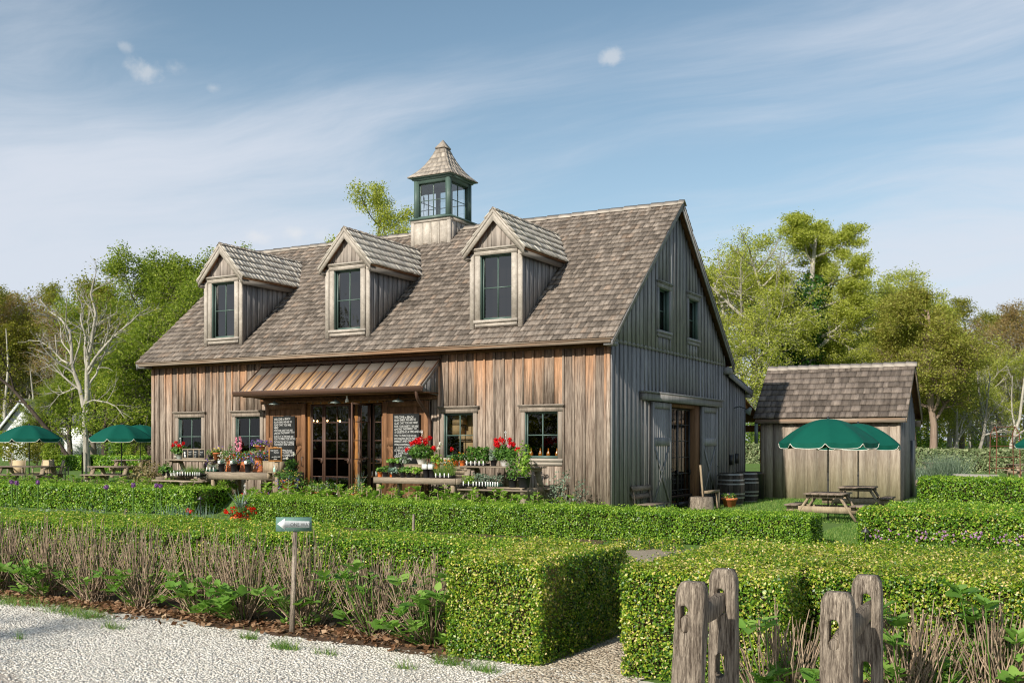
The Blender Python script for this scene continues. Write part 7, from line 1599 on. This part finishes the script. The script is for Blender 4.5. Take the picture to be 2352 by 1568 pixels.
potted('orange pot with a single red geranium head on the slatted crate', X(1047, -1.35), -1.35, ZR + .30, 'orange', .09, .15, ('potg', .18, .20, 140, .075), heads=('red', [(-.09, .30, -.05)], .05), group='orange pots on the slatted crate'); potted('orange pot with small salmon blooms, rightmost on the slatted crate', X(1062, -1.3), -1.3, ZR + .30, 'orange', .085, .15, ('potg', .16, .22, 120, .07), [('orangef', 6, .045, .12, .12, .24)], group='orange pots on the slatted crate')
# right picnic table
T2, B2_ = 1.41, .90; yA = -1.25
tray('black tray of tall leafy plants with white tags on the right picnic table', X(1074, yA - .1), X(1121, yA - .1), yA - .1, T2, 'potg', .40, .13, 260, 5)
potted('sage green leaves in a tagged black pot on the right picnic table', X(1134, yA), yA, T2, 'black', .09, .16, ('silver', .20, .30, 130, .12), tags=1)
potted('hanging basket of red geraniums on the right picnic table', X(1161, yA), yA, T2, 'white', .16, .18, ('potg', .34, .42, 1200, .085), hook=.66, heads=('red', [(-.24, .50, -.1), (-.16, .44, -.15), (-.10, .52, -.05), (-.02, .47, -.1), (.12, .50, 0), (.20, .40, -.1), (.26, .38, -.05), (.42, .26, -.1), (-.22, .40, -.1), (-.12, .36, -.2)], .062), name='hanging_basket', cat='hanging basket', group='red geranium baskets')
yb = -1.92
tray('black tray of lime green herbs, leftmost on the right picnic bench', X(1065, yb), X(1089, yb), yb, B2_, 'hydl', .20, .045, 260, 2); tray('black tray of silver green herbs, second on the right picnic bench', X(1090, yb), X(1118, yb), yb, B2_, 'silver', .26, .045, 380, 4); tray('black tray of pale rosemary with violet tags, third on the right picnic bench', X(1119, yb), X(1152, yb), yb, B2_, 'silver', .22, .04, 340, 6, 'green')
potted('tall snapdragon with one pink bloom in a black pot on the right bench', X(1178, yb), yb, B2_, 'black', .12, .22, ('potg', .20, .80, 320, .07), heads=('pink', [(-.10, .80, -.02)], .05)); potted('climbing vine with heart shaped leaves in a large black pot on the right bench', X(1204, yb), yb, B2_, 'black', .17, .28, ('hydl', .22, 1.0, 230, .10))
# pots seen in the gap between the hedges and below the table
p = atd(552, 22.6); potted('terracotta pot of scarlet petunias with long spiky blades between the hedges', p[0], p[1], .12, 'terra', .20, .28, ('potg', .36, .28, 520, .05), [('scarlet', 60, .075, .36, .02, .20), ('orangef', 14, .045, .3, -.05, .12)], spikes=22, name='flower_bowl')
p = atd(562, 26.5); potted('hanging basket of red geraniums on the ground behind the scarlet petunias', p[0], p[1], .05, 'white', .16, .2, ('potg', .30, .30, 380, .075), hook=.62, heads=('red', [(-.06, .42, 0), (-.10, .33, -.1), (.05, .34, -.1), (.20, .30, -.1), (.26, .24, -.1)], .055), name='hanging_basket', cat='hanging basket', group='red geranium baskets')
p = atd(603, 28.2); potted('maroon and violet pansies in a terracotta pot under the grey display table', p[0], p[1], .30, 'terra', .17, .24, ('potg', .2, .12, 150, .04), [('red', 20, .05, .22, .0, .12), ('purple', 12, .05, .22, .0, .12)])
p = atd(432, 21); t = thing('red_tulip', 'small red bloom among the blue green blades at left', 'flower', (p[0], p[1], .0)); mb = MB(); mb.tube([(0, 0, 0), (0, 0, .58)], .005, 4); obj('stalk', mb, M['blueg'], t); mb = MB(); blossom(mb, (0, 0, .62), .05, 30, .06); blossom(mb, (.09, 0, .6), .04, 20, .06); obj('bloom', mb, M['red'], t)

p = atz(1620, 1164); potted('wide low terracotta bowl of small violas outside the gable doors, left one', p[0], p[1], 0, 'dish', .25, .17, ('potg', .24, .16, 240, .05), [('purple', 12, .04, .2, .0, .14), ('yellow', 14, .04, .2, .0, .14)], name='flower_pot', group='terracotta pots at the gable end')
p = atz(1676, 1166); potted('taller terracotta pot of pansies before the barrels, right one', p[0], p[1], 0, 'terra', .235, .31, ('potg', .25, .18, 260, .05), [('yellow', 16, .045, .22, .0, .15), ('purple', 8, .045, .2, .0, .15), ('scarlet', 5, .04, .2, .0, .12)], name='flower_pot', group='terracotta pots at the gable end')
# windows: brown boxes and bottles standing inside
mb = MB()
for (x_, z_, w_, h_) in ((-4.95, 2.25, .38, .28), (-4.60, 2.05, .40, .22), (-4.85, 2.54, .30, .25), (-4.45, 1.75, .40, .29), (-4.40, 2.05, .34, .20), (-4.25, 1.50, .34, .24)): mb.box(x_ - w_ / 2, x_ + w_ / 2, .25 + abs(math.sin(x_ * 9)) * .1, .6, z_, z_ + h_ - .01)
mb.box(-4.75, -4.0, .61, .63, 1.3, 2.85); obj('cardboard_boxes', mb, M['cardboard'], barn)
for i, x_ in enumerate((-2.40, -2.12, -1.88, -1.62)):
    mb = MB(); mb.lathe([(0, 0), (.055, 0), (.055, .14), (.02, .20), (.018, .27), (0, .27)], 14); obj('amber_bottle', mb, M['amber'], loc=(x_, .16, 1.601), smooth=True, label='amber glass bottle on the inner sill of the rightmost front window, %s from the left' % ordn[i], category='bottle', group='bottles on the window sill')
# ================================================================== GARDEN DETAILS
def pathlight(label, x, y, z):
    t = thing('path_light', label, 'garden light', (x, y, 0), group='cone shaded path lights'); mb = MB(); mb.tube([(0, 0, 0), (0, 0, z - .02)], .011, 6); obj('stem', mb, M['darkmetal'], t); mb = MB(); mb.lathe([(.0, .055), (.014, .05), (.014, .035), (.085, -.035), (.083, -.04), (.0, .0)], 20, (0, 0, z)); obj('shade', mb, M['darkmetal'], t, smooth=True)
p = aty(460, 1143, -4.0); pathlight('small dark cone path light before the shaded end of the left hedge', p[0], -4.0, p[2]); p = aty(563.5, 1153, -5.25); pathlight('small dark cone path light at the left end of the long middle hedge', p[0], -5.25, p[2]); p = aty(1988, 1216, -5.15); pathlight('small dark cone path light before the hedge right of the grass gap', p[0], -5.15, p[2])
pro = None
for i, (zx, zy) in enumerate(((105, 957), (152, 965), (340, 960), (952, 1003), (1195, 985), (1400, 988), (1438, 993))):
    u, v = .2563 * zx, 861.3 + .2563 * zy; d = (19.5, 19.2, 19.6, 18.2, 18.6, 20, 19.8)[i]; p = CAM + ray(u, HZ) * d; z = 2 - (v - HZ) * d / F
    lab = 'purple allium on a tall stalk, ' + ('leftmost of all', 'second from the left', 'alone, third from the left', 'alone in the middle before the hedge', 'the tallest nearest one, fifth from the left', 'left one of the right hand pair', 'right one of the right hand pair')[i]
    if pro is None:
        pro = thing('allium_flower', lab, 'flower', (p[0], p[1], 0), group='purple alliums'); mb = MB(); mb.tube([(0, 0, 0), (.01, 0, .6), (0, 0, 1.18)], .013, 6); obj('stalk', mb, M['grassy'], pro); mb = MB(); blossom(mb, (0, 0, 1.2), .048, 170, .02); obj('flower_head', mb, M['allium'], pro); pro.scale = (1, 1, z / 1.2)
    else: dup(pro, (p[0], p[1], 0), i, lab, (1, 1, z / 1.2))
for i, (u, d, n, rad, lab) in enumerate(((5, 20, 110, .35, 'clump of blue green blades at the far left edge of the photo'), (172, 19.5, 190, .6, 'clump of blue green blades behind the front hedge, left of the driftwood stake'), (400, 20.5, 300, .66, 'big clump of blue green blades below the pair of alliums'), (465, 20, 70, .25, 'small clump of blue green blades right of the big one'))):
    p = atd(u, d); P = rng.normal(size=(n, 3)) * [rad * .45, rad * .4, 0]; t = thing('bladed_plant', lab, 'plant', (p[0], p[1], 0), group='clumps of blue green blades'); obj('blades', blades('b', P * [.8, .8, 1], (.45, .86), None, .03, .5), M['blueg'], t)
for i, (u0, u1, d, n) in enumerate(((10, 240, 20.5, 2600), (250, 540, 18.8, 900), (700, 1300, 15, 900))):
    r = rng.random(n); P = np.array([atd(u0 + (u1 - u0) * q, d + rng.normal() * .5) for q in r]); P[:, 2] = rng.random(n) * (.66 if i == 0 else .3); mb = MB(); mb.leaves(P, rng.normal(size=(n, 3)) * .6 + [0, 0, .6], rng.uniform(.04, .09, n), .6); obj('herb_ground_cover', mb, M['silver'], kind='stuff')
p = atd(285, 16.8); mb = MB(); mb.tube([(0, 0, 0), (-.01, 0, .5), (.0, 0, .75), (.05, 0, .92)], [.03, .028, .026, .02], 7); obj('driftwood_stake', mb, M['oldpost'], loc=(p[0], p[1], 0), label='pale curved driftwood stake among the alliums', category='stake')
p = atd(949, 13.6); mb = MB(); mb.tube([(0, 0, 0), (0, 0, .8), (.01, 0, 1.06)], [.02, .02, .017], 7); obj('wooden_stake', mb, M['oldpost'], loc=(p[0], p[1], 0), label='short brown wooden stake behind the front hedge, right of the sign', category='stake')
p = atd(2038, 20.5); t = thing('garden_ornament', 'small rusty bird ornament on a stake above the hedge near the picnic bench', 'ornament', (p[0], p[1], 0)); mb = MB(); mb.tube([(0, 0, 0), (0, 0, .66)], .008, 5); obj('stake', mb, M['rust'], t); mb = MB(); mb.lathe([(0, -.03), (.02, -.02), (.028, .0), (.02, .03), (0, .045)], 10, (0, 0, .68), sx=1.4); obj('bird', mb, M['rust'], t)
for i, (u, v, n) in enumerate(((2031, 1252, 13), (2110, 1266, 8), (2160, 1265, 16), (2237, 1262, 16), (2323, 1264, 16))):
    p = aty(u, v, -5.55); t = thing('chive_clump', 'clump of purple pompom chive flowers before the right hedge, %s from the left' % ordn[i], 'flowers', (p[0], -5.55, 0), group='flowering chive clumps')
    P = rng.normal(size=(150, 3)) * [.16, .12, 0]; obj('blades', blades('c', P, (.2, .40), None, .008, .35), M['grassy'], t); mb = MB(); 
    for k_ in range(n): blossom(mb, (rng.normal() * .15, rng.normal() * .12, rng.uniform(.32, .52)), .020, 22, .018)
    obj('flowers', mb, M['chive'], t)
# grass at the hedge feet near the posts
P = np.stack([rng.uniform(7.7, 11, 2600), rng.normal(-16.6, .22, 2600), np.full(2600, .015)], 1); obj('hedge_foot_weeds', blades('w', P, (.05, .22), None, .012, .9), M['potg'], kind='stuff')
# trees behind the camera: they show in the panes and throw the streaks on the gravel
t = Tree(300); t.limb(None, None, 0, .3, 0, 3, path=[(0, 0, -.2), (.1, 0, 4), (0, .2, 8), (.3, 0, 11)], nchild=10, ratio=.5, start=.4)
tb = t.build('street_tree', 'tall tree behind the camera, its thin shadow falls on the gravel', (-3.2, -40.6, 0), M['bark'], [(M['t_olive'], 3, .14, .3, .4)], group='trees behind the camera')
for i, (x, y, s_) in enumerate(((-28, -62, 1.0), (-14, -70, 1.2), (12, -66, 1.1), (34, -60, 1.0), (-48, -48, 1.1))): dup(tb, (x, y, 0), i, 'street tree across the road, behind the camera, the %s of its row' % ordn[i], s_, group='trees behind the camera')

mb = MB(); n = 26000; a = rng.uniform(-1.25, 1.25, n); rad_ = rng.normal(62, 2.5, n); x = CAM[0] + np.sin(a) * rad_; y = CAM[1] - np.cos(a) * rad_  # unseen leaf mass, added to darken the reflections in the window panes
z = rng.random(n) * (8.5 + 2.5 * np.sin(a * 9) + 1.5 * np.sin(a * 31)); V = np.stack([x, y, z], 1); V = V[clusternoise(V, .7, 3) > -.3]; mb.leaves(V, rng.normal(size=(len(V), 3)), .75 * rng.uniform(.6, 1.3, len(V)), .7); obj('pane_reflection_leaves', mb, M['t_olive'], kind='stuff')
